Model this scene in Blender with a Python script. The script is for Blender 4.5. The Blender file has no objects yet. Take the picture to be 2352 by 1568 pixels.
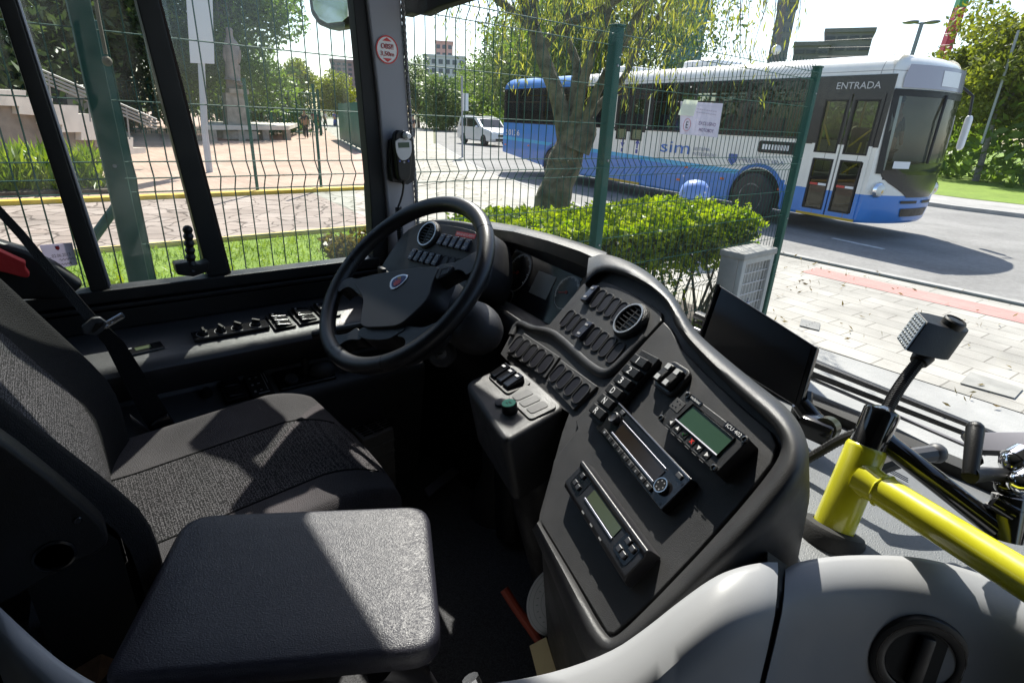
import bpy, bmesh, math, random
import numpy as np
from mathutils import Vector as V, Matrix
S = bpy.context.scene; COL = S.collection
rnd = random.Random(7); npr = np.random.default_rng(5)
R = math.radians
# ---------------------------------------------------------------- camera geometry (used to measure the place)
CW, CH, CF = 2352.0, 1568.0, 1260.0
cp, cy, cr = R(22.0), R(50.6), R(2.7)
CAM = V((0, 0, 1.8))
FW = V((-math.sin(cy)*math.cos(cp), math.cos(cy)*math.cos(cp), -math.sin(cp)))
r0 = V((math.cos(cy), math.sin(cy), 0)); u0 = r0.cross(FW)
RT = r0*math.cos(cr)+u0*math.sin(cr); UP = -r0*math.sin(cr)+u0*math.cos(cr)
def ray(x, y): return (FW*CF+RT*(x-CW/2)-UP*(y-CH/2)).normalized()
def ax(x, y, X): d = ray(x, y); return CAM+d*((X-CAM.x)/d.x)
def ay(x, y, Y): d = ray(x, y); return CAM+d*((Y-CAM.y)/d.y)
def az(x, y, Z): d = ray(x, y); return CAM+d*((Z-CAM.z)/d.z)
def dep(x, y, z): d = ray(x, y); return CAM+d*(z/d.dot(FW))
def rng_at(x, y, h): d = ray(x, y); return CAM+d*(h/math.hypot(d.x, d.y))
class Fr:                                            # a flat panel in the world: origin, right, up, normal
    def __init__(s, o, e1, e2):
        s.o = V(o); s.e1 = V(e1).normalized(); s.n = s.e1.cross(V(e2)).normalized(); s.e2 = s.n.cross(s.e1)
    def p(s, u, v, h=0): return s.o+s.e1*u+s.e2*v+s.n*h
    def px(s, x, y, h=0):
        d = ray(x, y); q = s.o+s.n*h; return CAM+d*((q-CAM).dot(s.n)/d.dot(s.n))
    def uv(s, x, y, h=0): q = s.px(x, y, h)-s.o; return q.dot(s.e1), q.dot(s.e2)
    def M(s, u=0, v=0, h=0, rot=0):
        m = Matrix((s.e1, s.e2, s.n)).transposed().to_4x4(); m.translation = s.p(u, v, h)
        return m @ Matrix.Rotation(rot, 4, 'Z')
    def fit(s, h, tl, tr, br, bl):                   # local frame, width and height of a box face seen on the panel
        a, b, c, d = [V(s.uv(*q, h)) for q in (tl, tr, br, bl)]
        ctr = (a+b+c+d)/4; e = ((b-a)+(c-d)); w = e.length/2; hh = ((a-d)+(b-c)).length/2
        return s.M(ctr.x, ctr.y, h, math.atan2(e.y, e.x)), w, hh
def frame_az(o, azd, t):                             # panel whose reading direction has azimuth azd and whose up slope is t
    a = R(azd); e1 = V((math.sin(a), -math.cos(a), 0)); hh = V((math.cos(a), math.sin(a), 0))
    return Fr(o, e1, hh*math.cos(R(t))+V((0, 0, math.sin(R(t)))))
# ---------------------------------------------------------------- mesh helpers
class MB:
    def __init__(s): s.bm = bmesh.new()
    def add(s, t, M=None):
        if M is not None: bmesh.ops.transform(t, matrix=M, verts=t.verts)
        me = bpy.data.meshes.new('t'); t.to_mesh(me); t.free(); s.bm.from_mesh(me); bpy.data.meshes.remove(me); return s
    def box(s, c, size, M=None, bev=0, seg=2):
        t = bmesh.new(); bmesh.ops.create_cube(t, size=1)
        bmesh.ops.transform(t, matrix=Matrix.Translation(V(c)) @ Matrix.Diagonal(V(size).to_4d()), verts=t.verts)
        if bev: bmesh.ops.bevel(t, geom=t.edges[:], offset=bev, segments=seg, profile=.5, affect='EDGES', clamp_overlap=True)
        return s.add(t, M)
    def cyl(s, p0, p1, a, b=None, n=16, M=None): return s.tube([p0, p1], [a, a if b is None else b], n, M=M)
    def tube(s, path, r, n=8, caps=True, closed=False, M=None, flat=1.0, upv=None):
        P = [V(p) for p in path]; rr = r if isinstance(r, (list, tuple)) else [r]*len(P)
        bm = s.bm; loops = []; N = len(P); prev = None
        for i, p in enumerate(P):
            if closed: t = P[(i+1) % N]-P[i-1]
            else: t = P[min(i+1, N-1)]-P[max(i-1, 0)]
            t = t.normalized() if t.length > 1e-9 else V((0, 0, 1))
            if prev is None:
                q = V(upv) if upv else (V((0, 0, 1)) if abs(t.z) < .9 else V((1, 0, 0)))
            else: q = prev
            a = (q-t*q.dot(t))
            a = a.normalized() if a.length > 1e-6 else t.orthogonal().normalized()
            prev = a; b = t.cross(a)
            L = []
            for k in range(n):
                f = 2*math.pi*k/n; w = p+a*(rr[i]*flat*math.cos(f))+b*(rr[i]*math.sin(f))
                L.append(bm.verts.new(M @ w if M else w))
            loops.append(L)
        for i in range(N if closed else N-1):
            A, B = loops[i], loops[(i+1) % N]
            for k in range(n): bm.faces.new((A[k], A[(k+1) % n], B[(k+1) % n], B[k]))
        if caps and not closed: bm.faces.new(loops[0][::-1]); bm.faces.new(loops[-1])
        return s
    def loft(s, loops, ring=True, cap0=False, cap1=False, M=None):
        bm = s.bm; LL = [[bm.verts.new(M @ V(p) if M else V(p)) for p in L] for L in loops]
        n = len(LL[0])
        for A, B in zip(LL, LL[1:]):
            for k in range(n if ring else n-1): bm.faces.new((A[k], A[(k+1) % n], B[(k+1) % n], B[k]))
        if cap0: bm.faces.new(LL[0][::-1])
        if cap1: bm.faces.new(LL[-1])
        return s
    def prism(s, pts, vec, M=None): a = [V(p) for p in pts]; return s.loft([a, [p+V(vec) for p in a]], True, True, True, M)
    def poly(s, pts2, z0, z1, M=None): return s.prism([(p[0], p[1], z0) for p in pts2], (0, 0, z1-z0), M)
    def face(s, pts, M=None): s.bm.faces.new([s.bm.verts.new(M @ V(p) if M else V(p)) for p in pts]); return s
    def ball(s, c, r, M=None, seg=12):
        t = bmesh.new(); bmesh.ops.create_uvsphere(t, u_segments=seg, v_segments=max(6, seg*2//3), radius=1)
        rr = r if hasattr(r, '__len__') else (r, r, r)
        bmesh.ops.transform(t, matrix=Matrix.Translation(V(c)) @ Matrix.Diagonal(V(rr).to_4d()), verts=t.verts); return s.add(t, M)
    def lathe(s, prof, n=24, M=None):                # prof: (radius, z)
        return s.loft([[(r*math.cos(2*math.pi*k/n), r*math.sin(2*math.pi*k/n), z) for k in range(n)] for r, z in prof], True, True, True, M)
    def ringprism(s, ro, ri, z0, z1, n=28, M=None):
        return s.loft([[(r*math.cos(2*math.pi*k/n), r*math.sin(2*math.pi*k/n), z) for k in range(n)] for r, z in ((ri, z0), (ro, z0), (ro, z1), (ri, z1), (ri, z0))], True, M=M)
    def mesh(s, me_src, M):
        t = bmesh.new(); t.from_mesh(me_src); return s.add(t, M)
def rrect(w, h, r, n=4):
    out = []
    for cx, cyy, a0 in ((w/2-r, h/2-r, 0), (-w/2+r, h/2-r, 90), (-w/2+r, -h/2+r, 180), (w/2-r, -h/2+r, 270)):
        for k in range(n+1):
            a = R(a0+90*k/n); out.append((cx+r*math.cos(a), cyy+r*math.sin(a)))
    return out
def smoothpoly(pts, it=2):                           # Chaikin corner cutting of a closed polygon
    for _ in range(it):
        q = []
        for i in range(len(pts)):
            a, b = V(pts[i]), V(pts[(i+1) % len(pts)]); q += [a*.75+b*.25, a*.25+b*.75]
        pts = q
    return pts
def smoothline(pts, it=2):
    pts = [V(p) for p in pts]
    for _ in range(it):
        q = [pts[0]]
        for a, b in zip(pts, pts[1:]): q += [a*.75+b*.25, a*.25+b*.75]
        pts = q+[pts[-1]]
    return pts
def resample(pts, n, closed=False):
    P = [V(p) for p in pts]+([V(pts[0])] if closed else [])
    d = [0]
    for a, b in zip(P, P[1:]): d.append(d[-1]+(b-a).length)
    out = []
    m = n if closed else n-1
    j = 0
    for i in range(n):
        t = d[-1]*i/m
        while j < len(d)-2 and d[j+1] < t: j += 1
        f = (t-d[j])/max(1e-9, d[j+1]-d[j]); out.append(P[j].lerp(P[j+1], min(1, max(0, f))))
    return out
ROOT = {}
def mark(o, label=None, cat=None, group=None, kind=None):
    if label: o['label'] = label
    if cat: o['category'] = cat
    if group: o['group'] = group
    if kind: o['kind'] = kind
    return o
def thing(name, label, cat, loc=(0, 0, 0), rotz=0, group=None):
    o = bpy.data.objects.new(name, None); o.empty_display_size = .1; COL.objects.link(o)
    o.location = loc; o.rotation_euler = (0, 0, rotz)
    ROOT[o] = V(loc) if rotz == 0 else V((0, 0, 0))   # rotated things are built in their own local frame
    return mark(o, label, cat, group)
def obj(name, mb, mat, parent=None, label=None, cat=None, group=None, kind=None, bev=0, seg=2, smooth=35, base=None):
    bm = mb.bm
    bmesh.ops.remove_doubles(bm, verts=bm.verts[:], dist=1e-6)
    bmesh.ops.recalc_face_normals(bm, faces=bm.faces[:])
    if bev:
        ed = [e for e in bm.edges if len(e.link_faces) == 2 and e.calc_face_angle(0) > R(32)]
        bmesh.ops.bevel(bm, geom=ed, offset=bev, segments=seg, profile=.5, affect='EDGES', clamp_overlap=True)
    me = bpy.data.meshes.new(name)
    loc = V((0, 0, 0))
    if parent is None:
        if base is not None: loc = V(base)
        elif len(bm.verts):
            xs = [v.co for v in bm.verts]
            loc = V(((min(c.x for c in xs)+max(c.x for c in xs))/2, (min(c.y for c in xs)+max(c.y for c in xs))/2, min(c.z for c in xs)))
    else: loc = ROOT[parent]
    if loc.length > 0: bmesh.ops.translate(bm, verts=bm.verts[:], vec=-loc)
    bm.to_mesh(me); bm.free()
    o = bpy.data.objects.new(name, me); COL.objects.link(o)
    for m in (mat if isinstance(mat, (list, tuple)) else [mat]): me.materials.append(m)
    if smooth:
        me.polygons.foreach_set('use_smooth', [True]*len(me.polygons)); me.set_sharp_from_angle(angle=R(smooth if not bev else 50))
        if bev:
            w = o.modifiers.new('wn', 'WEIGHTED_NORMAL'); w.keep_sharp = True
    if parent is None: o.location = loc; ROOT[o] = loc
    else: o.parent = parent; ROOT[o] = ROOT[parent]
    return mark(o, label, cat, group, kind)
def copy_tree(o, parent=None):
    c = o.copy(); COL.objects.link(c)
    if parent: c.parent = parent
    for ch in [x for x in o.children]: copy_tree(ch, c)
    return c
TXT = {}
def text_mesh(s):
    if s not in TXT:
        cu = bpy.data.curves.new('t', 'FONT'); cu.body = s; cu.align_x = 'CENTER'; cu.align_y = 'CENTER'; cu.size = 1; cu.extrude = .004
        cu.resolution_u = 3
        o = bpy.data.objects.new('t', cu); COL.objects.link(o)
        me = bpy.data.meshes.new_from_object(o.evaluated_get(bpy.context.evaluated_depsgraph_get()))
        bpy.data.objects.remove(o); bpy.data.curves.remove(cu); TXT[s] = me
    return TXT[s]
for q in ('ENTRADA', '50136', 'sim', 'SISTEMA', 'INTEGRADO', 'PREFEITURA', 'E', 'EXCLUSIVO', 'MOTOBOY', 'OBS!!', '3,50m', 'BRANDLARM', 'mobitec', 'ICU 402', '1', '2', '3', '4', '5', '6', 'D', 'N', 'R', '02.06.2013', 'x', '+', 'C'): text_mesh(q)
def text(mb, s, M, h, w=None, bold=0):               # lettering of cap height h (and total width w) centred on M
    me = text_mesh(s); xs = [v.co.x for v in me.vertices]; ys = [v.co.y for v in me.vertices]
    sy = h/(max(ys)-min(ys)); sx = w/(max(xs)-min(xs)) if w else sy
    c = Matrix.Translation((-(max(xs)+min(xs))/2, -(max(ys)+min(ys))/2, 0))
    mb.mesh(me, M @ Matrix.Diagonal((sx, sy, sy, 1)) @ c); return mb
# ---------------------------------------------------------------- materials
def new_mat(name):
    m = bpy.data.materials.new(name); m.use_nodes = True; nt = m.node_tree; nt.nodes.clear()
    out = nt.nodes.new('ShaderNodeOutputMaterial'); b = nt.nodes.new('ShaderNodeBsdfPrincipled'); nt.links.new(b.outputs[0], out.inputs[0])
    return m, nt, b
def nd(nt, t, **kw):
    n = nt.nodes.new('ShaderNode'+t)
    for k, v in kw.items():
        if k.startswith('i_'): n.inputs[k[2:].replace('_', ' ')].default_value = v
        else: setattr(n, k, v)
    return n
def rgb(c): return (c[0], c[1], c[2], 1)
def mat(name, col, rough=.5, metal=0, spec=.5, var=0, vscale=8, bump=0, bscale=400, coat=0, sheen=0, col2=None, vdet=6, dust=0, smear=0, bdist=.002):
    m, nt, b = new_mat(name); L = nt.links.new
    b.inputs['Base Color'].default_value = rgb(col); b.inputs['Roughness'].default_value = rough; b.inputs['Metallic'].default_value = metal
    b.inputs['Specular IOR Level'].default_value = spec; b.inputs['Coat Weight'].default_value = coat; b.inputs['Sheen Weight'].default_value = sheen
    if var or bump or col2 or dust or smear: tc = nd(nt, 'TexCoord')
    if var or col2:
        n = nd(nt, 'TexNoise', i_Scale=vscale, i_Detail=vdet); L(tc.outputs['Object'], n.inputs['Vector'])
        r = nd(nt, 'ValToRGB'); L(n.outputs[0], r.inputs[0])
        r.color_ramp.elements[0].position = .3; r.color_ramp.elements[1].position = .7
        c2 = col2 or [min(1, c*(1+var)) for c in col]
        r.color_ramp.elements[0].color = rgb([c*(1-var) for c in col]); r.color_ramp.elements[1].color = rgb(c2)
        L(r.outputs[0], b.inputs['Base Color'])
    if dust:                                         # settled dust and tiny pale specks
        n3 = nd(nt, 'TexNoise', i_Scale=420, i_Detail=2); L(tc.outputs['Object'], n3.inputs['Vector']); n4 = nd(nt, 'TexNoise', i_Scale=9, i_Detail=5); L(tc.outputs['Object'], n4.inputs['Vector'])
        r3 = nd(nt, 'ValToRGB'); r3.color_ramp.elements[0].position = .64; r3.color_ramp.elements[1].position = .78; L(n3.outputs[0], r3.inputs[0])
        r4 = nd(nt, 'ValToRGB'); r4.color_ramp.elements[0].position = .42; r4.color_ramp.elements[1].position = .75; L(n4.outputs[0], r4.inputs[0])
        a1 = nd(nt, 'Math', operation='MULTIPLY_ADD'); L(r3.outputs[0], a1.inputs[0]); a1.inputs[1].default_value = dust; a2 = nd(nt, 'Math', operation='MULTIPLY'); L(r4.outputs[0], a2.inputs[0]); a2.inputs[1].default_value = dust*.35; L(a2.outputs[0], a1.inputs[2])
        md = nd(nt, 'MixRGB'); L(a1.outputs[0], md.inputs[0]); md.inputs[2].default_value = (.20, .19, .175, 1)
        src = b.inputs['Base Color'].links
        if src: L(src[0].from_socket, md.inputs[1])
        else: md.inputs[1].default_value = rgb(col)
        L(md.outputs[0], b.inputs['Base Color'])
    if smear:                                        # handled patches are shinier
        n5 = nd(nt, 'TexNoise', i_Scale=11, i_Detail=7, i_Roughness=.65); L(tc.outputs['Object'], n5.inputs['Vector']); mr = nd(nt, 'MapRange'); mr.inputs[1].default_value = .35; mr.inputs[2].default_value = .65; mr.inputs[3].default_value = max(.05, rough-smear); mr.inputs[4].default_value = min(1, rough+smear); L(n5.outputs[0], mr.inputs[0]); L(mr.outputs[0], b.inputs['Roughness'])
    if bump:
        n2 = nd(nt, 'TexNoise', i_Scale=bscale, i_Detail=3); L(tc.outputs['Object'], n2.inputs['Vector'])
        bp = nd(nt, 'Bump', i_Strength=bump, i_Distance=bdist); L(n2.outputs[0], bp.inputs['Height']); L(bp.outputs[0], b.inputs['Normal'])
    return m
def glass_mat(name, tint=(1, 1, 1), refl=.5, opac=0, ocol=(.02, .02, .02)):
    m = bpy.data.materials.new(name); m.use_nodes = True; nt = m.node_tree; nt.nodes.clear(); L = nt.links.new
    out = nd(nt, 'OutputMaterial'); t = nd(nt, 'BsdfTransparent'); t.inputs[0].default_value = rgb(tint)
    g = nd(nt, 'BsdfGlossy', i_Roughness=.02); fr = nd(nt, 'LayerWeight'); pw = nd(nt, 'Math', operation='POWER'); pw.inputs[1].default_value = 5; L(fr.outputs['Facing'], pw.inputs[0])
    mu = nd(nt, 'Math', operation='MULTIPLY_ADD'); mu.inputs[1].default_value = refl; mu.inputs[2].default_value = .045*refl; L(pw.outputs[0], mu.inputs[0])
    base = t
    if opac:
        d = nd(nt, 'BsdfDiffuse'); d.inputs[0].default_value = rgb(ocol); mx = nd(nt, 'MixShader'); mx.inputs[0].default_value = opac
        L(t.outputs[0], mx.inputs[1]); L(d.outputs[0], mx.inputs[2]); base = mx
    m2 = nd(nt, 'MixShader'); L(mu.outputs[0], m2.inputs[0]); L(base.outputs[0], m2.inputs[1]); L(g.outputs[0], m2.inputs[2]); L(m2.outputs[0], out.inputs[0])
    return m
def leaf_mat(name, c1, c2, trans=.45, vscale=1.5):
    m, nt, b = new_mat(name); L = nt.links.new
    tc = nd(nt, 'TexCoord'); n = nd(nt, 'TexNoise', i_Scale=vscale, i_Detail=4); L(tc.outputs['Object'], n.inputs['Vector'])
    r = nd(nt, 'ValToRGB'); L(n.outputs[0], r.inputs[0]); r.color_ramp.elements[0].position = .35; r.color_ramp.elements[1].position = .68
    r.color_ramp.elements[0].color = rgb(c1); r.color_ramp.elements[1].color = rgb(c2)
    L(r.outputs[0], b.inputs['Base Color']); b.inputs['Roughness'].default_value = .45; b.inputs['Specular IOR Level'].default_value = .4
    tr = nd(nt, 'BsdfTranslucent'); hs = nd(nt, 'HueSaturation'); hs.inputs['Value'].default_value = 1.5; hs.inputs['Saturation'].default_value = 1.1
    L(r.outputs[0], hs.inputs['Color']); L(hs.outputs[0], tr.inputs[0])
    mx = nd(nt, 'MixShader'); mx.inputs[0].default_value = trans; L(b.outputs[0], mx.inputs[1]); L(tr.outputs[0], mx.inputs[2])
    L(mx.outputs[0], nt.nodes['Material Output'].inputs[0]); return m
def ground_mat(name, kind, c1, c2, joint, scale=1.0, rough=.85, bw=.5, bh=.25, rot=0, extra=.12):
    m, nt, b = new_mat(name); L = nt.links.new; tc = nd(nt, 'TexCoord'); mp = nd(nt, 'Mapping'); L(tc.outputs['Object'], mp.inputs[0]); mp.inputs['Rotation'].default_value = (0, 0, rot)
    b.inputs['Roughness'].default_value = rough; b.inputs['Specular IOR Level'].default_value = .25
    no = nd(nt, 'TexNoise', i_Scale=.7, i_Detail=8, i_Roughness=.65); L(mp.outputs[0], no.inputs['Vector'])
    if kind == 'brick':
        t = nd(nt, 'TexBrick', i_Scale=scale); t.offset = .5; t.inputs['Mortar Size'].default_value = .007; t.inputs['Mortar Smooth'].default_value = .3
        t.inputs['Brick Width'].default_value = bw; t.inputs['Row Height'].default_value = bh
        t.inputs['Color1'].default_value = rgb(c1); t.inputs['Color2'].default_value = rgb(c2); t.inputs['Mortar'].default_value = rgb(joint); L(mp.outputs[0], t.inputs['Vector']); base = t.outputs[0]
    elif kind == 'flag':
        v = nd(nt, 'TexVoronoi', feature='DISTANCE_TO_EDGE', i_Scale=scale); wn = nd(nt, 'TexNoise', i_Scale=2.0, i_Detail=2)
        L(mp.outputs[0], wn.inputs['Vector']); va = nd(nt, 'MixRGB', blend_type='LINEAR_LIGHT'); va.inputs[0].default_value = .12; L(mp.outputs[0], va.inputs[1]); L(wn.outputs['Color'], va.inputs[2]); L(va.outputs[0], v.inputs['Vector'])
        v2 = nd(nt, 'TexVoronoi', i_Scale=scale); L(va.outputs[0], v2.inputs['Vector'])
        r = nd(nt, 'ValToRGB'); r.color_ramp.elements[0].position = .015; r.color_ramp.elements[1].position = .045; L(v.outputs[0], r.inputs[0])
        bw_ = nd(nt, 'RGBToBW'); L(v2.outputs['Color'], bw_.inputs[0]); cm = nd(nt, 'MixRGB'); cm.inputs[1].default_value = rgb(c1); cm.inputs[2].default_value = rgb(c2); L(bw_.outputs[0], cm.inputs[0])
        mx = nd(nt, 'MixRGB'); L(r.outputs[0], mx.inputs[0]); mx.inputs[1].default_value = rgb(joint); L(cm.outputs[0], mx.inputs[2]); base = mx.outputs[0]
    else:
        n1 = nd(nt, 'TexNoise', i_Scale=scale, i_Detail=8, i_Roughness=.7); L(mp.outputs[0], n1.inputs['Vector'])
        r = nd(nt, 'ValToRGB'); r.color_ramp.elements[0].position = .35; r.color_ramp.elements[1].position = .65; r.color_ramp.elements[0].color = rgb(c1); r.color_ramp.elements[1].color = rgb(c2); L(n1.outputs[0], r.inputs[0]); base = r.outputs[0]
    ov = nd(nt, 'ValToRGB'); ov.color_ramp.elements[0].color = rgb([1-extra*2]*3); ov.color_ramp.elements[1].color = (1, 1, 1, 1); ov.color_ramp.elements[0].position = .3; ov.color_ramp.elements[1].position = .62; L(no.outputs[0], ov.inputs[0])
    ml = nd(nt, 'MixRGB', blend_type='MULTIPLY'); ml.inputs[0].default_value = 1; L(base, ml.inputs[1]); L(ov.outputs[0], ml.inputs[2]); L(ml.outputs[0], b.inputs['Base Color'])
    fb = nd(nt, 'TexNoise', i_Scale=90, i_Detail=4); L(mp.outputs[0], fb.inputs['Vector']); bp = nd(nt, 'Bump', i_Strength=.4, i_Distance=.01); L(fb.outputs[0], bp.inputs['Height']); L(bp.outputs[0], b.inputs['Normal'])
    return m
def fabric_mat(name, c1, c2, scale=220, dots=True):
    m, nt, b = new_mat(name); L = nt.links.new; tc = nd(nt, 'TexCoord'); mp = nd(nt, 'Mapping'); mp.inputs['Scale'].default_value = (1, 1.0, 1.0); mp.inputs['Rotation'].default_value = (R(28), 0, 0); L(tc.outputs['Object'], mp.inputs[0])
    t = nd(nt, 'TexVoronoi', i_Scale=scale, i_Randomness=.6); L(mp.outputs[0], t.inputs['Vector']); cr_ = nd(nt, 'ValToRGB'); cr_.color_ramp.elements[0].position = .12; cr_.color_ramp.elements[1].position = .55; cr_.color_ramp.elements[0].color = rgb(c2); cr_.color_ramp.elements[1].color = rgb(c1); L(t.outputs['Distance'], cr_.inputs[0])
    wr = nd(nt, 'TexNoise', i_Scale=6, i_Detail=4); L(tc.outputs['Object'], wr.inputs['Vector']); wm = nd(nt, 'MapRange'); wm.inputs[1].default_value = .3; wm.inputs[2].default_value = .7; wm.inputs[3].default_value = .7; wm.inputs[4].default_value = 1.15; L(wr.outputs[0], wm.inputs[0]); wx = nd(nt, 'MixRGB', blend_type='MULTIPLY'); wx.inputs[0].default_value = 1; L(cr_.outputs[0], wx.inputs[1]); L(wm.outputs[0], wx.inputs[2])
    b.inputs['Roughness'].default_value = .85; b.inputs['Sheen Weight'].default_value = .0; b.inputs['Specular IOR Level'].default_value = .2
    L(wx.outputs[0], b.inputs['Base Color']); bp = nd(nt, 'Bump', i_Strength=.7, i_Distance=.002); L(t.outputs['Distance'], bp.inputs['Height']); bp.invert = True; L(bp.outputs[0], b.inputs['Normal'])
    return m
def leather_mat(name, col, rough=.42, scale=150, strength=.5, dist=.0025):
    m, nt, b = new_mat(name); L = nt.links.new; tc = nd(nt, 'TexCoord'); wn = nd(nt, 'TexNoise', i_Scale=40, i_Detail=2); L(tc.outputs['Object'], wn.inputs['Vector'])
    mx = nd(nt, 'MixRGB', blend_type='LINEAR_LIGHT'); mx.inputs[0].default_value = .0025; L(tc.outputs['Object'], mx.inputs[1]); L(wn.outputs['Color'], mx.inputs[2])
    mp = nd(nt, 'Mapping'); mp.inputs['Scale'].default_value = (1.6, .8, 1); mp.inputs['Rotation'].default_value = (0, 0, R(30)); L(mx.outputs[0], mp.inputs[0])
    v = nd(nt, 'TexVoronoi', feature='DISTANCE_TO_EDGE', i_Scale=scale); L(mp.outputs[0], v.inputs['Vector']); n = nd(nt, 'TexNoise', i_Scale=scale*1.6, i_Detail=4); L(mp.outputs[0], n.inputs['Vector'])
    ad = nd(nt, 'Math', operation='ADD'); L(v.outputs[0], ad.inputs[0]); mu = nd(nt, 'Math', operation='MULTIPLY'); mu.inputs[1].default_value = .5; L(n.outputs[0], mu.inputs[0]); L(mu.outputs[0], ad.inputs[1])
    bp = nd(nt, 'Bump', i_Strength=strength, i_Distance=dist); L(ad.outputs[0], bp.inputs['Height']); L(bp.outputs[0], b.inputs['Normal'])
    b.inputs['Base Color'].default_value = rgb(col); b.inputs['Roughness'].default_value = rough; return m
BLK = mat('black_plastic', (.007, .007, .0075), .42, spec=.35, bump=.25, bscale=900, dust=.05, smear=.1)
DASH = mat('dash_plastic', (.040, .040, .042), .5, spec=.38, bump=.35, bscale=1100, var=.12, vscale=30, dust=.12, smear=.1)
DASH2 = mat('dash_rim_plastic', (.034, .034, .0355), .44, spec=.42, bump=.3, bscale=1000, var=.1, vscale=20, dust=.10, smear=.12)
GLOSSBLK = mat('gloss_black', (.008, .008, .009), .16)
SCREENBLK = mat('screen_black', (.004, .004, .005), .25)
RUB = mat('rubber', (.010, .010, .010), .7, bump=.2, bscale=500)
WHEELM = leather_mat('wheel_leather', (.011, .011, .0125), .36, 700, .25, .0008)
PAD = leather_mat('padded_vinyl', (.018, .018, .027), .43, 360, .48, .0014)
FAB = fabric_mat('seat_fabric', (.008, .0075, .0085), (.15, .138, .147), 330)
FAB2 = fabric_mat('seat_side_fabric', (.045, .041, .044), (.075, .069, .074), 480)
FABD = fabric_mat('seat_dark_fabric', (.006, .006, .0065), (.014, .014, .015), 420)
WEB = fabric_mat('belt_webbing', (.035, .035, .037), (.06, .06, .06), 500)
STEEL = mat('steel', (.55, .55, .56), .25, 1)
CHROME = mat('chrome', (.8, .8, .82), .08, 1)
ALU = mat('aluminium_strip', (.30, .30, .34), .4, .8)
GREYV = mat('grey_moulded_plastic', (.285, .29, .30), .46, spec=.35, bump=.06, bscale=1300, var=.06, vscale=5, smear=.1)
GREYP = mat('grey_pillar_plastic', (.27, .27, .30), .45, bump=.15, bscale=700)
SHELF = leather_mat('grey_vinyl_cover', (.115, .122, .128), .55, 260, .5, .0015)
YEL = mat('yellow_paint', (.56, .54, .02), .24, coat=.5, var=.07, vscale=25, dust=.05, smear=.08)
WHITE = mat('white_paint', (.78, .78, .78), .4); WHITEP = mat('white_print', (.72, .72, .72), .5)
GREYPRINT = mat('grey_print', (.32, .32, .34), .5)
REDP = mat('red_print', (.6, .03, .03), .45); GREENB = mat('green_button', (.0, .42, .22), .35)
BLUEP = mat('blue_print', (.02, .05, .28), .4); GOLD = mat('gold_print', (.6, .38, .05), .4)
LCDG = mat('green_display', (.022, .06, .03), .35); LCDO = mat('olive_display', (.06, .075, .045), .18)
GLASS = glass_mat('clear_glass', (.93, .96, .95), .55); GLASS2 = glass_mat('windscreen_glass', (.95, .97, .97), .35)
nt = GLASS2.node_tree; L = nt.links.new; om = nt.nodes['Material Output']; src = om.inputs[0].links[0].from_socket     # dust film and dried specks on the glass
tc = nd(nt, 'TexCoord'); vo = nd(nt, 'TexVoronoi', i_Scale=42); L(tc.outputs['Object'], vo.inputs['Vector']); vb = nd(nt, 'RGBToBW'); L(vo.outputs['Color'], vb.inputs[0])
th = nd(nt, 'Math', operation='MULTIPLY_ADD'); L(vb.outputs[0], th.inputs[0]); th.inputs[1].default_value = .22; th.inputs[2].default_value = -.118
lt = nd(nt, 'Math', operation='LESS_THAN'); L(vo.outputs['Distance'], lt.inputs[0]); L(th.outputs[0], lt.inputs[1])
fz = nd(nt, 'Math', operation='MULTIPLY_ADD'); L(lt.outputs[0], fz.inputs[0]); fz.inputs[1].default_value = .5; fz.inputs[2].default_value = .012
df = nd(nt, 'BsdfDiffuse'); df.inputs[0].default_value = (.7, .7, .68, 1); tl = nd(nt, 'BsdfTranslucent'); tl.inputs[0].default_value = (.7, .7, .68, 1); ad = nd(nt, 'MixShader'); L(df.outputs[0], ad.inputs[1]); L(tl.outputs[0], ad.inputs[2])
mx = nd(nt, 'MixShader'); L(fz.outputs[0], mx.inputs[0]); L(src, mx.inputs[1]); L(ad.outputs[0], mx.inputs[2]); L(mx.outputs[0], om.inputs[0])
CARPET = mat('floor_carpet', (.016, .016, .018), .9, bump=.8, bscale=400, col2=(.075, .075, .08), vscale=330)
BLANKP = mat('blank_plastic', (.010, .010, .015), .45, spec=.3)
nt = GLASS.node_tree; L = nt.links.new; om = nt.nodes['Material Output']; src = om.inputs[0].links[0].from_socket      # smudgy haze standing in for reflections, mixed into the side glass
tc = nd(nt, 'TexCoord'); no_ = nd(nt, 'TexNoise', i_Scale=3.5, i_Detail=6, i_Roughness=.6); L(tc.outputs['Object'], no_.inputs['Vector']); mr_ = nd(nt, 'MapRange'); mr_.inputs[1].default_value = .42; mr_.inputs[2].default_value = .75; mr_.inputs[3].default_value = .003; mr_.inputs[4].default_value = .026; L(no_.outputs[0], mr_.inputs[0])
tl = nd(nt, 'BsdfTranslucent'); tl.inputs[0].default_value = (.6, .64, .66, 1); mx = nd(nt, 'MixShader'); L(mr_.outputs[0], mx.inputs[0]); L(src, mx.inputs[1]); L(tl.outputs[0], mx.inputs[2]); L(mx.outputs[0], om.inputs[0])
FENCE = mat('green_fence_paint', (.010, .070, .052), .6, spec=.2, var=.1, vscale=3)
TYRE = mat('tyre_rubber', (.028, .028, .028), .8, bump=.3, bscale=100)
CONC = mat('concrete', (.25, .245, .225), .85, var=.2, vscale=6, bump=.4, bscale=80)

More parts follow.
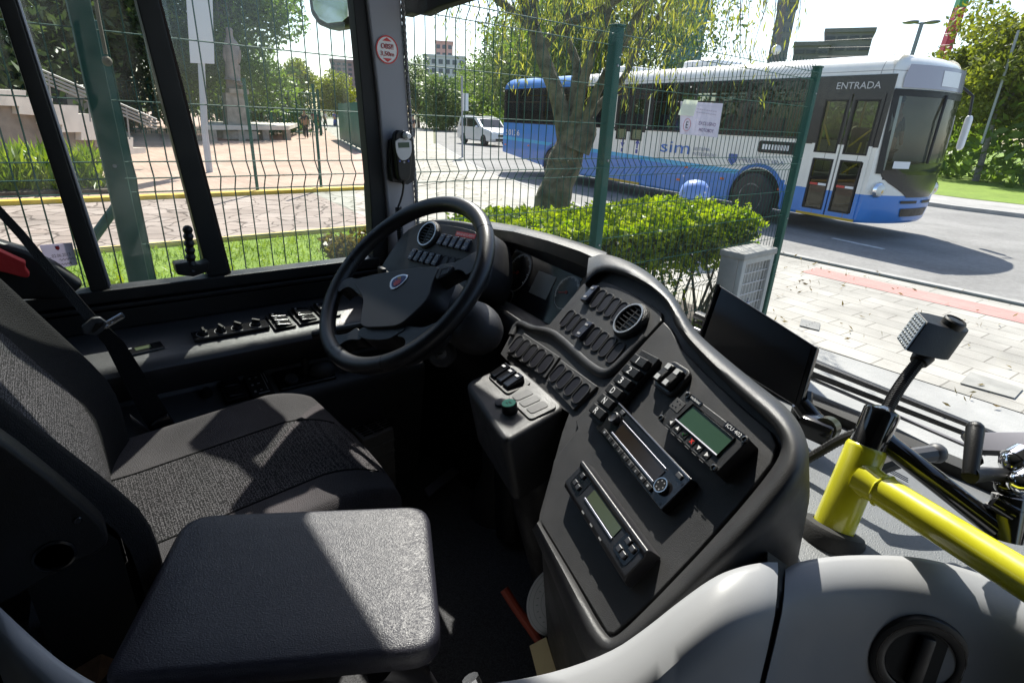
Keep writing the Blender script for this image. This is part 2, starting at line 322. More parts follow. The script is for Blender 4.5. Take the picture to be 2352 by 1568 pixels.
def paper_mat(name, col, tr=.5):                     # thin sheet that lets some daylight through
    m, nt, b = new_mat(name); b.inputs['Base Color'].default_value = rgb(col); b.inputs['Roughness'].default_value = .7
    t = nd(nt, 'BsdfTranslucent'); t.inputs[0].default_value = rgb(col); mx = nd(nt, 'MixShader'); mx.inputs[0].default_value = tr
    nt.links.new(b.outputs[0], mx.inputs[1]); nt.links.new(t.outputs[0], mx.inputs[2]); nt.links.new(mx.outputs[0], nt.nodes['Material Output'].inputs[0]); return m
def round_px(P, r_, n_=5):                           # rounds the corners of a measured outline
    out = []; P = [V((p[0], p[1])) for p in P]
    for i, p in enumerate(P):
        a, b_ = P[i-1]-p, P[(i+1) % len(P)]-p; k = min(r_, a.length*.45, b_.length*.45); A_, B_ = p+a.normalized()*k, p+b_.normalized()*k
        for j in range(n_+1): f = j/n_; q = A_.lerp(p, f).lerp(p.lerp(B_, f), f); out.append((q.x, q.y))
    return out
# ================================================================ OUTDOORS
LEAF_Y = leaf_mat('willow_leaf', (.17, .20, .03), (.38, .36, .07), .5)
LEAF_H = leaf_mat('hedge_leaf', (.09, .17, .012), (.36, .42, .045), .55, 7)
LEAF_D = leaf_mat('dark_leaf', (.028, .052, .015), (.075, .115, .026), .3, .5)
LEAF_M = leaf_mat('mid_leaf', (.065, .12, .02), (.19, .27, .045), .45, .4)
LEAF_G = leaf_mat('golden_leaf', (.12, .15, .02), (.26, .28, .04), .4, .5)
LEAF_F = leaf_mat('far_leaf', (.07, .115, .04), (.15, .20, .06), .35, .3)
LEAF_S = leaf_mat('strap_leaf', (.10, .17, .02), (.28, .33, .04), .4, 3)
LEAF_R = leaf_mat('bronze_leaf', (.07, .05, .02), (.17, .14, .03), .35, 9)
BARK = mat('bark', (.075, .062, .042), .9, var=.45, vscale=5, bump=1, bscale=18, bdist=.03, col2=(.17, .15, .10))
BARKW = mat('willow_bark', (.04, .038, .02), .9, bump=1.0, bscale=15, bdist=.035, vscale=9, col2=(.16, .145, .09), var=.35)
def np_mesh(name, Vv, k):
    me = bpy.data.meshes.new(name); n = len(Vv)//k
    me.vertices.add(len(Vv)); me.vertices.foreach_set('co', Vv.astype(np.float32).ravel())
    me.loops.add(len(Vv)); me.loops.foreach_set('vertex_index', np.arange(len(Vv), dtype=np.int32))
    me.polygons.add(n); me.polygons.foreach_set('loop_start', np.arange(0, len(Vv), k, dtype=np.int32)); me.update(calc_edges=True); return me
def unit(a): return a/np.maximum(1e-9, np.linalg.norm(a, axis=1, keepdims=True))
def leaf_obj(name, P, L, W, mat_, parent=None, dirs=None, **kw):
    n = len(P); A = unit(npr.normal(size=(n, 3))) if dirs is None else unit(dirs+npr.normal(size=(n, 3))*.25)
    B = unit(np.cross(A, unit(npr.normal(size=(n, 3)))))
    s = npr.uniform(.7, 1.25, (n, 1)); A = A*L*s/2; B = B*W*s/2
    C_ = np.cross(unit(A), unit(B))*W*.18*s
    Vv = np.stack([P-A, P+B*.9+C_-A*.1, P+A, P-B*.9+C_-A*.1], 1).reshape(-1, 3)
    off = np.array(ROOT[parent]) if parent is not None else np.array(kw.pop('base', P.mean(0)))
    kw.pop('base', None)
    me = np_mesh(name, Vv-off, 4); me.materials.append(mat_)
    o = bpy.data.objects.new(name, me); COL.objects.link(o)
    if parent is not None: o.parent = parent; ROOT[o] = ROOT[parent]
    else: o.location = off; ROOT[o] = V(off)
    return mark(o, **kw)
def cloud(clumps, n):                                # leaf positions spread through clumps (x,y,z,rx,ry,rz)
    c = np.array(clumps, float); w = (c[:, 3]*c[:, 4]*c[:, 5])**.8; idx = npr.choice(len(c), n, p=w/w.sum())
    d = unit(npr.normal(size=(n, 3))); r = npr.uniform(0, 1, (n, 1))**.42
    return c[idx, :3]+d*r*c[idx, 3:6]
def clumps_for(x, y, z, rx, rz, m, size=.38):
    out = []
    for _ in range(m):
        d = npr.normal(size=3); d /= np.linalg.norm(d); q = npr.uniform(.3, .95)
        s = npr.uniform(.65, 1.25)*size*rx
        out.append((x+d[0]*rx*q, y+d[1]*rx*q, z+d[2]*rz*q, s, s, s*.75))
    return out
def tree(name, label, x, y, trunk_h, tr, rx, rz, n, leaf, lm, group=None, m=26, lean=(0, 0), bark=BARK, size=.38):
    t = thing(name, label, 'tree', (x, y, 0), 0, group)
    mb = MB(); top = V((x+lean[0], y+lean[1], trunk_h)); cz = trunk_h+rz*.75
    mb.tube(smoothline([(x, y, -.1), (x+lean[0]*.4+rnd.uniform(-.1, .1), y+lean[1]*.4, trunk_h*.5), top, (x+lean[0]*1.3, y+lean[1]*1.3, cz+rz*.3)]), [tr*(1.25-.95*i/15) for i in range(16)], 9)
    cl = clumps_for(x+lean[0]*1.2, y+lean[1]*1.2, cz, rx, rz, m, size)
    for c in cl[:9]:
        mid = top.lerp(V(c[:3]), .5)+V((0, 0, rz*.12)); mb.tube([top-V((0, 0, trunk_h*.08)), mid, V(c[:3])], [tr*.45, tr*.28, tr*.1], 6)
    obj('trunk', mb, bark, t)
    leaf_obj('crown', cloud(cl, n), leaf, leaf*.5, lm, t)
    return t
# ---- ground
def sheet(name, pts, z, m, kind='structure', **kw):
    mb = MB(); mb.face([(p[0], p[1], z) for p in pts]); return obj(name, mb, m, kind=kind, smooth=0, base=(0, 0, 0), **kw)
M_GND = ground_mat('ground_mix', 'noise', (.10, .12, .05), (.17, .17, .10), 0, .15)
M_PAVE = ground_mat('pavement_tiles', 'brick', (.43, .41, .37), (.37, .355, .32), (.21, .195, .17), 1.0, bw=.5, bh=.25, rot=R(4), extra=.22)
M_DRIVE = ground_mat('driveway_concrete', 'noise', (.30, .30, .29), (.37, .365, .35), 0, 2.0)
M_ROAD = ground_mat('road_asphalt', 'noise', (.205, .20, .192), (.265, .26, .25), 0, 14, extra=.17)
M_FLAG = ground_mat('flagstones', 'flag', (.32, .245, .21), (.42, .34, .30), (.13, .095, .08), 2.3, extra=.2)
M_FLAG2 = ground_mat('pale_flagstones', 'flag', (.36, .34, .29), (.43, .41, .35), (.20, .185, .15), 1.6, extra=.18)
M_PLAZA = ground_mat('plaza_bricks', 'brick', (.46, .31, .24), (.50, .36, .285), (.34, .235, .19), 1.0, bw=.4, bh=.2, extra=.16)
M_LAWN = ground_mat('lawn_soil', 'noise', (.12, .20, .02), (.20, .28, .04), 0, 6)
M_KERB = mat('kerb_stone', (.30, .295, .28), .85, var=.15, vscale=5)
M_YKERB = mat('yellow_kerb_paint', (.62, .40, .04), .7, var=.25, vscale=4)
M_TACT = ground_mat('red_tactile_tiles', 'brick', (.44, .215, .195), (.48, .255, .23), (.38, .27, .24), 1.0, bw=.25, bh=.05, extra=.1)
sheet('ground', [(-900, -900), (900, -900), (900, 900), (-900, 900)], -.03, M_GND)
NEAR = [(40, 8.75), (-8, 8.85), (-11.6, 10.3), (-18.4, 12.9), (-35.2, 21.2), (-130, 78)]
FAR = [(40, 19.6), (-4.5, 19.6), (-12, 21.0), (-24, 26.5), (-72, 49.2), (-133, 84)]
sheet('road', NEAR+FAR[::-1], -.012, M_ROAD)
def kerb(name, line, w, h, m, z0=-.03, **kw):
    mb = MB(); L0 = []
    for i, p in enumerate(line):
        a = V(line[max(0, i-1)]); b = V(line[min(len(line)-1, i+1)]); t = (b-a).normalized(); nn = V((-t.y, t.x)); p = V(p)
        L0.append([(p.x, p.y, z0), (p.x, p.y, h), (p.x+nn.x*w, p.y+nn.y*w, h), (p.x+nn.x*w, p.y+nn.y*w, z0)])
    mb.loft(L0, True, True, True); return obj(name, mb, m, smooth=0, bev=.012, **kw)
sheet('pavement', [(40, 5.0), (-2.1, 5.12), (-5.4, 5.4), (-8.6, 4.6), (-13.2, 4.6), (-15, 10.2), (-35, 20.5), (-35, 21.3), (-18.4, 12.9), (-11.6, 10.3), (-8, 8.7), (40, 8.6)], .0, M_PAVE)
kerb('kerb', [(-35.2, 21.2), (-18.4, 12.9), (-11.6, 10.3), (-8, 8.85), (40, 8.75)], .14, .012, M_KERB, kind='structure')
sheet('tactile_strip', [(40, 7.35), (-3.3, 7.88), (-3.3, 8.36), (40, 7.95)], .004, M_TACT)
sheet('driveway', [(40, -30), (-2.15, -30), (-2.2, 5.12), (-2.1, 5.12), (40, 5.0)], -.006, M_DRIVE)
sheet('pale_path', [(-2.6, 4.3), (-8.7, 4.25), (-13.2, 4.6), (-15, 10.2), (-9.5, 8.1), (-5.4, 6.2), (-2.5, 5.5)], .006, M_FLAG2)
sheet('flagstone_path', [(-8.75, -20), (-8.75, 4.25), (-13.2, 4.6), (-13.2, -20)], .004, M_FLAG)
sheet('plaza', [(-13.45, -30), (-13.45, 7.4), (-36, 14.6), (-140, 50), (-140, -30)], .05, M_PLAZA)
sheet('street_pavement', [(-13.2, 7.0), (-36, 14.0), (-140, 49), (-130, 77.5), (-35.2, 21.0), (-15, 10.2)], .02, M_FLAG2)
kerb('yellow_kerb', [(-13.2, -20), (-13.2, 2.6), (-13.35, 7.3)], .25, .085, M_YKERB, kind='structure')
kerb('path_edging', [(-8.6, -20), (-8.62, 1.6), (-8.66, 4.3)], .14, .05, mat('edging_paint', (.55, .42, .12), .8, var=.3, vscale=3), kind='structure')
sheet('lawn', [(-2.3, -20), (-2.3, 4.3), (-8.6, 4.25), (-8.6, -20)], -.002, M_LAWN)
kerb('far_kerb', FAR[::-1], .15, .10, M_KERB, kind='structure')
sheet('far_pavement', [(40, 19.75), (-4.4, 19.75), (-12, 21.2), (-12, 24.5), (-5, 22.6), (40, 22.0)], .09, ground_mat('far_pavement_concrete', 'noise', (.30, .29, .28), (.38, .37, .35), 0, 1.5))
sheet('park_lawn', [(60, 22.0), (-5, 22.6), (-12, 24.5), (-24, 28), (-72, 51), (-130, 86), (-100, 140), (60, 120)], .10, M_LAWN)
npx = npr.uniform(-8.5, -2.4, 26000); npy = npr.uniform(-6, 4.25, 26000)
keep = (npx < -4.0) | (npr.random(26000) < .3); npx = npx[keep]; npy = npy[keep]
G = np.stack([npx, npy, np.full(len(npx), .025)], 1)
leaf_obj('grass', G, .09, .014, leaf_mat('grass_blade', (.12, .20, .02), (.26, .32, .05), .4, 2), None, dirs=np.tile([[0, 0, 1.]], (len(G), 1))*1+npr.normal(size=(len(G), 3))*.5, kind='stuff', base=(0, 0, 0))
# road markings and manhole covers
mbp = MB(); q0, q1 = az(1912, 546, 0), az(2030, 571, 0); dd = (q1-q0).normalized(); nn = V((-dd.y, dd.x, 0))*.06
mbp.face([q0-nn+V((0, 0, -.006)), q1-nn+V((0, 0, -.006)), q1+nn+V((0, 0, -.006)), q0+nn+V((0, 0, -.006))])
mark(obj('lane_line', mbp, mat('worn_road_paint', (.5, .5, .48), .8, var=.3, vscale=9), smooth=0), kind='structure')
def cover(px4, label, m):
    mb = MB(); P = [az(*q, .008) for q in px4]; mb.prism(P, (0, 0, .006)); return obj('drain_cover', mb, m, None, label, 'drain cover', smooth=0)
GRATEM = ground_mat('ribbed_iron', 'brick', (.30, .30, .29), (.34, .34, .32), (.10, .10, .10), 1, bw=2, bh=.03, extra=.05)
cover([(1840, 733), (1884, 743), (1881, 759), (1836, 748)], 'small ribbed grey iron cover in the pavement right of the black monitor', GRATEM)
cover([(2228, 855), (2350, 893), (2330, 915), (2205, 880)], 'large square concrete inspection cover with a slot handle in the pavement', CONC)
# ---- green mesh fence
FX = -2.33; POSTS = [-2.25, .155, 2.55, 4.95]
FLAB = ['green fence post outside the side window, next to the rope', 'thick green fence post in front of the willow trunk, left of the paper notice', 'green fence post at the street end, beside the clipped hedge and the bus door']
def post(y, label, x=FX, h=2.29, w=.06):
    t = thing('fence_post', label, 'fence post', (x, y, 0), 0, 'posts of the green mesh fence')
    mb = MB(); mb.box((x, y, h/2), (w, w, h), bev=.006); obj('post', mb, FENCE, t)
    c = MB(); c.box((x, y, h+.006), (w+.008, w+.008, .012), bev=.003); obj('cap', c, FENCE, t)
    if w == .06:
        for z in (.6, 1.1, 1.6, 2.1):
            k = MB(); k.cyl((x+w/2, y, z), (x+w/2+.008, y, z), .006, n=8); obj('bolt', k, ALU, t)
    return t
for yy, lb in zip(POSTS[1:], FLAB): post(yy, lb)
post(POSTS[0], 'green fence post behind the driver seat, nearest the back of the cab')
ZH = [2.25, 2.2, 2.0, 1.8, 1.61, 1.56, 1.51, 1.33, 1.13, .93, .75, .70, .65, .45, .25]
BEND = [(2.34, 0), (2.31, 0), (2.25, .035), (2.2, 0), (1.61, 0), (1.56, .038), (1.51, 0), (.75, 0), (.70, .038), (.65, 0), (.2, 0)]
def bx(z):
    for (za, xa), (zb, xb) in zip(BEND, BEND[1:]):
        if zb <= z <= za: return xb+(xa-xb)*(z-zb)/(za-zb)
    return 0
def panel(y0, y1, label):
    t = thing('mesh_fence', label, 'fence', (FX, (y0+y1)/2, .2), 0, 'panels of the green mesh fence')
    mb = MB(); n = int((y1-y0-.08)/.05); st = (y1-y0)/n
    for i in range(1, n):
        y = y0+i*st+rnd.uniform(-.0012, .0012); mb.tube([(FX+xo, y, z) for z, xo in BEND], .0025, 5)
    obj('vertical_wires', mb, FENCE, t)
    mb = MB()
    for z in ZH: mb.tube([(FX+bx(z)+.005, y0+.02, z), (FX+bx(z)+.005, y1-.02, z)], .0025, 5)
    obj('cross_wires', mb, FENCE, t); return t
panel(POSTS[0], POSTS[1], 'green wire mesh panel in front of the concrete stairs')
panel(POSTS[1], POSTS[2], 'green wire mesh panel in front of the brick plaza, statue and white car')
panel(POSTS[2], POSTS[3], 'green wire mesh panel holding the paper notice, in front of the street bus')
# post and brace added to stand in for a reflection in the side glass
t = thing('reflected_post', 'narrower green post with a diagonal brace behind the mesh fence, standing in for a reflection in the side glass', 'reflected post', (-3.3, .27, 0))
mb = MB(); mb.box((-3.3, .27, 1.06), (.06, .05, 2.12), bev=.006); obj('post', mb, FENCE, t)
mb = MB(); mb.tube([ax(205, 560, -3.25), ax(292, 440, -3.25)], .022, 8); obj('brace', mb, FENCE, t)
# notice on the fence
nx = FX+.045
t = thing('notice', 'white notice reading E EXCLUSIVO MOTOBOY tied to the green mesh fence', 'notice', ax(1610, 280, nx))
pts = [ax(*q, nx) for q in [(1563, 233), (1660, 238), (1647, 316), (1561, 308)]]
mb = MB(); mb.prism(pts, (.003, 0, 0)); obj('sheet', mb, paper_mat('sign_board', (.62, .60, .68), .4), t, smooth=0)
fr = Fr((pts[0]+pts[1]+pts[2]+pts[3])/4+V((.004, 0, 0)), pts[2]-pts[3], V((0, 0, 1)))
W_ = (pts[1]-pts[0]).length; H_ = (pts[0]-pts[3]).length
mb = MB()
for sx, lw in ((.12, .5), (.12, .5)): pass
for k, vv in enumerate((.30, .20)): 
    for j in range(9): mb.box((W_*(-.12+j*.055), H_*vv, .001), (W_*.04, H_*.03, .001), fr.M())
obj('faint_print', mb, mat('faint_print', (.42, .38, .46), .6), t, smooth=0)
mb = MB(); text(mb, 'EXCLUSIVO', fr.M(W_*.17, -H_*.12, .001), H_*.11, W_*.42); text(mb, 'MOTOBOY', fr.M(W_*.17, -H_*.33, .001), H_*.11, W_*.36); obj('lettering', mb, mat('violet_print', (.10, .05, .16), .6), t, smooth=0)
mb = MB(); text(mb, 'E', fr.M(-W_*.31, -H_*.22, .001), H_*.2); obj('letter', mb, BLK, t, smooth=0)
mb = MB(); mb.ringprism(H_*.2, H_*.18, 0, .002, M=fr.M(-W_*.31, -H_*.22)); obj('ring', mb, mat('faded_red', (.55, .25, .28), .6), t, smooth=0)
pts = [ax(*q, nx+.012) for q in [(1571, 229), (1603, 231), (1592, 267), (1557, 264)]]
mb = MB(); mb.prism(pts, (.002, 0, 0)); obj('paper', mb, paper_mat('sunlit_paper', (.80, .83, .72), .5), None, 'small blank sheet of paper overlapping the corner of the white fence notice', 'paper', smooth=0)
fl = npr.uniform(0, 1, (900, 2)); FLP = np.stack([-9+fl[:, 0]*12, 4.3+fl[:, 1]*4.6, np.full(900, .022)], 1); fd = npr.normal(size=(900, 3)); fd[:, 2] *= .15
leaf_obj('fallen_leaves', FLP[npr.random(900) < np.clip((1-fl[:, 0])*1.3, .12, 1)], .06, .02, leaf_mat('dry_leaf', (.14, .09, .03), (.28, .22, .06), .2), None, dirs=None, kind='stuff', base=(0, 0, 0))
# ---- hedge behind the fence
t = thing('hedge', 'clipped bright green hedge behind the mesh fence, ending at the concrete cabinet', 'hedge', (-3.0, 3.6, 0))
n = 30000
u = npr.uniform(0, 1, n); yy = 2.0+u*3.05; xx = npr.uniform(-3.5, -2.52, n); top = 1.12+.025*np.sin(yy*3.1)+npr.normal(size=n)*.012
f = npr.uniform(0, 1, n); zz = np.where(f < .42, top-np.abs(npr.normal(size=n))*.03, top-npr.uniform(0, 1, n)**1.15*(.50+.22*(yy < 3.9)))
P_ = np.stack([xx+npr.normal(size=n)*.02, yy+npr.normal(size=n)*.02, zz], 1)
edge = np.minimum(np.minimum(yy-2.0, 5.05-yy)*3, 1); P_[:, 2] -= (1-edge)*.10
leaf_obj('foliage', P_, .055, .032, LEAF_H, t)
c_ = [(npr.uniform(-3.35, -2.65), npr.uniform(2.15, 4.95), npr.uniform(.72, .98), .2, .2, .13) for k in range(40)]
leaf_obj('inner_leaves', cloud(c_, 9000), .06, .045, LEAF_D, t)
sp = []
for k in range(110): sp.append((npr.uniform(-3.3, -2.55), npr.uniform(2.1, 5), 1.14, .035, .035, npr.uniform(.03, .10)))
leaf_obj('sprigs', cloud(sp, 2200), .042, .022, LEAF_H, t)
mb = MB()
for k in range(34):
    y = 2.1+2.85*k/34+rnd.uniform(-.04, .04); x = rnd.uniform(-3.1, -2.6); p = V((x, y, -.02)); br = [p]
    for j in range(4): p = p+V((rnd.uniform(-.07, .07), rnd.uniform(-.13, .13), .24)); br.append(p)
    mb.tube(br, [.019, .016, .013, .01, .006], 6)
obj('stems', mb, BARK, t)
mb = MB(); mb.prism([(-3.5, 1.9, -.02), (-2.45, 1.9, -.02), (-2.45, 5.1, -.02), (-3.5, 5.1, -.02)], (0, 0, .05)); obj('soil', mb, mat('bed_soil', (.06, .05, .04), .95, bump=1, bscale=30, var=.3, vscale=8), kind='structure')
sp = [(npr.uniform(-2.8, -2.35), npr.uniform(3.4, 4.9), .08, .12, .12, .09) for k in range(14)]
leaf_obj('weeds', cloud(sp, 1500), .07, .025, LEAF_H, None, kind='stuff', base=(-2.5, 4, 0))
# ---- concrete meter cabinet
t = thing('meter_cabinet', 'weathered concrete meter cabinet with a wire grille at the end of the hedge', 'meter cabinet', (-2.1, 4.08, 0))
x0, x1, y0, y1, zt = -2.23, -2.04, 3.86, 4.33, .95
mb = MB(); mb.box(((x0+x1)/2-.02, (y0+y1)/2, .46), (.15, .47, .92), bev=.008); obj('body', mb, CONC, t)
mb = MB(); mb.box(((x0+x1)/2, (y0+y1)/2, zt-.02), (x1-x0+.02, y1-y0+.02, .05), bev=.01); obj('lid', mb, CONC, t)
mb = MB()
for c_, s_ in (((x1-.02, y0+.03, .57), (.04, .05, .70)), ((x1-.02, y1-.03, .57), (.04, .05, .70)), ((x1-.02, (y0+y1)/2, .895), (.04, .38, .06)), ((x1-.02, (y0+y1)/2, .25), (.04, .38, .05))): mb.box(c_, s_, bev=.004)
obj('frame', mb, mat('frame_concrete', (.33, .33, .31), .8, var=.1, vscale=9), t)
mb = MB(); mb.box((x1-.045, (y0+y1)/2, .57), (.004, .37, .58)); obj('recess', mb, mat('cabinet_dark', (.045, .045, .05), .8), t, smooth=0)
mb = MB()
for k in range(1, 8): mb.cyl((x1-.015, y0+.05+k*.047, .28), (x1-.015, y0+.05+k*.047, .87), .0025, n=5)
for k in range(1, 7): mb.cyl((x1-.012, y0+.05, .28+k*.085), (x1-.012, y1-.05, .28+k*.085), .0035, n=5)
obj('grille', mb, mat('galvanised', (.45, .46, .47), .45, .6), t)
mb = MB(); mb.box((x1-.035, y0+.16, .52), (.02, .09, .07), bev=.01); obj('meter', mb, mat('teal_plastic', (.03, .35, .33), .4), t)
mb = MB(); mb.cyl((x1-.035, y0+.25, .42), (x1-.035, y0+.25, .56), .014, n=8); mb.ball((x1-.035, y0+.25, .52), .026); obj('valve', mb, ALU, t)
# ---- blue litter bin beyond the hedge
c = V((-4.75, 7.2, 0)); t = thing('litter_bin', 'blue plastic litter bin with a domed lid standing at the kerb beyond the hedge', 'litter bin', c)
BBIN = mat('blue_bin_plastic', (.03, .12, .50), .35, var=.1, vscale=6)
mb = MB(); mb.lathe([(.15, .32), (.17, .34), (.19, .82), (.21, .83), (.21, .87), (.19, .87)], 20, Matrix.Translation(c)); obj('body', mb, BBIN, t)
mb = MB(); mb.lathe([(.215, .87), (.215, .92), (.19, 1.02), (.12, 1.09), (.03, 1.11)], 20, Matrix.Translation(c)); obj('lid', mb, mat('blue_bin_lid', (.16, .27, .62), .4), t)
mb = MB(); mb.cyl(c+V((-.22, .05, 0)), c+V((-.22, .05, .95)), .03, n=10); obj('support_post', mb, STEEL, t)
# ---- willow
t = thing('willow_tree', 'leaning willow with mossy trunk and hanging yellow green strands behind the fence', 'tree', (rng_at(1262, 500, 6.2).x, rng_at(1262, 500, 6.2).y, 0))
b0 = rng_at(1258, 500, 6.0); b1 = rng_at(1285, 410, 6.05); b2 = rng_at(1322, 300, 6.1)
g0 = b0+(b0-b1)*1.7; g0.z = -.1
mb = MB(); path = smoothline([g0, b0, b1, b2, b2+V((.1, .05, .12))], 2)
rr = [.205-.06*i/(len(path)-1)+.014*math.sin(i*1.9) for i in range(len(path))]
mb.tube(path, rr, 14)
mb.tube([rng_at(1325, 345, 6.0), rng_at(1345, 300, 6.0), rng_at(1352, 272, 6.0)], [.14, .12, .075], 10)
def limb(pxs, r0_, r1_, h0=6.05, spread=0):
    pts_ = [rng_at(x, y, h0+spread*i) for i, (x, y) in enumerate(pxs)]; pts_ = smoothline(pts_, 2)
    mb.tube(pts_, [r0_+(r1_-r0_)*i/(len(pts_)-1) for i in range(len(pts_))], 9)
limb([(1300, 330), (1285, 230), (1245, 130), (1225, 60), (1180, -60), (1120, -250)], .095, .04, spread=.05)
limb([(1310, 320), (1318, 220), (1330, 150), (1290, 70), (1330, -80)], .065, .03, spread=.12)
limb([(1315, 320), (1330, 230), (1350, 150), (1400, 30), (1420, -150)], .06, .03, 6.0, -.06)
limb([(1330, 310), (1370, 210), (1420, 120), (1500, -30), (1560, -200)], .055, .025, 6.0, -.1)
limb([(1340, 300), (1375, 240), (1430, 190), (1480, 80), (1600, -80)], .045, .018, 5.95, .1)
limb([(1245, 110), (1290, 60), (1370, 30), (1450, -20), (1560, -100)], .05, .02, 6.2, -.05)
limb([(1230, 70), (1170, 20), (1060, -60)], .055, .02, 6.1, .1)
limb([(1225, 60), (1230, -40), (1300, -160), (1450, -280)], .045, .02, 6.1, .2)
obj('trunk', mb, BARKW, t)
PT, DR = [], []; tw = MB()
for k in range(215):
    r_ = rnd.random()
    x = rnd.triangular(990, 1880, 1420); h = rnd.uniform(4.6, 8.5)
    lim = 250 if 1120 < x < 1720 else 150
    yb = rnd.triangular(-120, lim, 60)
    if rnd.random() < .05: yb = rnd.uniform(170, 300)
    if x > 1720 and rnd.random() < .45: continue
    if x < 1090 and rnd.random() < .5: continue
    p = rng_at(x, yb, h); ln = rnd.uniform(.5, 1.6); sway = V((rnd.uniform(-.12, .12), rnd.uniform(-.12, .12), 0))
    top_ = p+V((0, 0, ln))+sway
    tw.tube([top_, top_.lerp(p, .5)+sway*.25, p], [.005, .004, .002], 4, caps=False)
    m_ = int(ln*42)
    for j in range(m_):
        f = j/m_; q = p.lerp(top_, f)
        PT.append((q.x+rnd.gauss(0, .035), q.y+rnd.gauss(0, .035), q.z-.03)); DR.append((rnd.gauss(0, .35), rnd.gauss(0, .35), -1))
obj('twigs', tw, BARK, t)
PT = np.array(PT); DR = np.array(DR); sel = npr.random(len(PT)) < .62; leaf_obj('foliage', PT[sel], .095, .0145, LEAF_Y, t, dirs=DR[sel]); sel2 = ~sel & (npr.random(len(PT)) < .75); leaf_obj('young_leaves', PT[sel2], .07, .012, leaf_mat('willow_leaf_green', (.09, .13, .02), (.20, .24, .04), .45), t, dirs=DR[sel2])
# ---- street bus
P0B = az(1824, 486.6, .32); rb = math.atan2(-math.cos(R(82)), math.sin(R(82)))
bus = thing('city_bus', 'blue and white city bus with an ENTRADA door driving past on the street', 'bus', (P0B.x, P0B.y, -.012), rb)
XR, BW = -12.0, 2.42
def nose(l, z):
    u_ = (l-1.21)/1.21; return 1.62-.36*abs(u_)**2.2-(.10*((z-1.2)/1.9)**2 if z > 1.2 else 0)-(.10*((z-.9)/.6)**2 if z < .9 else 0)*.6
def outline(z, ins):
    pts_ = []
    for x in [XR+ins]+XS+[nose(0, z)-ins]: pts_.append((x, ins))
    for k in range(1, 12): l = ins+(BW-2*ins)*k/12; pts_.append((nose(l, z)-ins, l))
    for x in ([XR+ins]+XS+[nose(0, z)-ins])[::-1]: pts_.append((x, BW-ins))
    for k in range(1, 6): l = BW-ins-(BW-2*ins)*k/6; pts_.append((XR+ins-.12*math.sin(math.pi*k/6), l))
    return pts_
LV = [(.32, .03), (.37, 0), (.6, 0), (.85, 0), (1.1, 0), (1.4, 0), (1.72, 0), (2.2, 0), (2.5, 0), (2.76, .006), (2.88, .02), (2.98, .06), (3.07, .14), (3.13, .28), (3.16, .5)]
XS = [-11.85, -11.0, -10.95, -9.5, -9.45, -8.0, -7.95, -5.95, -5.78, -4.55, -4.4, -3.05, -3.0, -1.62, -1.57, -.15, .07, 1.17]
def zb(x, z):
    lo = .32 if x > -8.2 else .32+(-8.2-x)/4.3*.42
    return max(z, lo+(z-.32)*.02)
m, nt, b = new_mat('bus_paint'); L = nt.links.new; tc = nd(nt, 'TexCoord'); sp_ = nd(nt, 'SeparateXYZ'); L(tc.outputs['Object'], sp_.inputs[0])
def mth(op, a, b_=None, c_=None):
    n_ = nd(nt, 'Math', operation=op)
    for i, v in enumerate((a, b_, c_)):
        if v is None: continue
        if isinstance(v, (int, float)): n_.inputs[i].default_value = v
        else: L(v, n_.inputs[i])
    return n_.outputs[0]
X_, Z_ = sp_.outputs[0], sp_.outputs[2]
thr = mth('ADD', .83, mth('MULTIPLY', mth('LESS_THAN', X_, -.35), mth('ADD', .08, mth('MULTIPLY', mth('MAXIMUM', mth('MULTIPLY', mth('ADD', X_, 1.6), -1), 0), .022))))
rear = mth('LESS_THAN', X_, mth('ADD', -7.15, mth('MULTIPLY', Z_, -.15)))
blue = mth('MAXIMUM', mth('LESS_THAN', Z_, thr), rear)
cyan = mth('MULTIPLY', mth('MULTIPLY', mth('LESS_THAN', Z_, mth('ADD', thr, .10)), mth('GREATER_THAN', Z_, thr)), mth('LESS_THAN', X_, -1.5))
m1 = nd(nt, 'MixRGB'); m1.inputs[1].default_value = (.80, .775, .71, 1); m1.inputs[2].default_value = (.03, .20, .58, 1); L(blue, m1.inputs[0])
m2_ = nd(nt, 'MixRGB'); m2_.inputs[2].default_value = (.03, .38, .66, 1); L(m1.outputs[0], m2_.inputs[1]); L(cyan, m2_.inputs[0])
seam = mth('MULTIPLY', mth('LESS_THAN', mth('MODULO', mth('ADD', X_, 30.3), 1.46), .014), mth('LESS_THAN', Z_, 1.68)); seam = mth('MAXIMUM', seam, mth('LESS_THAN', mth('ABSOLUTE', mth('SUBTRACT', Z_, 2.86)), .006)); seam = mth('MAXIMUM', seam, mth('LESS_THAN', mth('ABSOLUTE', mth('SUBTRACT', X_, .98)), .007))
gn = nd(nt, 'TexNoise', i_Scale=2.2, i_Detail=8, i_Roughness=.7); L(tc.outputs['Object'], gn.inputs['Vector']); gr = mth('MULTIPLY', mth('MAXIMUM', mth('SUBTRACT', gn.outputs[0], .42), 0), 1.3)
m3 = nd(nt, 'MixRGB'); m3.inputs[2].default_value = (.16, .14, .12, 1); L(m2_.outputs[0], m3.inputs[1]); L(mth('MAXIMUM', mth('MULTIPLY', seam, .75), mth('MULTIPLY', gr, .4)), m3.inputs[0]); L(m3.outputs[0], b.inputs['Base Color'])
b.inputs['Roughness'].default_value = .3; b.inputs['Coat Weight'].default_value = .3; BUSP = m
mb = MB(); mb.loft([[(x, y, zb(x, z)) for x, y in outline(z, i_)] for z, i_ in LV], True, True, True)
OPEN = [(-11.85, -11.0), (-10.95, -9.5), (-9.45, -8.0), (-7.95, -5.95), (-5.78, -4.55), (-4.4, -3.05), (-3.0, -1.62), (-1.57, -.15)]
kill = []
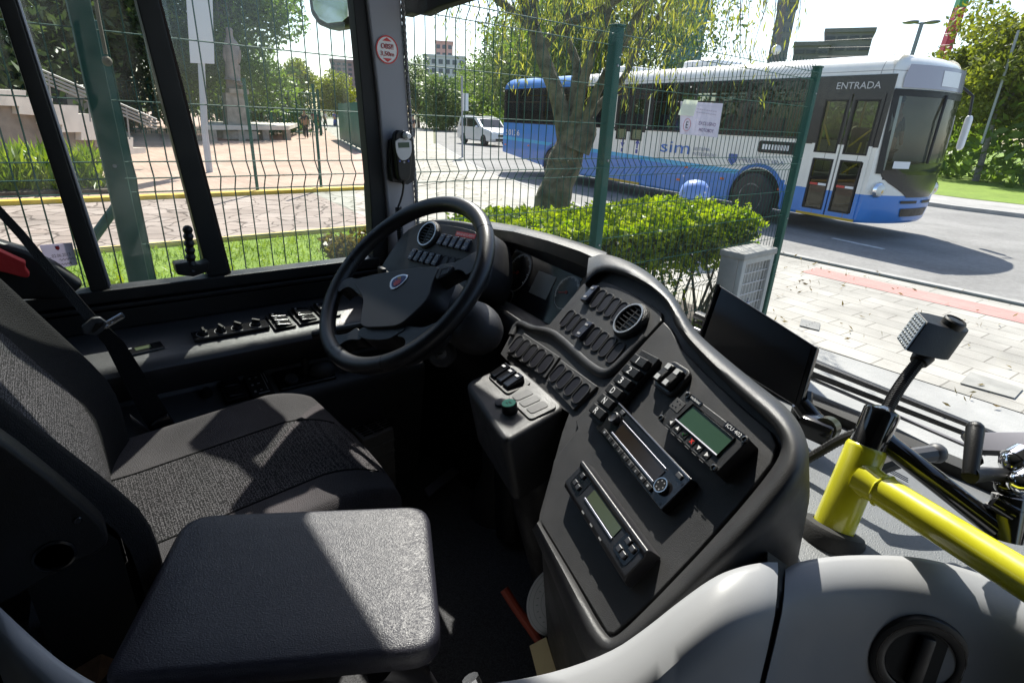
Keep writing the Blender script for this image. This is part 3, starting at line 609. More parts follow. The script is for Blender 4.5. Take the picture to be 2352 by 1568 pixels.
for f in mb.bm.faces:
    c = f.calc_center_median()
    if (c.y < .05 or c.y > BW-.05) and any(a < c.x < b_ for a, b_ in OPEN) and 1.73 < c.z < 2.74: kill.append(f)
    elif c.y < .05 and .07 < c.x < 1.17 and .38 < c.z < 2.49: kill.append(f)
    elif c.x > 1.2 and .25 < c.y < 2.25 and 1.12 < c.z < 2.5 and c.y < 2.2: kill.append(f)
bmesh.ops.delete(mb.bm, geom=kill, context='FACES'); obj('body', mb, BUSP, bus, smooth=30)
mb = MB(); mb.box((-5.95, 1.21, 1.0), (11.9, 2.36, .04)); mb.box((.6, 1.2, .42), (1.1, 2.2, .04)); mb.box((-.02, 1.4, .72), (.04, 2.0, .56)); obj('cabin_floor', mb, mat('bus_floor_grey', (.12, .12, .12), .7), bus, smooth=0)
SEATM = mat('bus_seat', (.03, .06, .18), .7); s0_ = None
for k in range(9):
    for yy_ in (.35, .75, 1.75, 2.15):
        x = -11.2+k*1.15
        if x > -1.5 or (yy_ < 1 and -6.2 < x < -4.2): continue
        if s0_ is None: mb = MB(); mb.box((x, yy_, 1.42), (.42, .38, .10), bev=.03); mb.box((x-.20, yy_, 1.78), (.08, .38, .70), bev=.03); s0_ = obj('seat', mb, SEATM, bus); x0_, y0_ = x, yy_
        else: o = s0_.copy(); COL.objects.link(o); o.parent = bus; o.location = s0_.location+V((x-x0_, yy_-y0_, 0))
YR = mat('yellow_rail', (.55, .40, .03), .4)
for x in (-10.2, -7.9, -5.95, -4.3, -2.4, -.2):
    for yy_ in (.62, 1.9): mb = MB(); mb.tube([(x, yy_, 1.0), (x, yy_, 2.9)], .022, 6); obj('stanchion', mb, YR, bus)
for yy_ in (.7, 1.8): mb = MB(); mb.tube([(-11.7, yy_, 2.62), (0, yy_, 2.62)], .02, 6); obj('ceiling_rail', mb, YR, bus)
mb = MB(); mb.box((1.1, 1.5, 1.0), (.5, 1.7, .75), bev=.06); obj('driver_dash', mb, BLK, bus)
mb = MB(); mb.box((.1, 1.9, 1.25), (.5, .5, .12), bev=.04); mb.box((-.15, 1.9, 1.6), (.12, .5, .75), bev=.04); obj('driver_seat', mb, BLK, bus)
BGL = glass_mat('bus_glass', (.42, .46, .46), .9); CGL = mat('car_glass', (.018, .022, .026), .06, spec=.6); DGL = glass_mat('door_glass', (.8, .8, .75), .8, .12, (.10, .10, .08))
def side_box(name, xa, xb, za, zb_, m, out=.012, th=.02, parent=bus, bev=.004, r=0):
    mb = MB()
    if r: mb.prism([((xa+xb)/2+p[0], -out, (za+zb_)/2+p[1]) for p in rrect(xb-xa, zb_-za, r)], (0, th, 0))
    else: mb.box(((xa+xb)/2, -out+th/2, (za+zb_)/2), (xb-xa, th, zb_-za))
    return obj(name, mb, m, parent, smooth=0 if not r else 20)
for xa, xb in ((-11.85, -11.0), (-10.95, -9.5), (-9.45, -8.0), (-7.95, -5.95), (-4.4, -3.05), (-3.0, -1.62), (-1.57, -.15)):
    w_ = side_box('window', xa, xb, 1.72, 2.78, BGL, .008, .02, r=.05)
    side_box('frame_bar', xa+.03, xb-.03, 2.36, 2.39, BLK, .013, .008, w_)
    mb = MB(); mb.box(((xa+xb)/2, BW, 2.25), (xb-xa, .01, 1.06)); obj('window', mb, BGL, bus, smooth=0)
for xc, zc, s_ in ((-11.4, 2.1, .2), (-8.7, 2.0, .25), (-3.7, 2.1, .3), (-2.2, 2.15, .25)): pass
side_box('door_header', -5.85, -4.48, 2.56, 2.80, mat('bus_black3', (.02, .02, .024), .2), .008, .02)
mb = MB()
for x0_, x1_, z0_, z1_ in ((-.10, .06, 1.63, 2.8), (1.18, 1.27, 1.63, 2.8), (.06, 1.18, 2.50, 2.8)): mb.box(((x0_+x1_)/2, 0, (z0_+z1_)/2), (x1_-x0_, .016, z1_-z0_))
obj('door_surround', mb, mat('bus_black', (.02, .02, .024), .2), bus, smooth=0)
mb = MB()
for xc in (-11.92, -10.975, -9.475, -7.975, -5.90, -4.44, -3.025, -1.595, -.125): mb.box((xc, -.002, 2.24), (.13 if xc in (-11.92, -5.90, -4.44) else .07, .016, 1.06)); mb.box((xc, BW+.002, 2.24), (.07, .016, 1.06))
for yy_ in (-.002, BW+.002): mb.box((-5.95, yy_, 2.77), (12.0, .016, .05)); mb.box((-5.95, yy_, 1.72), (12.0, .016, .04))
obj('window_pillars', mb, mat('bus_black', (.02, .02, .024), .2), bus, smooth=0)
DGP = glass_mat('door_glass', (.72, .74, .66), .9)
def door(xa, xb, za, zb_, panes, rails=()):
    mb = MB(); up = MB(); zs_ = sorted(panes, key=lambda q: q[2]); z = za
    px0, px1 = panes[0][0], panes[0][1]
    def bar(x0_, x1_, z0_, z1_):
        if z1_ <= 1.645: mb.box(((x0_+x1_)/2, -.012, (z0_+z1_)/2), (x1_-x0_, .03, z1_-z0_))
        elif z0_ >= 1.645: up.box(((x0_+x1_)/2, -.012, (z0_+z1_)/2), (x1_-x0_, .03, z1_-z0_))
        else: bar(x0_, x1_, z0_, 1.645); bar(x0_, x1_, 1.6451, z1_)
    bar(xa, px0, za, zb_); bar(px1, xb, za, zb_)
    for q in zs_: bar(px0, px1, z, q[2]); z = q[3]
    bar(px0, px1, z, zb_)
    d = obj('door', mb, BUSP, bus, smooth=0); obj('upper_frame', up, mat('bus_black', (.02, .02, .024), .2), d, smooth=0)
    for (pa, pb, qa, qb) in panes:
        k = MB()
        for c_, s_ in ((((pa+pb)/2, -.020, qa), (pb-pa+.03, .025, .03)), (((pa+pb)/2, -.020, qb), (pb-pa+.03, .025, .03)), ((pa, -.020, (qa+qb)/2), (.03, .025, qb-qa)), ((pb, -.020, (qa+qb)/2), (.03, .025, qb-qa))): k.box(c_, s_)
        obj('seal', k, BLK, d, smooth=0)
        k = MB(); k.box(((pa+pb)/2, -.010, (qa+qb)/2), (pb-pa, .004, qb-qa)); obj('pane', k, DGP, d, smooth=0)
        if qb < 1.5:
            for i, m in enumerate((mat('reflector_red', (.5, .04, .03), .4), WHITE)):
                k = MB(); w3 = (pb-pa)*.42; k.box((pa+(pb-pa)*(.27+.45*i), -.015, .92), (w3, .004, .04)); obj('reflector', k, m, d, smooth=0)
    for a_, b_ in rails:
        k = MB(); k.tube([(a_[0], .06, a_[1]), (b_[0], .06, b_[1])], .018, 8); obj('handrail', k, YR, d)
door(.06, .605, .37, 2.5, [(.14, .55, 1.50, 2.39), (.17, .545, .47, 1.37)], [((.16, 1.98), (.36, 1.62)), ((.15, 1.55), (.27, 1.4))])
door(.635, 1.18, .37, 2.5, [(.70, 1.11, 1.50, 2.39), (.70, 1.07, .47, 1.37)], [((.72, 1.62), (1.08, 1.95)), ((.72, 1.15), (.95, 1.33)), ((.90, 1.45), (.93, 1.70))])
door(-5.76, -5.18, .40, 2.55, [(-5.66, -5.26, 1.45, 2.45)]); door(-5.15, -4.57, .40, 2.55, [(-5.06, -4.66, 1.45, 2.45)])
YS = mat('yellow_step', (.55, .35, .02), .5)
side_box('step_edge', .05, 1.19, .33, .375, YS, .03, .03); side_box('step_edge', -5.78, -4.55, .34, .40, YS, .03, .03)
sp2 = side_box('route_box', -1.12, -.1, 1.40, 1.63, BLK, .012, .02, r=.04)
mb = MB()
for k in range(9): mb.box((-1.0+k*.07, -.014, 1.515), (.045, .004, .10))
obj('route_print', mb, WHITE, sp2, smooth=0)
sideM = lambda x, z: Matrix.Translation((x, -.014, z)) @ Matrix.Rotation(R(90), 4, 'X')
mb = MB(); text(mb, 'ENTRADA', sideM(.66, 2.635), .11, .78); obj('lettering', mb, GREYPRINT if False else mat('door_lettering', (.5, .5, .5), .5), bus, smooth=0)
mb = MB(); text(mb, '50136', sideM(-11.3, 1.38), .19, .95); obj('fleet_number', mb, WHITEP, bus, smooth=0)
mb = MB(); text(mb, 'sim', sideM(-3.45, 1.35), .26, .95); obj('logo', mb, mat('logo_blue', (.05, .16, .50), .5), bus, smooth=0)
mb = MB(); text(mb, 'SISTEMA', sideM(-2.62, 1.36), .07, .5); text(mb, 'INTEGRADO', sideM(-2.52, 1.25), .07, .7); text(mb, 'PREFEITURA', sideM(-.98, 1.22), .09, 1.1); obj('lettering', mb, mat('grey_blue_print', (.25, .27, .36), .5), bus, smooth=0)
mb = MB(); mb.poly([(-1.82, 1.32), (-1.6, 1.32), (-1.6, 1.18), (-1.71, 1.08), (-1.82, 1.18)][::-1], 0, .004, Matrix.Rotation(R(90), 4, 'X') @ Matrix.Translation((0, 0, .012))); obj('crest', mb, mat('crest_blue', (.04, .10, .32), .5), bus, smooth=0)
for xc, up in ((-5.36, -1), (-4.78, 1)):
    mb = MB(); mb.poly([(xc-.09, 1.36), (xc+.09, 1.36), (xc, 1.36+.12*up)], 0, .004, Matrix.Rotation(R(90), 4, 'X') @ Matrix.Translation((0, 0, .024))); mb.box((xc, -.026, 1.36-.05*up), (.06, .004, .14)); mb.box((xc, -.026, 1.17), (.09, .004, .10)); obj('arrow', mb, mat('arrow_blue', (.06, .08, .32), .5), bus, smooth=0)
for xc, zc in ((-.42, .72), (-3.2, .62), (-1.9, .78), (-5.0, 1.0), (-3.0, .93), (-10.2, 1.0), (-11.8, .95)):
    mb = MB(); mb.box((xc, -.010, zc), (.10, .016, .045), bev=.006); obj('marker_light', mb, mat('amber_lens', (.65, .14, .02), .3), bus)
def wheel(parent, x, y, z, r, w, side=-1):
    Mx = Matrix.Translation((x, y, z)) @ Matrix.Rotation(R(90), 4, 'X')
    wh = obj('wheel', MB().lathe([(r*.55, -w/2), (r*.92, -w/2), (r, -w*.32), (r, w*.32), (r*.92, w/2), (r*.55, w/2)], 32, Mx), TYRE, parent)
    rm = MB(); rm.lathe([(r*.60, 0), (r*.60, w*.50), (r*.54, w*.50), (r*.50, w*.34), (r*.30, w*.30), (r*.26, w*.44), (.02, w*.46)], 28, Mx)
    obj('rim', rm, mat('wheel_rim', (.30, .30, .30), .5, .3), wh); return wh
for xc in (-1.0, -8.55):
    mb = MB(); mb.loft([[(xc+r_*math.cos(a), y_, .48+r_*math.sin(a)) for a in [math.pi*(k-1)/22 for k in range(25)]] for r_, y_ in ((.70, -.004), (.70, -.03), (.63, -.03), (.63, .2))], False); obj('wheel_arch', mb, mat('arch_blue', (.02, .13, .42), .35), bus)
    mb = MB(); mb.prism([(xc+.635*math.cos(math.pi*k/20), -.006, .48+.6*math.sin(math.pi*k/20)) for k in range(21)]+[(xc-.635, -.006, .33), (xc+.635, -.006, .33)], (0, .02, 0)); obj('arch_recess', mb, mat('arch_black', (.004, .004, .004), .9), bus, smooth=0)
    wheel(bus, xc, -.02+.02, .49, .49, .26)
    wheel(bus, xc, BW-.14, .49, .49, .26)
def front_patch(name, poly_lz, out, m, parent=bus, n=18, th=0):   # patch following the nose; poly as rows (z, l0, l1)
    mb = MB(); rows = []
    for z, l0, l1 in poly_lz: rows.append([(nose(l0+(l1-l0)*k/n, z)+out, l0+(l1-l0)*k/n, z) for k in range(n+1)])
    mb.loft(rows, False); return obj(name, mb, m, parent)
WSG = glass_mat('bus_windscreen_glass', (.75, .8, .8), .9, .45, (.03, .035, .035))
front_patch('windscreen_mask', [(.80, .80, 1.62), (.88, .66, 1.76), (.96, .50, 1.92), (1.05, .32, 2.10), (1.15, .18, 2.24), (1.26, .12, 2.30)], .008, mat('bus_black2', (.02, .02, .022), .15))
front_patch('windscreen', [(1.20, .15, 2.27), (1.45, .10, 2.32), (2.0, .09, 2.33), (2.54, .09, 2.33)], .016, glass_mat('bus_windscreen', (.50, .54, .53), 1.2))
ds = front_patch('destination_sign', [(2.60, .16, 2.26), (2.75, .16, 2.26), (2.96, .22, 2.20)], .016, mat('destination_glass', (.34, .33, .38), .15))
front_patch('route_card', [(2.66, .9, 1.5), (2.90, .9, 1.5)], .022, WHITE, ds); front_patch('windscreen_edge', [(2.47, .10, 2.32), (2.56, .10, 2.32)], .021, BLK); front_patch('roof_cap', [(2.555, .04, 2.38), (2.58, .04, 2.38)], .03, BLK)
front_patch('paper_card', [(1.30, .3, .62), (1.42, .3, .62)], .024, WHITEP)
front_patch('grille_slot', [(.69, .70, 1.15), (.74, .68, 1.15)], .012, BLK); front_patch('grille_slot', [(.69, 1.35, 1.8), (.74, 1.35, 1.82)], .012, BLK)
for l0, l1 in ((.06, .17), (2.25, 2.36)): front_patch('windscreen_edge', [(1.2, l0, l1), (1.6, l0-.02, l1-.03), (2.56, l0-.02, l1-.03)], .02, BLK, n=3)
front_patch('bumper_grille', [(.45, .8, 1.7), (.60, .75, 1.75)], .012, BLK)
for l in (.24, 2.18):
    mb = MB(); mb.ball((nose(l, .9)-.035, l, .92), (.065, .21, .15)); obj('headlight_bezel', mb, CHROME, bus)
    mb = MB(); mb.ball((nose(l, .9)-.022, l, .92), (.07, .18, .12)); hl = obj('headlight', mb, mat('headlight_lens', (.7, .68, .62), .1, spec=.8), bus)
    mb = MB(); mb.ball((nose(l, .9)+.0, l-.02, .90), (.055, .05, .05)); obj('bulb', mb, mat('warm_lamp', (.8, .5, .15), .3), hl)
mb = MB(); mb.tube([(nose(1.1, 2.5)+.03, 1.1, 2.52), (nose(1.0, 2.1)+.06, 1.0, 2.1), (nose(1.0, 1.4)+.05, 1.0, 1.4)], .025, 6); obj('wiper', mb, BLK, bus)
mb = MB(); mb.prism([(nose(2.4, 2)+.20+p[0]*.5, 2.50, 1.95+p[1]) for p in rrect(.22, .62, .09)], (0, .12, 0)); obj('mirror', mb, WHITE, bus, bev=.03)
mb = MB(); mb.tube([(nose(2.4, 2.6), 2.45, 2.75), (nose(2.4, 2.6)+.18, 2.55, 2.6), (nose(2.4, 2)+.20, 2.55, 2.2)], .025, 6); obj('mirror_arm', mb, BLK, bus)
for xa, xb, y_ in ((-7.3, -6.1, .45), (-4.1, -3.1, .5)):
    mb = MB(); mb.box(((xa+xb)/2, 1.25, 3.22), (xb-xa, 1.5, .2), bev=.08, seg=3); obj('roof_hatch', mb, WHITE, bus)
# ---- white suv
s0 = az(1086, 331, 0); s1 = az(1118, 343, 0); dv = (s1-s0).normalized()
suv = thing('parked_car', 'white sport utility car on the street behind the blue bus', 'car', (s0.x-.6, s0.y-.4, -.012), R(-5)); suv.scale = (1.1, 1.1, 1.1)
CARW = mat('car_white', (.75, .75, .76), .25, coat=.6)
prof = [(-.95, .35), (-1.0, .7), (-.95, 1.02), (-.62, 1.62), (-.3, 1.72), (1.2, 1.72), (1.65, 1.62), (2.3, 1.10), (3.2, .98), (3.5, .82), (3.55, .45), (3.4, .28), (-.7, .28)]
mb = MB(); mb.loft([[(x, y, z if z < 1.05 else 1.05+(z-1.05)*1) for x, z in prof] for y in (0, 1.8)], True, True, True); obj('body', mb, CARW, suv, bev=.09, seg=3)
for xs in ([(-.55, 1.1), (-.35, 1.55), (.35, 1.6), (.35, 1.1)], [(.42, 1.1), (.42, 1.6), (1.25, 1.6), (1.5, 1.5), (2.0, 1.1)]):
    for yy_ in (-.006, 1.786):
        mb = MB(); mb.prism([(x, yy_, z) for x, z in xs], (0, .02, 0)); obj('window', mb, CGL, suv, smooth=0)
mb = MB(); mb.prism([(1.72, .2, 1.575), (2.26, .14, 1.135), (2.26, 1.66, 1.135), (1.72, 1.6, 1.575)], (.02, 0, .02)); obj('windscreen', mb, CGL, suv, smooth=0)
for x in (-.1, 2.55):
    for y in (.10, 1.70): wheel(suv, x, y, .35, .35, .24)
for y in (.25, 1.55):
    mb = MB(); mb.ball((3.46, y, .80), (.08, .17, .09)); obj('headlight', mb, mat('car_lamp', (.8, .8, .8), .1), suv)
    mb = MB(); mb.ball((1.85, -.1 if y < 1 else 1.9, 1.12), (.07, .1, .08)); obj('door_mirror', mb, CARW, suv)
mb = MB(); mb.box((3.53, .9, .66), (.05, .8, .14), bev=.02); obj('grille', mb, BLK, suv)
mb = MB(); mb.box((3.55, .9, .42), (.04, 1.2, .12), bev=.02); obj('bumper_intake', mb, BLK, suv)
for y in (.2, 1.6): mb = MB(); mb.tube([(-.3, y, 1.76), (1.2, y, 1.76)], .02, 6); obj('roof_rail', mb, STEEL, suv)
# ================================================================ FARTHER AWAY
G1 = 'park trees beyond the street'; G2 = 'trees round the plaza'; G3 = 'trees at the far end of the street'
tree('broadleaf_tree', 'big dark broadleaf tree over the stairs, leftmost behind the plaza', -31, -4, 3.6, .35, 8.5, 7.0, 24000, .42, LEAF_D, G2, 60)
tree('broadleaf_tree', 'dark dense tree behind the statue', -44, 4.0, 3.2, .35, 8.5, 8.5, 26000, .46, LEAF_D, G2, 60)
tree('broadleaf_tree', 'dark tree with a ragged sunlit edge left of the pink tower', -40, 9.7, 3.0, .3, 4.7, 7.2, 24000, .36, LEAF_M, G2, 46)
tree('broadleaf_tree', 'tall dark tree behind the white sign board', -54, 5.5, 3.5, .4, 8.5, 9.5, 18000, .6, LEAF_D, G2, 40)
tree('broadleaf_tree', 'dark tree at the back of the stairs', -48, -8, 3.5, .4, 11, 10, 18000, .6, LEAF_D, G2, 40)
for i, (x, y, h, r, m_, l) in enumerate([(-62, 20.5, 2.0, 2.3, LEAF_G, 'small yellowish tree at the end of the plaza walk'), (-75, 30, 1.8, 2.7, LEAF_G, 'distant golden green tree below the pink tower'),
        (-78, 44, 2.4, 4.0, LEAF_F, 'pale green tree beside the windscreen pillar, across the street'), (-70, 52, 2.4, 4.4, LEAF_M, 'bright round tree across the street, left of the white car'), (-55, 44, 3, 5.8, LEAF_M, 'green tree across the street above the white car'),
        (-46, 40, 3.4, 6.0, LEAF_F, 'dark green tree behind the rear of the blue bus'), (-38, 36, 3.2, 5.5, LEAF_M, 'full tree behind the willow limbs'), (-33, 38, 4, 6.5, LEAF_F, 'tall tree behind the bus roof and the fence post'), (-95, 66, 2.5, 5.0, LEAF_F, 'hazy far tree mass at the bend of the street')]):
    tree('street_tree', l, x, y, h, .15+h*.03, r*1.15, r, 11000, .34 if r < 5 else .42, m_, G3, 36)
for (x, y, h, r, m_, l, n, ls, ln) in [(-7.2, 33, 3.3, 2.7, LEAF_G, 'slim golden green tree with a leaning pale trunk on the lawn right of the bus', 6000, .26, (-.3, .8)), (-12.5, 46, 2.2, 3.0, LEAF_G, 'yellow green tree behind the bus roof corner', 5500, .36, (0, 0)),
        (-5.2, 48, 3.0, 4.6, LEAF_D, 'dark tree behind the slim golden tree', 6500, .42, (0, 0)), (-.6, 38, 3.4, 5.0, LEAF_M, 'large silvery green tree at the right edge', 7500, .32, (0, 0)), (-12, 64, 2.8, 4.2, LEAF_F, 'greyish tree on the skyline below the red mast', 6000, .6, (0, 0)),
        (-24, 66, 2.2, 3.6, LEAF_G, 'low yellowish tree just above the bus roof', 5000, .5, (0, 0)), (4.2, 52, 4.5, 8.2, LEAF_M, 'tallest leafy tree in the top right corner', 7500, .5, (0, 0)), (-2, 62, 4, 8, LEAF_D, 'dark tree deep in the park', 4000, .6, (0, 0))]:
    tree('park_tree', l, x, y, h, .06+h*.02, r*1.12, r*.95, int(n*2.6), ls, m_, G1, 44, ln, mat('pale_bark', (.22, .20, .18), .85, var=.3, vscale=6) if ln[1] else BARK)
c = [(npr.uniform(-40, 20), npr.uniform(66, 80), npr.uniform(.5, 2.2), 4, 4, 2.2) for k in range(26)]
leaf_obj('undergrowth', cloud(c, 6000), .6, .35, LEAF_D, None, kind='stuff', base=(-10, 70, 0))
c = [(npr.uniform(-60, -45), npr.uniform(-16, 17), npr.uniform(.6, 4.0), 3, 3, 2.2) for k in range(46)]
leaf_obj('plaza_shrubbery', cloud(c, 16000), .5, .3, LEAF_D, None, kind='stuff', base=(-55, 4, 0))
c = [(-90+k*2.6+npr.uniform(-2, 2), 68-k*1.05+npr.uniform(-2, 2), npr.uniform(.8, 3.6), 3, 3, 1.9) for k in range(34)]
leaf_obj('street_shrubbery', cloud(c, 15000), .5, .3, LEAF_M, None, kind='stuff', base=(-60, 55, 0))
c = []
for k in range(30): p = rng_at(npr.uniform(962, 1085), 262, npr.uniform(76, 92)); c.append((p.x, p.y, npr.uniform(.8, 5.6), 2.4, 2.4, 1.6))
leaf_obj('roadside_thicket', cloud(c, 9000), .5, .3, LEAF_F, None, kind='stuff', base=tuple(c[0][:2])+(0,))
# lawn shrub and strap leaved bed
t = thing('shrub', 'small bronze leaved shrub just outside the window sill left of the steering wheel', 'shrub', (-6.1, 2.55, 0))
c = [(-6.1+npr.uniform(-.35, .5), 2.4+npr.uniform(-.2, .55), .28+npr.uniform(0, .2), .16, .16, .14) for k in range(14)]
leaf_obj('leaves', cloud(c, 900), .10, .05, LEAF_R, t)
mb = MB()
for k in c[:8]: mb.tube([(-6.1, 2.55, 0), V(k[:3])], [.012, .005], 5)
obj('stems', mb, BARK, t)
t = thing('flower_bed_plants', 'bed of yellow green strap leaved plants below the concrete stairs', 'plants', (-14.8, .3, 0))
n = 2600; x = npr.uniform(-16.2, -14.2, n); y = npr.uniform(-4, .75, n); z = npr.uniform(.12, .75, n)
leaf_obj('leaves', np.stack([x, y, z], 1), .6, .08, LEAF_S, t, dirs=np.stack([npr.normal(size=n)*.5, npr.normal(size=n)*.5, np.ones(n)], 1))
mb = MB(); mb.box((-15.2, -1.7, .06), (2.4, 5.2, .14)); obj('bed_kerb', mb, mat('bed_earth', (.07, .05, .035), .95, var=.3, vscale=5), t)
c = [(-3.0+npr.uniform(-.5, .6), -.35+npr.uniform(-.5, .45), .5+npr.uniform(0, .55), .16, .16, .14) for k in range(26)]
t = thing('shrub', 'leafy green shrub outside the sticker on the side window', 'shrub', (-2.95, -.4, 0))
leaf_obj('leaves', cloud(c, 2200), .10, .035, LEAF_S, t)
mb = MB()
for k in c[:14]: mb.tube([(-2.95, -.4, 0), V(k[:3])], [.014, .005], 5)
obj('stems', mb, BARK, t)
# ---- concrete stairs with balustrade
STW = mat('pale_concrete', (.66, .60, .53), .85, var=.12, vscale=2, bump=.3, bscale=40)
st = thing('staircase', 'pale concrete outdoor staircase with stepped flank and railings', 'stairs', (-20, -2, 0))
bp_ = [rng_at(*q, 20.0) for q in [(283, 355), (250, 340), (215, 318), (172, 305), (130, 275), (60, 255), (0, 245)]]
SF = Fr((-20, -1.2, 0), (.8, -.6, 0), (0, 0, 1))
if SF.n.dot(CAM-SF.o) < 0: SF = Fr((-20, -1.2, 0), (-.8, .6, 0), (0, 0, 1))
def sp(x, y): return SF.px(x, y)
steps = [(385, 392), (372, 392), (372, 366), (335, 366), (335, 340), (306, 340), (306, 316), (282, 316), (282, 294), (258, 294), (258, 282), (237, 282), (237, 273), (209, 273), (209, 262), (180, 262), (180, 243), (121, 240), (121, 224), (60, 224), (60, 208), (-120, 205)]
lower = [(-120, 238), (44, 244), (44, 262), (98, 266), (98, 285), (143, 287), (143, 304), (187, 304), (187, 322), (230, 322), (230, 338), (256, 338), (256, 356), (300, 358), (300, 378), (340, 380), (340, 395)]
mb = MB(); mb.prism([sp(*q) for q in steps+lower], -SF.n*1.4); obj('step_flank', mb, STW, st, smooth=0)
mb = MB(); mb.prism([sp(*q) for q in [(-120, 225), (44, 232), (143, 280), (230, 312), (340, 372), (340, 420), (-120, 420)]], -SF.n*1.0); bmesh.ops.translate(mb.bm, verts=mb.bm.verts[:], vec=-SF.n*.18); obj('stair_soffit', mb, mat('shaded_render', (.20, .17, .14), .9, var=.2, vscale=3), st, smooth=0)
mb = MB()
for dy in (0, 9, 18, 27): mb.tube([ax(70, 150+dy, -19.6), ax(360, 275+dy*.8, -19.6)], .028, 6)
for q in ((110, 215), (200, 255), (290, 295)): mb.tube([ax(q[0], q[1]-48, -19.6), ax(q[0]+8, q[1]+25, -19.6)], .022, 6)
obj('handrail', mb, mat('grey_rail', (.30, .28, .26), .6), st)
t = thing('plaza_building', 'beige wall with dark openings behind the stairs', 'building', (-33, -8, 0))
mb = MB(); mb.prism([ax(*q, -33) for q in [(-300, 150), (95, 215), (150, 200), (235, 215), (240, 262), (330, 335), (-300, 380)]], (-4, 0, 0)); obj('wall', mb, mat('beige_render', (.30, .26, .21), .9, var=.12, vscale=1), t, smooth=0)
mb = MB(); mb.prism([ax(*q, -32.95) for q in [(100, 205), (150, 205), (160, 270), (110, 270)]], (-.02, 0, 0)); obj('doorway', mb, mat('dark_opening', (.02, .02, .025), .7), t, smooth=0)
t = thing('plaza_lamp_post', 'blue metal post standing beside the stairs', 'post', ax(255, 340, -22))
mb = MB(); mb.tube([ax(262, 330, -22), ax(228, 205, -22)], .10, 8); obj('post', mb, mat('blue_paint', (.04, .10, .45), .4), t)
# ---- rope hanging in the side window
mb = MB(); q = [ax(213, -40, -1.66), ax(226, 40, -1.66), ax(243, 125, -1.66)]; mb.tube(q, .004, 8); mb.ball(ax(246, 141, -1.66), (.010, .010, .011))
obj('rope', mb, mat('natural_rope', (.25, .22, .18), .9, bump=1, bscale=900), None, 'natural fibre rope with a knotted end hanging outside the side window', 'rope')
# ---- white sign board on a pole
t = thing('sign_board', 'back of a white sign board on a grey pole beyond the side window', 'sign', (az(482, 400, 0).x, az(482, 400, 0).y, 0))
sx = az(482, 400, 0); X_s = sx.x
mb = MB(); mb.tube([(sx.x, sx.y, 0), ax(470, 300, X_s), ax(455, 0, X_s), ax(448, -150, X_s)], .085, 10); obj('pole', mb, mat('galvanised_pole', (.42, .43, .47), .5, .2), t)
mb = MB(); mb.prism([ax(*q, X_s+.1) for q in [(418, -150), (483, -150), (492, 147), (437, 145)]], (.03, 0, 0)); obj('board', mb, mat('board_back', (.58, .57, .60), .5), t, smooth=0)
# ---- figures: one continuous skinned body each, clothes as children
def skin(name, pts, edges, m, parent, sub=1):
    me = bpy.data.meshes.new(name); off = ROOT[parent]
    me.from_pydata([tuple(V(p[:3])-off) for p in pts], edges, []); o = bpy.data.objects.new(name, me); COL.objects.link(o); o.parent = parent; ROOT[o] = off
    sk = o.modifiers.new('skin', 'SKIN'); sk.use_smooth_shade = True
    for v, p in zip(me.skin_vertices[0].data, pts): v.radius = (p[3], p[3])
    me.skin_vertices[0].data[0].use_root = True
    if sub: s_ = o.modifiers.new('sub', 'SUBSURF'); s_.levels = s_.render_levels = sub
    me.materials.append(m); return o
SKIN = mat('skin', (.35, .2, .13), .6)
def person(x, y, label, shirt, pants, yaw=0, h=1.72, stride=.16, z0=.05):
    t = thing('person', label, 'person', (x, y, z0), 0, 'people walking in the distance')
    c_, s_ = math.cos(yaw), math.sin(yaw)
    def P(f, l, z, r): return (x+f*c_-l*s_, y+f*s_+l*c_, z0+z*h/1.72, r)
    pts = [P(0, 0, .92, .12), P(0, 0, 1.15, .13), P(0, 0, 1.38, .14), P(0, 0, 1.50, .055), P(.01, 0, 1.60, .085), P(.01, 0, 1.69, .07),
           P(0, .17, 1.38, .06), P(.06, .23, 1.12, .045), P(.12, .22, .88, .035), P(0, -.17, 1.38, .06), P(-.06, -.23, 1.12, .045), P(-.04, -.22, .86, .035),
           P(stride*.4, .09, .50, .065), P(stride, .09, .08, .045), P(stride+.12, .09, .04, .04), P(-stride*.4, -.09, .50, .065), P(-stride, -.09, .08, .045), P(-stride+.12, -.09, .04, .04)]
    ed = [(0, 1), (1, 2), (2, 3), (3, 4), (4, 5), (2, 6), (6, 7), (7, 8), (2, 9), (9, 10), (10, 11), (0, 12), (12, 13), (13, 14), (0, 15), (15, 16), (16, 17)]
    skin('body', pts, ed, SKIN, t)
    a = [0, 1, 2, 6, 7, 9, 10]; q = [(*pts[i][:3], pts[i][3]+.018) for i in a]; skin('shirt', q, [(0, 1), (1, 2), (2, 3), (3, 4), (2, 5), (5, 6)], shirt, t)
    a = [0, 12, 13, 15, 16]; q = [(*pts[i][:3], pts[i][3]+.018) for i in a]; skin('trousers', q, [(0, 1), (1, 2), (0, 3), (3, 4)], pants, t)
    mb = MB(); hp = V(pts[5][:3])+V((0, 0, .03)); mb.ball(hp-V((.02*c_, .02*s_, 0)), (.095, .095, .075)); obj('hair', mb, mat('dark_hair', (.015, .012, .01), .6), t)
    return t
cl = lambda n_, c_: mat('cloth_'+n_, c_, .85)
DK, BL_, WH, GY, RD = cl('dark', (.025, .025, .035)), cl('blue', (.04, .08, .35)), cl('white', (.6, .6, .6)), cl('grey', (.2, .2, .22)), cl('red', (.35, .08, .08))
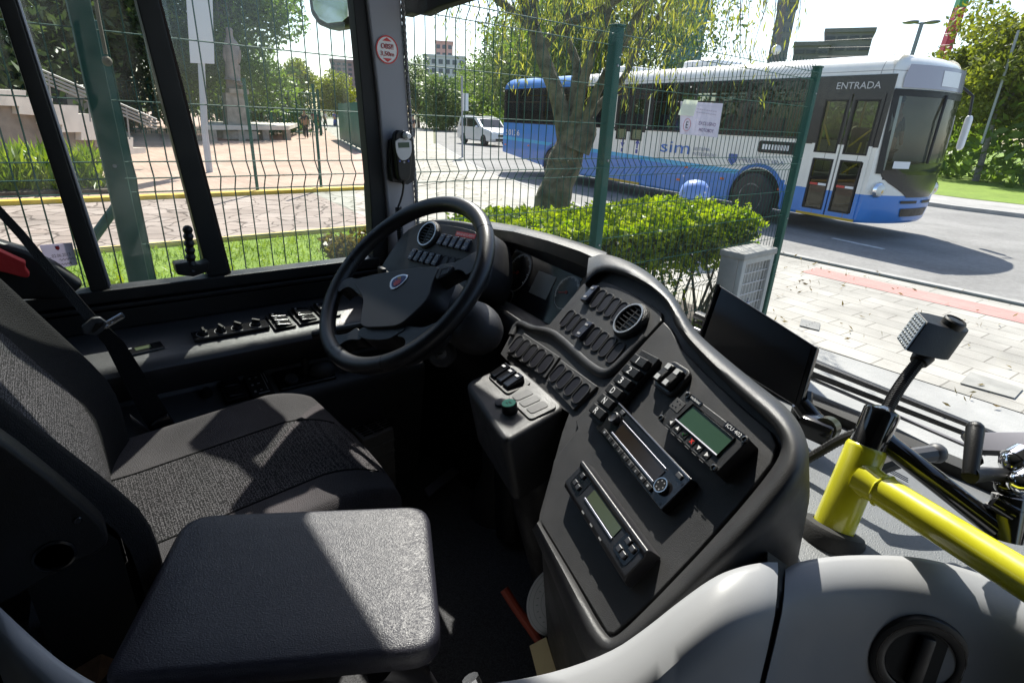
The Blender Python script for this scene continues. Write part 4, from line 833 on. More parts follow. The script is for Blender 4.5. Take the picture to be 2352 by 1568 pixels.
for px_, lab, a_, b_, yw in [((704, 318), 'person in dark clothes walking beside the stone bench', DK, DK, 2.7), ((735, 308), 'person in a dark top and grey trousers right of the bench', DK, GY, .4), ((770, 291), 'person in a blue top on the plaza walk', BL_, BL_, .4), ((748, 293), 'person in a white shirt among the walkers', WH, DK, .4), ((664, 300), 'person in a blue shirt behind the end of the bench', BL_, DK, 2), ((722, 297), 'person in a red shirt on the plaza walk', RD, DK, .4)]:
    q = az(*px_, .05); person(q.x, q.y, lab, a_, b_, yw)
q = az(950, 318, 0); person(q.x, q.y, 'person in black striding along the street beside the pillar', DK, DK, 2.5, stride=.3, z0=0)
q = az(1018, 291, .0); person(q.x, q.y, 'person in a light shirt on the far verge across the street', WH, GY, 2.5, z0=0)
q = bus.matrix_basis @ V((.55, 1.75, .78)); person(q.x, q.y, 'dark figure seen through the door glass of the street bus', DK, DK, -.17, stride=.02, z0=q.z)
q = bus.matrix_basis @ V((-2.6, 1.3, 1.02)); person(q.x, q.y, 'standing passenger in a blue top inside the street bus', BL_, DK, 1.5, stride=.03, z0=q.z)
# ---- statue, pedestal, stone bench
SC = az(548, 322, .05); STONE = mat('weathered_stone', (.34, .29, .24), .85, var=.25, vscale=4, bump=.5, bscale=30)
t = thing('monument', 'weathered statue of a standing draped figure on a stepped stone pedestal', 'statue', SC)
d_ = math.hypot(SC.x, SC.y)
sy = lambda x, y: rng_at(x, y, d_)
mb = MB()
for wa, wb, ya, yb in ((62, 62, 300, 318), (30, 40, 215, 300), (34, 34, 205, 216)):
    a, b_ = sy(545, yb), sy(545, ya); w1 = wa/1260*d_; w2 = wb/1260*d_
    mb.loft([[(a.x+sx_*w2/2, a.y+sy_*w2/2, a.z) for sx_, sy_ in ((-1, -1), (1, -1), (1, 1), (-1, 1))], [(a.x+sx_*w1/2, a.y+sy_*w1/2, b_.z) for sx_, sy_ in ((-1, -1), (1, -1), (1, 1), (-1, 1))]], True, True, True)
obj('pedestal', mb, STONE, t, smooth=0)
k_ = d_/1260
fig = [(535, 205, 15), (534, 180, 13), (531, 150, 12), (535, 125, 13), (532, 102, 12), (527, 85, 5), (526, 70, 7.5), (525, 62, 6), (519, 105, 6), (517, 130, 5), (524, 148, 4.5), (543, 104, 6), (549, 128, 5), (545, 148, 4.5), (541, 192, 12)]
pts = [(*sy(x, y), r*k_) for x, y, r in fig]
skin('figure', pts, [(0, 1), (1, 2), (2, 3), (3, 4), (4, 5), (5, 6), (6, 7), (4, 8), (8, 9), (9, 10), (4, 11), (11, 12), (12, 13), (0, 14)], mat('statue_stone', (.30, .24, .22), .8, var=.2, vscale=3, bump=.5, bscale=25), t)
mb = MB(); mb.loft([[sy(520, 206), sy(517, 150), sy(530, 140), sy(552, 150), sy(553, 206)], [p+V((-.5, .1, 0)) for p in (sy(520, 206), sy(517, 150), sy(530, 140), sy(552, 150), sy(553, 206))]], True, True, True); obj('drapery', mb, mat('statue_stone2', (.30, .24, .22), .8, var=.2, vscale=3), t, bev=.08)
t = thing('stone_bench', 'long low stone bench slab round the foot of the statue', 'bench', az(590, 322, .05))
A_, B_, C2, D2 = az(470, 326, .05), az(665, 322, .05), az(690, 308, .05), az(490, 308, .05)
mb = MB(); mb.prism([V((p.x, p.y, .62)) for p in (A_, B_, C2, D2)], (0, 0, .22)); obj('seat_slab', mb, STW, t, smooth=0)
mb = MB()
for f in (.06, .37, .66, .95):
    p = A_.lerp(B_, f); mb.box((p.x-.4, p.y+.2, .34), (.5, .35, .58))
obj('supports', mb, STONE, t, smooth=0)
# ---- dark green park railings beyond the plaza, hoarding and poles
t = thing('park_railing', 'dark green park railing in front of the big trees', 'railing', (-40, 3, 0))
mb = MB(); E1, E2 = V((-39.5, -9, 0)), V((-43, 16, 0))
for k in range(92):
    p = E1.lerp(E2, k/91); mb.cyl(p, p+V((0, 0, 3.0)), .03, n=4)
for z in (.3, 1.6, 2.9): mb.tube([E1+V((0, 0, z)), E2+V((0, 0, z))], .04, 5)
obj('bars', mb, FENCE, t, smooth=0)
for k in range(8):
    mb = MB(); p = E1.lerp(E2, k/7); mb.box((p.x, p.y, 1.6), (.14, .14, 3.2)); obj('post', mb, FENCE, t, smooth=0)
h0 = az(781, 322, 0); h1 = az(840, 352, 0)
t = thing('hoarding', 'green sheet hoarding running along the street side of the plaza', 'hoarding', h0)
for k in range(6):
    a, b_ = h0.lerp(h1, k/6), h0.lerp(h1, (k+.985)/6); mb = MB(); mb.prism([a+V((0, 0, .1)), b_+V((0, 0, .1)), b_+V((0, 0, 2.25)), a+V((0, 0, 2.25))], (.03, .05, 0)); obj('panel', mb, mat('hoarding_green', (.02, .16, .14), .5, var=.15, vscale=2), t, smooth=0)
for k in range(7):
    a = h0.lerp(h1, k/6); mb = MB(); mb.box((a.x+.06, a.y+.05, 1.15), (.07, .07, 2.3)); obj('post', mb, FENCE, t, smooth=0)
PG = mat('pole_grey', (.30, .31, .33), .5, .2)
for xx, yt, lab in ((592, 440, 'slim green pole of the plaza railing by the statue'), (738, 432, 'slim green pole at the right of the plaza')):
    g = az(xx, yt, .05); mb = MB(); mb.cyl(g, g+V((0, 0, 2.3)), .035, n=8); obj('pole', mb, FENCE, None, lab, 'pole')
g = az(1062, 362, 0); t = thing('street_sign', 'small white street sign on a thin grey pole left of the white car', 'street sign', g); hg = math.hypot(g.x, g.y)
mb = MB(); mb.tube([g, rng_at(1061, 175, hg)], .05, 8); obj('pole', mb, PG, t)
a_ = rng_at(1068, 235, hg); mb = MB(); mb.box(a_, (.2, .25, .75)); obj('plate', mb, WHITEP, t, smooth=0)
g = V((-7.5, 47, 0)); t = thing('street_lamp', 'double headed street lamp above the park trees', 'street lamp', g); hg = math.hypot(g.x, g.y)
mb = MB(); mb.tube([rng_at(2040, 300, hg), rng_at(2118, 52, hg)], .12, 8); obj('pole', mb, PG, t)
for xa in (2092, 2140):
    mb = MB(); mb.tube([rng_at(2118, 55, hg), rng_at(xa, 52, hg)], .05, 6); mb.ball(rng_at(xa, 51, hg), (.5, .3, .12)); obj('lamp_head', mb, PG, t)
mb = MB(); A0, A1, A2 = rng_at(2185, 75, 150), rng_at(2205, 18, 150), rng_at(2250, -110, 150)
t = thing('mast', 'red and green lattice mast rising above the park trees', 'mast', (A0.x, A0.y, 0))
mb.tube([A0+(A0-A1)*1.2, A1], 1.1, 4); obj('red_section', mb, mat('mast_red', (.45, .02, .05), .5), t, smooth=0)
mb = MB(); mb.tube([A1, A2], 1.1, 4); obj('green_section', mb, mat('mast_green', (.05, .25, .08), .5), t, smooth=0)
g = rng_at(1795, 160, 19); t = thing('utility_pole', 'dark utility pole rising behind the street bus', 'utility pole', (g.x, g.y, 0))
mb = MB(); mb.tube([(g.x, g.y, 0), rng_at(1820, -120, 19)], .07, 8); obj('pole', mb, mat('pole_dark', (.12, .11, .10), .7), t)
mb = MB(); mb.ball(rng_at(1783, 115, 18.9), .13); obj('lamp', mb, WHITEP, t)
t = thing('power_lines', 'thin power lines crossing the sky at the right', 'power lines', rng_at(2200, 100, 60))
for a_, b_ in (((1880, 95), (2420, 55)), ((1880, 110), (2420, 90)), ((1880, 130), (2420, 118))):
    mb = MB(); mb.tube([rng_at(*a_, 75), rng_at((a_[0]+b_[0])/2, (a_[1]+b_[1])/2+5, 68), rng_at(*b_, 62)], .012, 4); obj('cable', mb, BLK, t)
g = az(2212, 412, .1); mb = MB()
g = az(2300, 385, .1)
t = thing('park_pole', 'thin leaning grey pole on the lawn at the right edge', 'pole', V((-2.6, 30, .1)))
mb = MB(); mb.tube([rng_at(2255, 330, 32), rng_at(2340, 70, 32)], .05, 8); obj('pole', mb, PG, t)
# ---- buildings on the skyline
def block(name, label, px_l, px_r, y_top, rng, depth, wall, win, cols, rows, wsz=(.6, .5), tower=None, skew=0, winm=None):
    a = rng_at(px_l, y_top, rng); b_ = rng_at(px_r, y_top+(px_r-px_l)*.045, rng*(1+skew)); h = a.z
    t = thing(name, label, 'building', ((a.x+b_.x)/2, (a.y+b_.y)/2, 0))
    d = V((b_.x-a.x, b_.y-a.y, 0)); w = d.length; d.normalize(); n_ = V((d.y, -d.x, 0))
    if n_.dot(CAM-a) < 0: n_ = -n_
    A0 = V((a.x, a.y, 0)); mb = MB(); mb.prism([A0, A0+d*w, A0+d*w-n_*depth, A0-n_*depth], (0, 0, h)); obj('wall', mb, wall, t, smooth=0)
    fr_ = Fr(A0+n_*.05, d, V((0, 0, 1))) if d.cross(V((0, 0, 1))).dot(n_) > 0 else Fr(A0+d*w+n_*.05, -d, V((0, 0, 1)))
    first = None; lo = 4; hh = h-lo
    for r_ in range(rows):
        for c_ in range(cols):
            cw, rh = w/cols, hh/rows; u_, v_ = (c_+.5)*cw, lo+(r_+.45)*rh
            if first is None:
                mb = MB(); mb.box((u_, v_, 0), (cw*wsz[0], rh*wsz[1], .16), fr_.M()); first = obj('window', mb, win, t, smooth=0); f0 = (u_, v_)
            else:
                o = first.copy(); COL.objects.link(o); o.parent = t; o.location = first.location+fr_.e1*(u_-f0[0])+fr_.e2*(v_-f0[1])
    mb = MB(); mb.prism([A0-d*.3+n_*.3, A0+d*(w+.3)+n_*.3, A0+d*(w+.3)-n_*(depth+.3), A0-d*.3-n_*(depth+.3)], (0, 0, .7)); 
    bmesh.ops.translate(mb.bm, verts=mb.bm.verts[:], vec=(0, 0, h)); obj('roof', mb, wall, t, smooth=0); return t, fr_, w, h
WDK = mat('far_window', (.08, .09, .11), .15)
block('apartment_tower', 'pinkish apartment tower at the end of the plaza, left of the pillar', 758, 822, 140, 210, 14, mat('pink_render', (.36, .25, .25), .9, var=.08, vscale=.2), WDK, 5, 9)
block('apartment_block', 'white apartment block with a pink upper part, right of the pillar', 972, 1068, 128, 260, 16, mat('white_render', (.60, .60, .60), .9), WDK, 6, 6)
block('apartment_tower', 'pink upper storeys rising from the white apartment block', 1000, 1040, 97, 285, 12, mat('salmon_render', (.48, .30, .27), .9), WDK, 3, 9)
block('glass_tower', 'teal glass tower behind the willow foliage', 1548, 1640, -60, 120, 18, mat('teal_glass', (.03, .16, .17), .12, spec=.8, var=.3, vscale=.15), mat('teal_pane', (.02, .12, .14), .05), 6, 10, (.85, .8))
block('office_block', 'dark grey office block with window bands above the bus roof', 1897, 2006, 76, 130, 14, mat('dark_facade', (.17, .155, .15), .7, var=.15, vscale=.2), mat('band_window', (.05, .05, .055), .35), 4, 9, (.8, .4))
block('office_block', 'lower dark wing of the grey office block', 1826, 1905, 106, 128, 12, mat('dark_facade2', (.15, .135, .135), .7, var=.15, vscale=.2), mat('band_window2', (.05, .05, .055), .35), 3, 7, (.8, .35))
block('tower_block', 'slender grey tower behind the utility pole', 1788, 1832, 8, 170, 10, mat('grey_facade', (.20, .19, .19), .8, var=.1, vscale=.2), WDK, 3, 12)
# ================================================================ THE CAB
FLZ = .62; XW = -1.6
def slab(name, x0, x1, y0, y1, z0, z1, m, parent=None, bev=0, **kw):
    mb = MB(); mb.box(((x0+x1)/2, (y0+y1)/2, (z0+z1)/2), (x1-x0, y1-y0, z1-z0)); return obj(name, mb, m, parent, bev=bev, smooth=0 if not bev else 35, **kw)
LINER = mat('roof_liner', (.10, .10, .105), .85)
slab('bus_floor', -1.64, .97, -4, 1.15, FLZ-.05, FLZ, CARPET, kind='structure')
slab('bus_roof', -1.68, .99, -4, 1.01, 2.67, 2.72, LINER, kind='structure')
slab('bus_rear_wall', -1.64, .97, -4.05, -4, FLZ, 2.67, LINER, kind='structure')
slab('bus_right_wall', .93, .98, -4, .55, FLZ, 2.67, LINER, kind='structure')  # unseen side, closed without windows to darken the cab
# ---- side window wall
sw = thing('side_window_wall', 'black framed driver side window with a sliding pane and dark lower panel', 'window', (XW, .1, FLZ))
slab('lower_panel', -1.64, -1.605, -4, .96, FLZ, 1.366, GLOSSBLK, sw)
slab('upper_panel', -1.64, -1.60, -4, .95, 2.42, 2.67, LINER, sw); slab('rear_panel', -1.64, -1.60, -4, -.95, 1.366, 2.42, LINER, sw)
mb = MB(); mb.box((-1.60, -.12, 1.366), (.055, 1.72, .030)); mb.box((-1.595, -.12, 1.338), (.04, 1.72, .012)); mb.box((-1.60, -.12, 1.30), (.02, 1.72, .05)); obj('sill_rail', mb, BLK, sw, bev=.003)
def wpoly(pxs, x0, x1, name, m, parent, bev=.003):
    mb = MB(); mb.prism([ax(*q, x1) for q in pxs], (x0-x1, 0, 0)); return obj(name, mb, m, parent, bev=bev)
wpoly([(-32, -80), (9, -80), (250, 668), (212, 680)], -1.625, -1.585, 'window_stile', BLK, sw)
wpoly([(9, -80), (20, -80), (256, 655), (250, 668)], -1.62, -1.592, 'glazing_channel', ALU, sw)
wpoly([(292, -80), (344, -80), (526, 628), (478, 636)], -1.63, -1.592, 'window_stile', BLK, sw)
wpoly([(344, -80), (350, -80), (531, 626), (526, 628)], -1.62, -1.596, 'pile_strip', mat('pile_seal', (.05, .035, .03), .9, bump=1, bscale=900), sw, 0)
wpoly([(804, -80), (834, -80), (868, 220), (894, 520), (895, 605), (858, 605), (850, 430), (830, 200)], -1.63, -1.588, 'front_seal', RUB, sw)
slab('header_rail', -1.63, -1.585, -.95, .86, 2.38, 2.42, BLK, sw)
for nm, y0, y1, x in (('fixed_pane', -.9, .02, -1.612), ('sliding_pane', .0, .27, -1.604), ('fixed_pane', .25, .69, -1.615)): slab(nm, x-.0015, x+.0015, y0, y1, 1.38, 2.40, GLASS, sw)
# window lock
t = thing('pull_handle', 'black knurled upright handle on the sill of the sliding side window', 'handle', ax(440, 632, -1.575))
fr = Fr(ax(440, 625, -1.575), (0, 1, 0), (0, 0, 1))
mb = MB(); pth = [ax(440, 622, -1.56), ax(437, 580, -1.56), ax(431, 528, -1.56)]; P_ = resample(pth, 25); mb.tube(P_, [.0105+.0018*math.cos(i*1.55) for i in range(25)], 12); mb.ball(P_[-1], .0115); obj('grip', mb, BLK, t)
mb = MB(); mb.prism([ax(*q, -1.55) for q in [(401, 607), (425, 603), (460, 607), (482, 600), (478, 625), (445, 636), (408, 632)]], (-.045, 0, 0)); obj('base', mb, BLK, t, bev=.004)
# sticker card on the glass
t = thing('window_card', 'white handwritten service card stuck to the lower corner of the side window', 'sticker', ax(140, 600, -1.598))
q4 = [(90, 563), (165, 557), (179, 608), (113, 620)]
fr = Fr(ax(137, 587, -1.600), (0, 1, 0), (0, 0, 1)); M_, w_, h_ = fr.fit(.0, *q4)
mb = MB(); mb.prism([fr.px(*q, 0) for q in q4], (.001, 0, 0)); obj('card', mb, paper_mat('card_paper', (.62, .58, .68), .55), t, smooth=0)
mb = MB(); text(mb, '02.06.2013', M_ @ Matrix.Translation((w_*.05, h_*.02, .002)), h_*.13, w_*.6)
for (a, b_) in ((-.05, .42), (-.12, .30)):
    yy_ = -.17 if b_ > .4 else -.36
    P_ = [M_ @ V((w_*(a+(b_-a)*i/14), h_*(yy_+.055*math.sin(i*2.1)), .002)) for i in range(15)]; mb.tube(P_, .0006, 4)
for k in (-.02, -.2, -.38): mb.tube([M_ @ V((-w_*.42, h_*(k-.02), .002)), M_ @ V((-w_*.28, h_*(k-.02), .002))], .0004, 4)
obj('handwriting', mb, BLK, t, smooth=0)
mb = MB(); mb.prism([M_ @ V((w_*x, h_*y, .0012)) for x, y in [(-.06, .42), (.08, .42), (.08, .30), (.01, .22), (-.06, .30)]], (.0012, 0, 0)); obj('crest', mb, BLUEP, t, smooth=0)
mb = MB(); mb.ball(M_ @ V((w_*.01, h_*.33, .003)), (.0012, .004, .004)); obj('crest_mark', mb, REDP, t)
# ---- windscreen pillar
t = thing('windscreen_pillar', 'grey front corner pillar between the side window and the windscreen', 'pillar', ax(920, 590, -1.59))
wpoly([(834, -80), (918, -80), (930, 120), (941, 280), (952, 420), (966, 640), (896, 640), (894, 520), (868, 220)], -1.66, -1.575, 'pillar_cover', GREYP, t, .008)
mb = MB(); P_ = resample([ax(*q, -1.572) for q in [(921, -60), (932, 120), (943, 280), (954, 420), (963, 560)]], 90); mb.tube(P_, [.0045+.0016*(i % 2) for i in range(90)], 6); obj('serrated_trim', mb, mat('trim_piping', (.03, .03, .03), .6, col2=(.35, .35, .35), var=.3, vscale=240), t, smooth=0)
fr = Fr(ax(889, 115, -1.5735), (0, 1, 0), (0, 0, 1))
t = thing('height_sticker', 'round white and red sticker reading OBS!! 3,50m on the grey pillar', 'sticker', fr.o)
ru, _ = fr.uv(914, 115); rv = fr.uv(889, 82)[1]; Mx = fr.M() @ Matrix.Diagonal((ru, rv, 1, 1))
mb = MB(); mb.lathe([(1, 0), (1, .0008)], 40, Mx); obj('disc', mb, WHITE, t, smooth=0)
mb = MB(); mb.ringprism(1.0, .90, .0009, .0016, 40, Mx); mb.poly([(-.42, .60), (.42, .60), (0, .86)], .0009, .0016, Mx); mb.poly([(.42, -.60), (-.42, -.60), (0, -.86)], .0009, .0016, Mx); obj('red_marks', mb, REDP, t, smooth=0)
mb = MB(); text(mb, 'OBS!!', Mx @ Matrix.Translation((0, .24, .001)), .36, 1.1); text(mb, '3,50m', Mx @ Matrix.Translation((0, -.30, .001)), .36, 1.2); obj('lettering', mb, mat('red_lettering', (.45, .06, .07), .5), t, smooth=0)
# ---- breath tester hanging on the pillar
fr = Fr(ax(926, 360, -1.545), (0, 1, 0), ax(922, 303, -1.545)-ax(933, 416, -1.545))
t = thing('breathalyser', 'handheld breath tester with a white mouthpiece and coiled cord in a holder on the pillar', 'breath tester', fr.o)
def fpoly(fr_, pxs, h0, h1, name, m, par, bev=.002, sm=0):
    q = [fr_.px(*p, h1) for p in pxs]; q = smoothpoly(q, sm) if sm else q; mb_ = MB(); mb_.prism(q, -fr_.n*(h1-h0)); return obj(name, mb_, m, par, bev=bev)
fpoly(fr, [(898, 322), (915, 312), (950, 318), (955, 380), (950, 418), (938, 424), (900, 418), (896, 385)], -.028, -.006, 'holder', BLK, t, .004)
fpoly(fr, [(908, 304), (920, 298), (944, 304), (949, 318), (948, 362), (944, 412), (934, 417), (915, 415), (911, 370), (907, 330)], -.006, .018, 'handset', BLK, t, .006, 1)
fpoly(fr, [(908, 318), (944, 318), (947, 345), (942, 362), (928, 370), (916, 364), (909, 345)], .018, .0205, 'face', mat('silver_face', (.42, .43, .46), .35, .2), t, .001, 1)
fpoly(fr, [(915, 328), (940, 327), (941, 339), (916, 340)], .0205, .022, 'display', LCDG, t, .0005)
mb = MB(); c_ = fr.px(932, 312, .02); mb.lathe([(.011, 0), (.012, .004), (.008, .018), (.006, .02)], 16, Matrix.Translation(c_) @ fr.M().to_3x3().to_4x4()); obj('mouthpiece', mb, WHITE, t)
for xx, m_ in ((918, BLUEP), (928, GREYPRINT), (938, BLUEP)):
    mb = MB(); mb.lathe([(.0035, 0), (.003, .002)], 10, Matrix.Translation(fr.px(xx, 373 if xx == 928 else 370, .018)) @ fr.M().to_3x3().to_4x4()); obj('button', mb, m_, t)
mb = MB(); P_ = smoothline([fr.px(927, 416, .005), fr.px(926, 440, .005), fr.px(919, 465, .0), fr.px(914, 476, .0)], 2); mb.tube(P_, [.006]*3+[.0032]*(len(P_)-3), 8)
ca, cb_ = fr.px(915, 476, 0), fr.px(922, 575, -.01); dv = cb_-ca; a_ = dv.normalized(); e_ = V((0, 1, 0)); f_ = a_.cross(e_)
mb.tube([ca+dv*(i/220)+e_*(.0085*math.cos(i*.62))+f_*(.0085*math.sin(i*.62)) for i in range(221)], .0028, 5); obj('coiled_cord', mb, BLK, t)
# ---- outside mirror
o_ = ax(755, 20, -1.86); fr = Fr(o_, (.93, .37, 0), (0, 0, 1))
t = thing('wing_mirror', 'black framed outside mirror at the top edge of the side window', 'mirror', o_)
fpoly(fr, [(694, -90), (800, -90), (807, 42), (794, 60), (752, 67), (728, 57), (711, 32)], -.06, .0, 'housing', BLK, t, .012)
fpoly(fr, [(706, -85), (796, -85), (799, 38), (786, 50), (752, 54), (734, 44), (720, 22)], .0, .004, 'mirror_glass', CHROME, t, .0005)
mb = MB(); mb.tube([fr.px(745, -80, -.05), fr.px(850, -150, -.05), ax(870, -220, -1.62)], .014, 8); obj('arm', mb, BLK, t)
tree('broadleaf_tree', 'leafy tree behind the bus, mirrored in the outside mirror', -7, -16, 2.2, .2, 3.6, 3.2, 4000, .3, LEAF_M, G2, 24)
# ---- sun blind and windscreen
mb = MB(); mb.prism([ay(*q, .90) for q in [(917, -70), (1240, -70), (1110, -12), (1062, -1), (1005, 17), (968, 35), (944, 31), (924, 38)]], (0, .035, 0))
obj('sun_blind', mb, mat('blind_fabric', (.012, .012, .013), .8), None, 'edge of a black rolled sun blind at the top of the windscreen beside the pillar', 'sun blind', bev=.004)
WSP = smoothline([(-1.60, .88), (-1.42, .965), (-1.1, 1.015), (-.6, 1.015), (-.1, .965), (.5, .95), (.95, .86)], 2)
t = thing('windscreen', 'large curved bus windscreen behind the dashboard', 'windscreen', (-.3, 1.15, 1.33))
mb = MB(); mb.loft([[(p.x, p.y, 1.335) for p in WSP], [(p.x, p.y-.02, 2.66) for p in WSP]], False); obj('pane', mb, GLASS2, t)
mb = MB(); mb.loft([[(p.x, p.y-.012, 1.33) for p in WSP], [(p.x, p.y-.012, 1.352) for p in WSP], [(p.x, p.y+.02, 1.352) for p in WSP], [(p.x, p.y+.02, 1.33) for p in WSP]], False); obj('bottom_seal', mb, RUB, t)
# ---- front shelf and cowl
mb = MB(); mb.prism([(-.66, .62, 1.33), (-.30, .50, 1.345), (-.20, .52, 1.345), (-.15, .60, 1.345), (-.08, .67, 1.345), (.1, .74, 1.345), (.92, .82, 1.345), (.92, .86, 1.34)]+[(p.x, p.y-.012, 1.335) for p in WSP[::-1] if -.95 < p.x < .9]+[(-.95, .88, 1.325)], (0, 0, -.04))
shf = obj('front_shelf', mb, SHELF, None, 'grey grained shelf under the windscreen carrying the yellow rail', 'shelf', smooth=0)
mb = MB()
for r_ in range(3):
    for k in range(26):
        p = az(2036+k*1.95, 1072+r_*4+k*1.05, 1.3465); mb.box(p, (.0016, .0016, .0008))
obj('vent_holes', mb, SCREENBLK, shf, smooth=0)
mb = MB(); mb.prism([(-1.62, .87, 0)]+[(p.x, p.y+.03, 0) for p in WSP]+[(.97, .8, 0), (-.2, .86, 0), (-.9, .92, 0)], (0, 0, .60)); bmesh.ops.translate(mb.bm, verts=mb.bm.verts[:], vec=(0, 0, FLZ)); obj('front_bulkhead', mb, BLK, None, kind='structure', smooth=0)
mb = MB(); mb.prism([(p.x, p.y+.03, 1.07) for p in WSP]+[(p.x, p.y+.10, 1.07) for p in WSP[::-1]], (0, 0, .235)); obj('front_cowl', mb, mat('cowl_white', (.55, .55, .55), .4), None, 'white outer front panel of the bus just below the windscreen', 'front panel', smooth=0)
# ---- wipers lying outside the windscreen base
for lab, A_, B_, C2 in (('upper black windscreen wiper right of the monitor', (1600, 722), (1868, 833), (2285, 998)), ('lower black windscreen wiper passing behind the yellow rail', (1830, 898), (2020, 975), (2330, 1125))):
    zz_ = 1.345 if 'upper' in lab else 1.35; t = thing('wiper', lab, 'wiper', az(*B_, zz_), 0, 'wipers on the windscreen')
    p, q, s_ = [az(*k, zz_) for k in (A_, B_, C2)]
    lim = 1.035 if 'upper' in lab else 1.012
    def fix(v, px_): return ay(*px_, lim)
    p, q, s_ = fix(p, A_), fix(q, B_), fix(s_, C2)
    mb = MB(); mb.tube([p, q, s_], [.014, .012, .007], 8, flat=.6); obj('arm', mb, BLK, t)
    dn = V((0, 0, -.016)); mb = MB(); mb.tube([p+dn, q+dn+V((0, 0, -.006)), s_+dn], [.004, .006, .004], 6); obj('blade', mb, RUB, t)
    mb = MB(); mb.tube([p+dn*2, s_+dn*2.2], .0035, 6); obj('blade_spine', mb, ALU, t)
# ---- dashboard
PA = frame_az(CAM+ray(1480, 1045)*.7469, 67, 48)
dash = thing('dashboard', 'wraparound black dashboard with switch panels, dials and round vents', 'dashboard', (-.7, .8, FLZ))
I_ = [(1345, 655), (1382, 619), (1450, 638), (1511, 672), (1538, 707), (1552, 755), (1600, 812), (1680, 893), (1750, 955), (1785, 990), (1797, 1022), (1785, 1062), (1700, 1168), (1600, 1278), (1490, 1392), (1415, 1464), (1393, 1462), (1320, 1330), (1238, 1195)]
O_ = [(1352, 592), (1392, 580), (1478, 614), (1548, 676), (1577, 727), (1602, 765), (1650, 808), (1738, 880), (1810, 935), (1845, 985), (1862, 1045), (1846, 1125), (1772, 1218), (1682, 1312), (1572, 1412), (1440, 1525), (1352, 1535), (1293, 1382), (1222, 1215)]
def sm_line(L_): return [(p.x, p.y) for p in smoothline([(a, b, 0) for a, b in L_], 2)]
IS, OS = sm_line(I_), sm_line(O_)
def bl(a, b, f): return (a[0]+(b[0]-a[0])*f, a[1]+(b[1]-a[1])*f)
loops = []
for f, h in ((0, -.012), (.0, .004), (.10, .011), (.28, .015), (.5, .0135), (.72, .007), (.88, -.003), (1, -.018)):
    loops.append([PA.px(*bl(a, b, f), h if f < 1 else h) for a, b in zip(IS, OS)])
L_ = loops[-1]; loops.append([p+V((.004, .02, -.05)) for p in L_]); loops.append([V((p.x+.05, p.y+.07, FLZ)) for p in L_])
mb = MB(); mb.loft(loops, False); obj('rim', mb, DASH2, dash, smooth=60)
BASEP = [(1150, 812), (1188, 740), (1232, 752), (1262, 745), (1300, 700), (1340, 652)]+[(x, y) for x, y in IS if (x, y) != IS[0]]+[(1240, 1180), (1272, 1065), (1292, 992), (1308, 948), (1240, 905)]
mb = MB(); mb.prism([PA.px(*q, -.006) for q in BASEP], -PA.n*.035); obj('panel_base', mb, DASH, dash, smooth=0)
DEVP = [(1524, 738), (1482, 783), (1460, 808), (1321, 965), (1326, 985), (1271, 1057), (1258, 1120), (1240, 1196), (1394, 1452), (1410, 1455), (1490, 1384), (1600, 1269), (1692, 1166), (1772, 1062), (1784, 1022), (1770, 990), (1705, 935), (1620, 856), (1564, 800), (1543, 757)]
mb = MB(); mb.prism([PA.px(*q, 0) for q in DEVP], -PA.n*.008); obj('device_panel', mb, DASH, dash, bev=.0025)
UPP = [(1350, 660), (1386, 644), (1442, 668), (1518, 716), (1520, 736), (1478, 782), (1440, 812), (1412, 846), (1388, 860), (1352, 838), (1310, 800), (1278, 768), (1300, 722)]
mb = MB(); mb.prism([PA.px(*q, .0) for q in UPP], -PA.n*.008); obj('upper_switch_panel', mb, DASH, dash, bev=.003)
for k in ([(1203, 764), (1285, 819), (1251, 868), (1163, 810)], [(1287, 825), (1372, 886), (1316, 941), (1254, 874)]):
    mb = MB(); mb.prism([PA.px(*q, -.001) for q in k], -PA.n*.006); obj('lower_switch_panel', mb, DASH, dash, bev=.0015)
mb = MB(); P_ = smoothline([PA.px(*q, -.003) for q in [(1176, 770), (1190, 739), (1218, 756), (1250, 760), (1275, 768), (1321, 810), (1355, 842), (1389, 862), (1414, 846), (1463, 794), (1484, 774)]], 2); mb.tube(P_, .0085, 10, flat=.7); obj('ridge', mb, DASH2, dash)
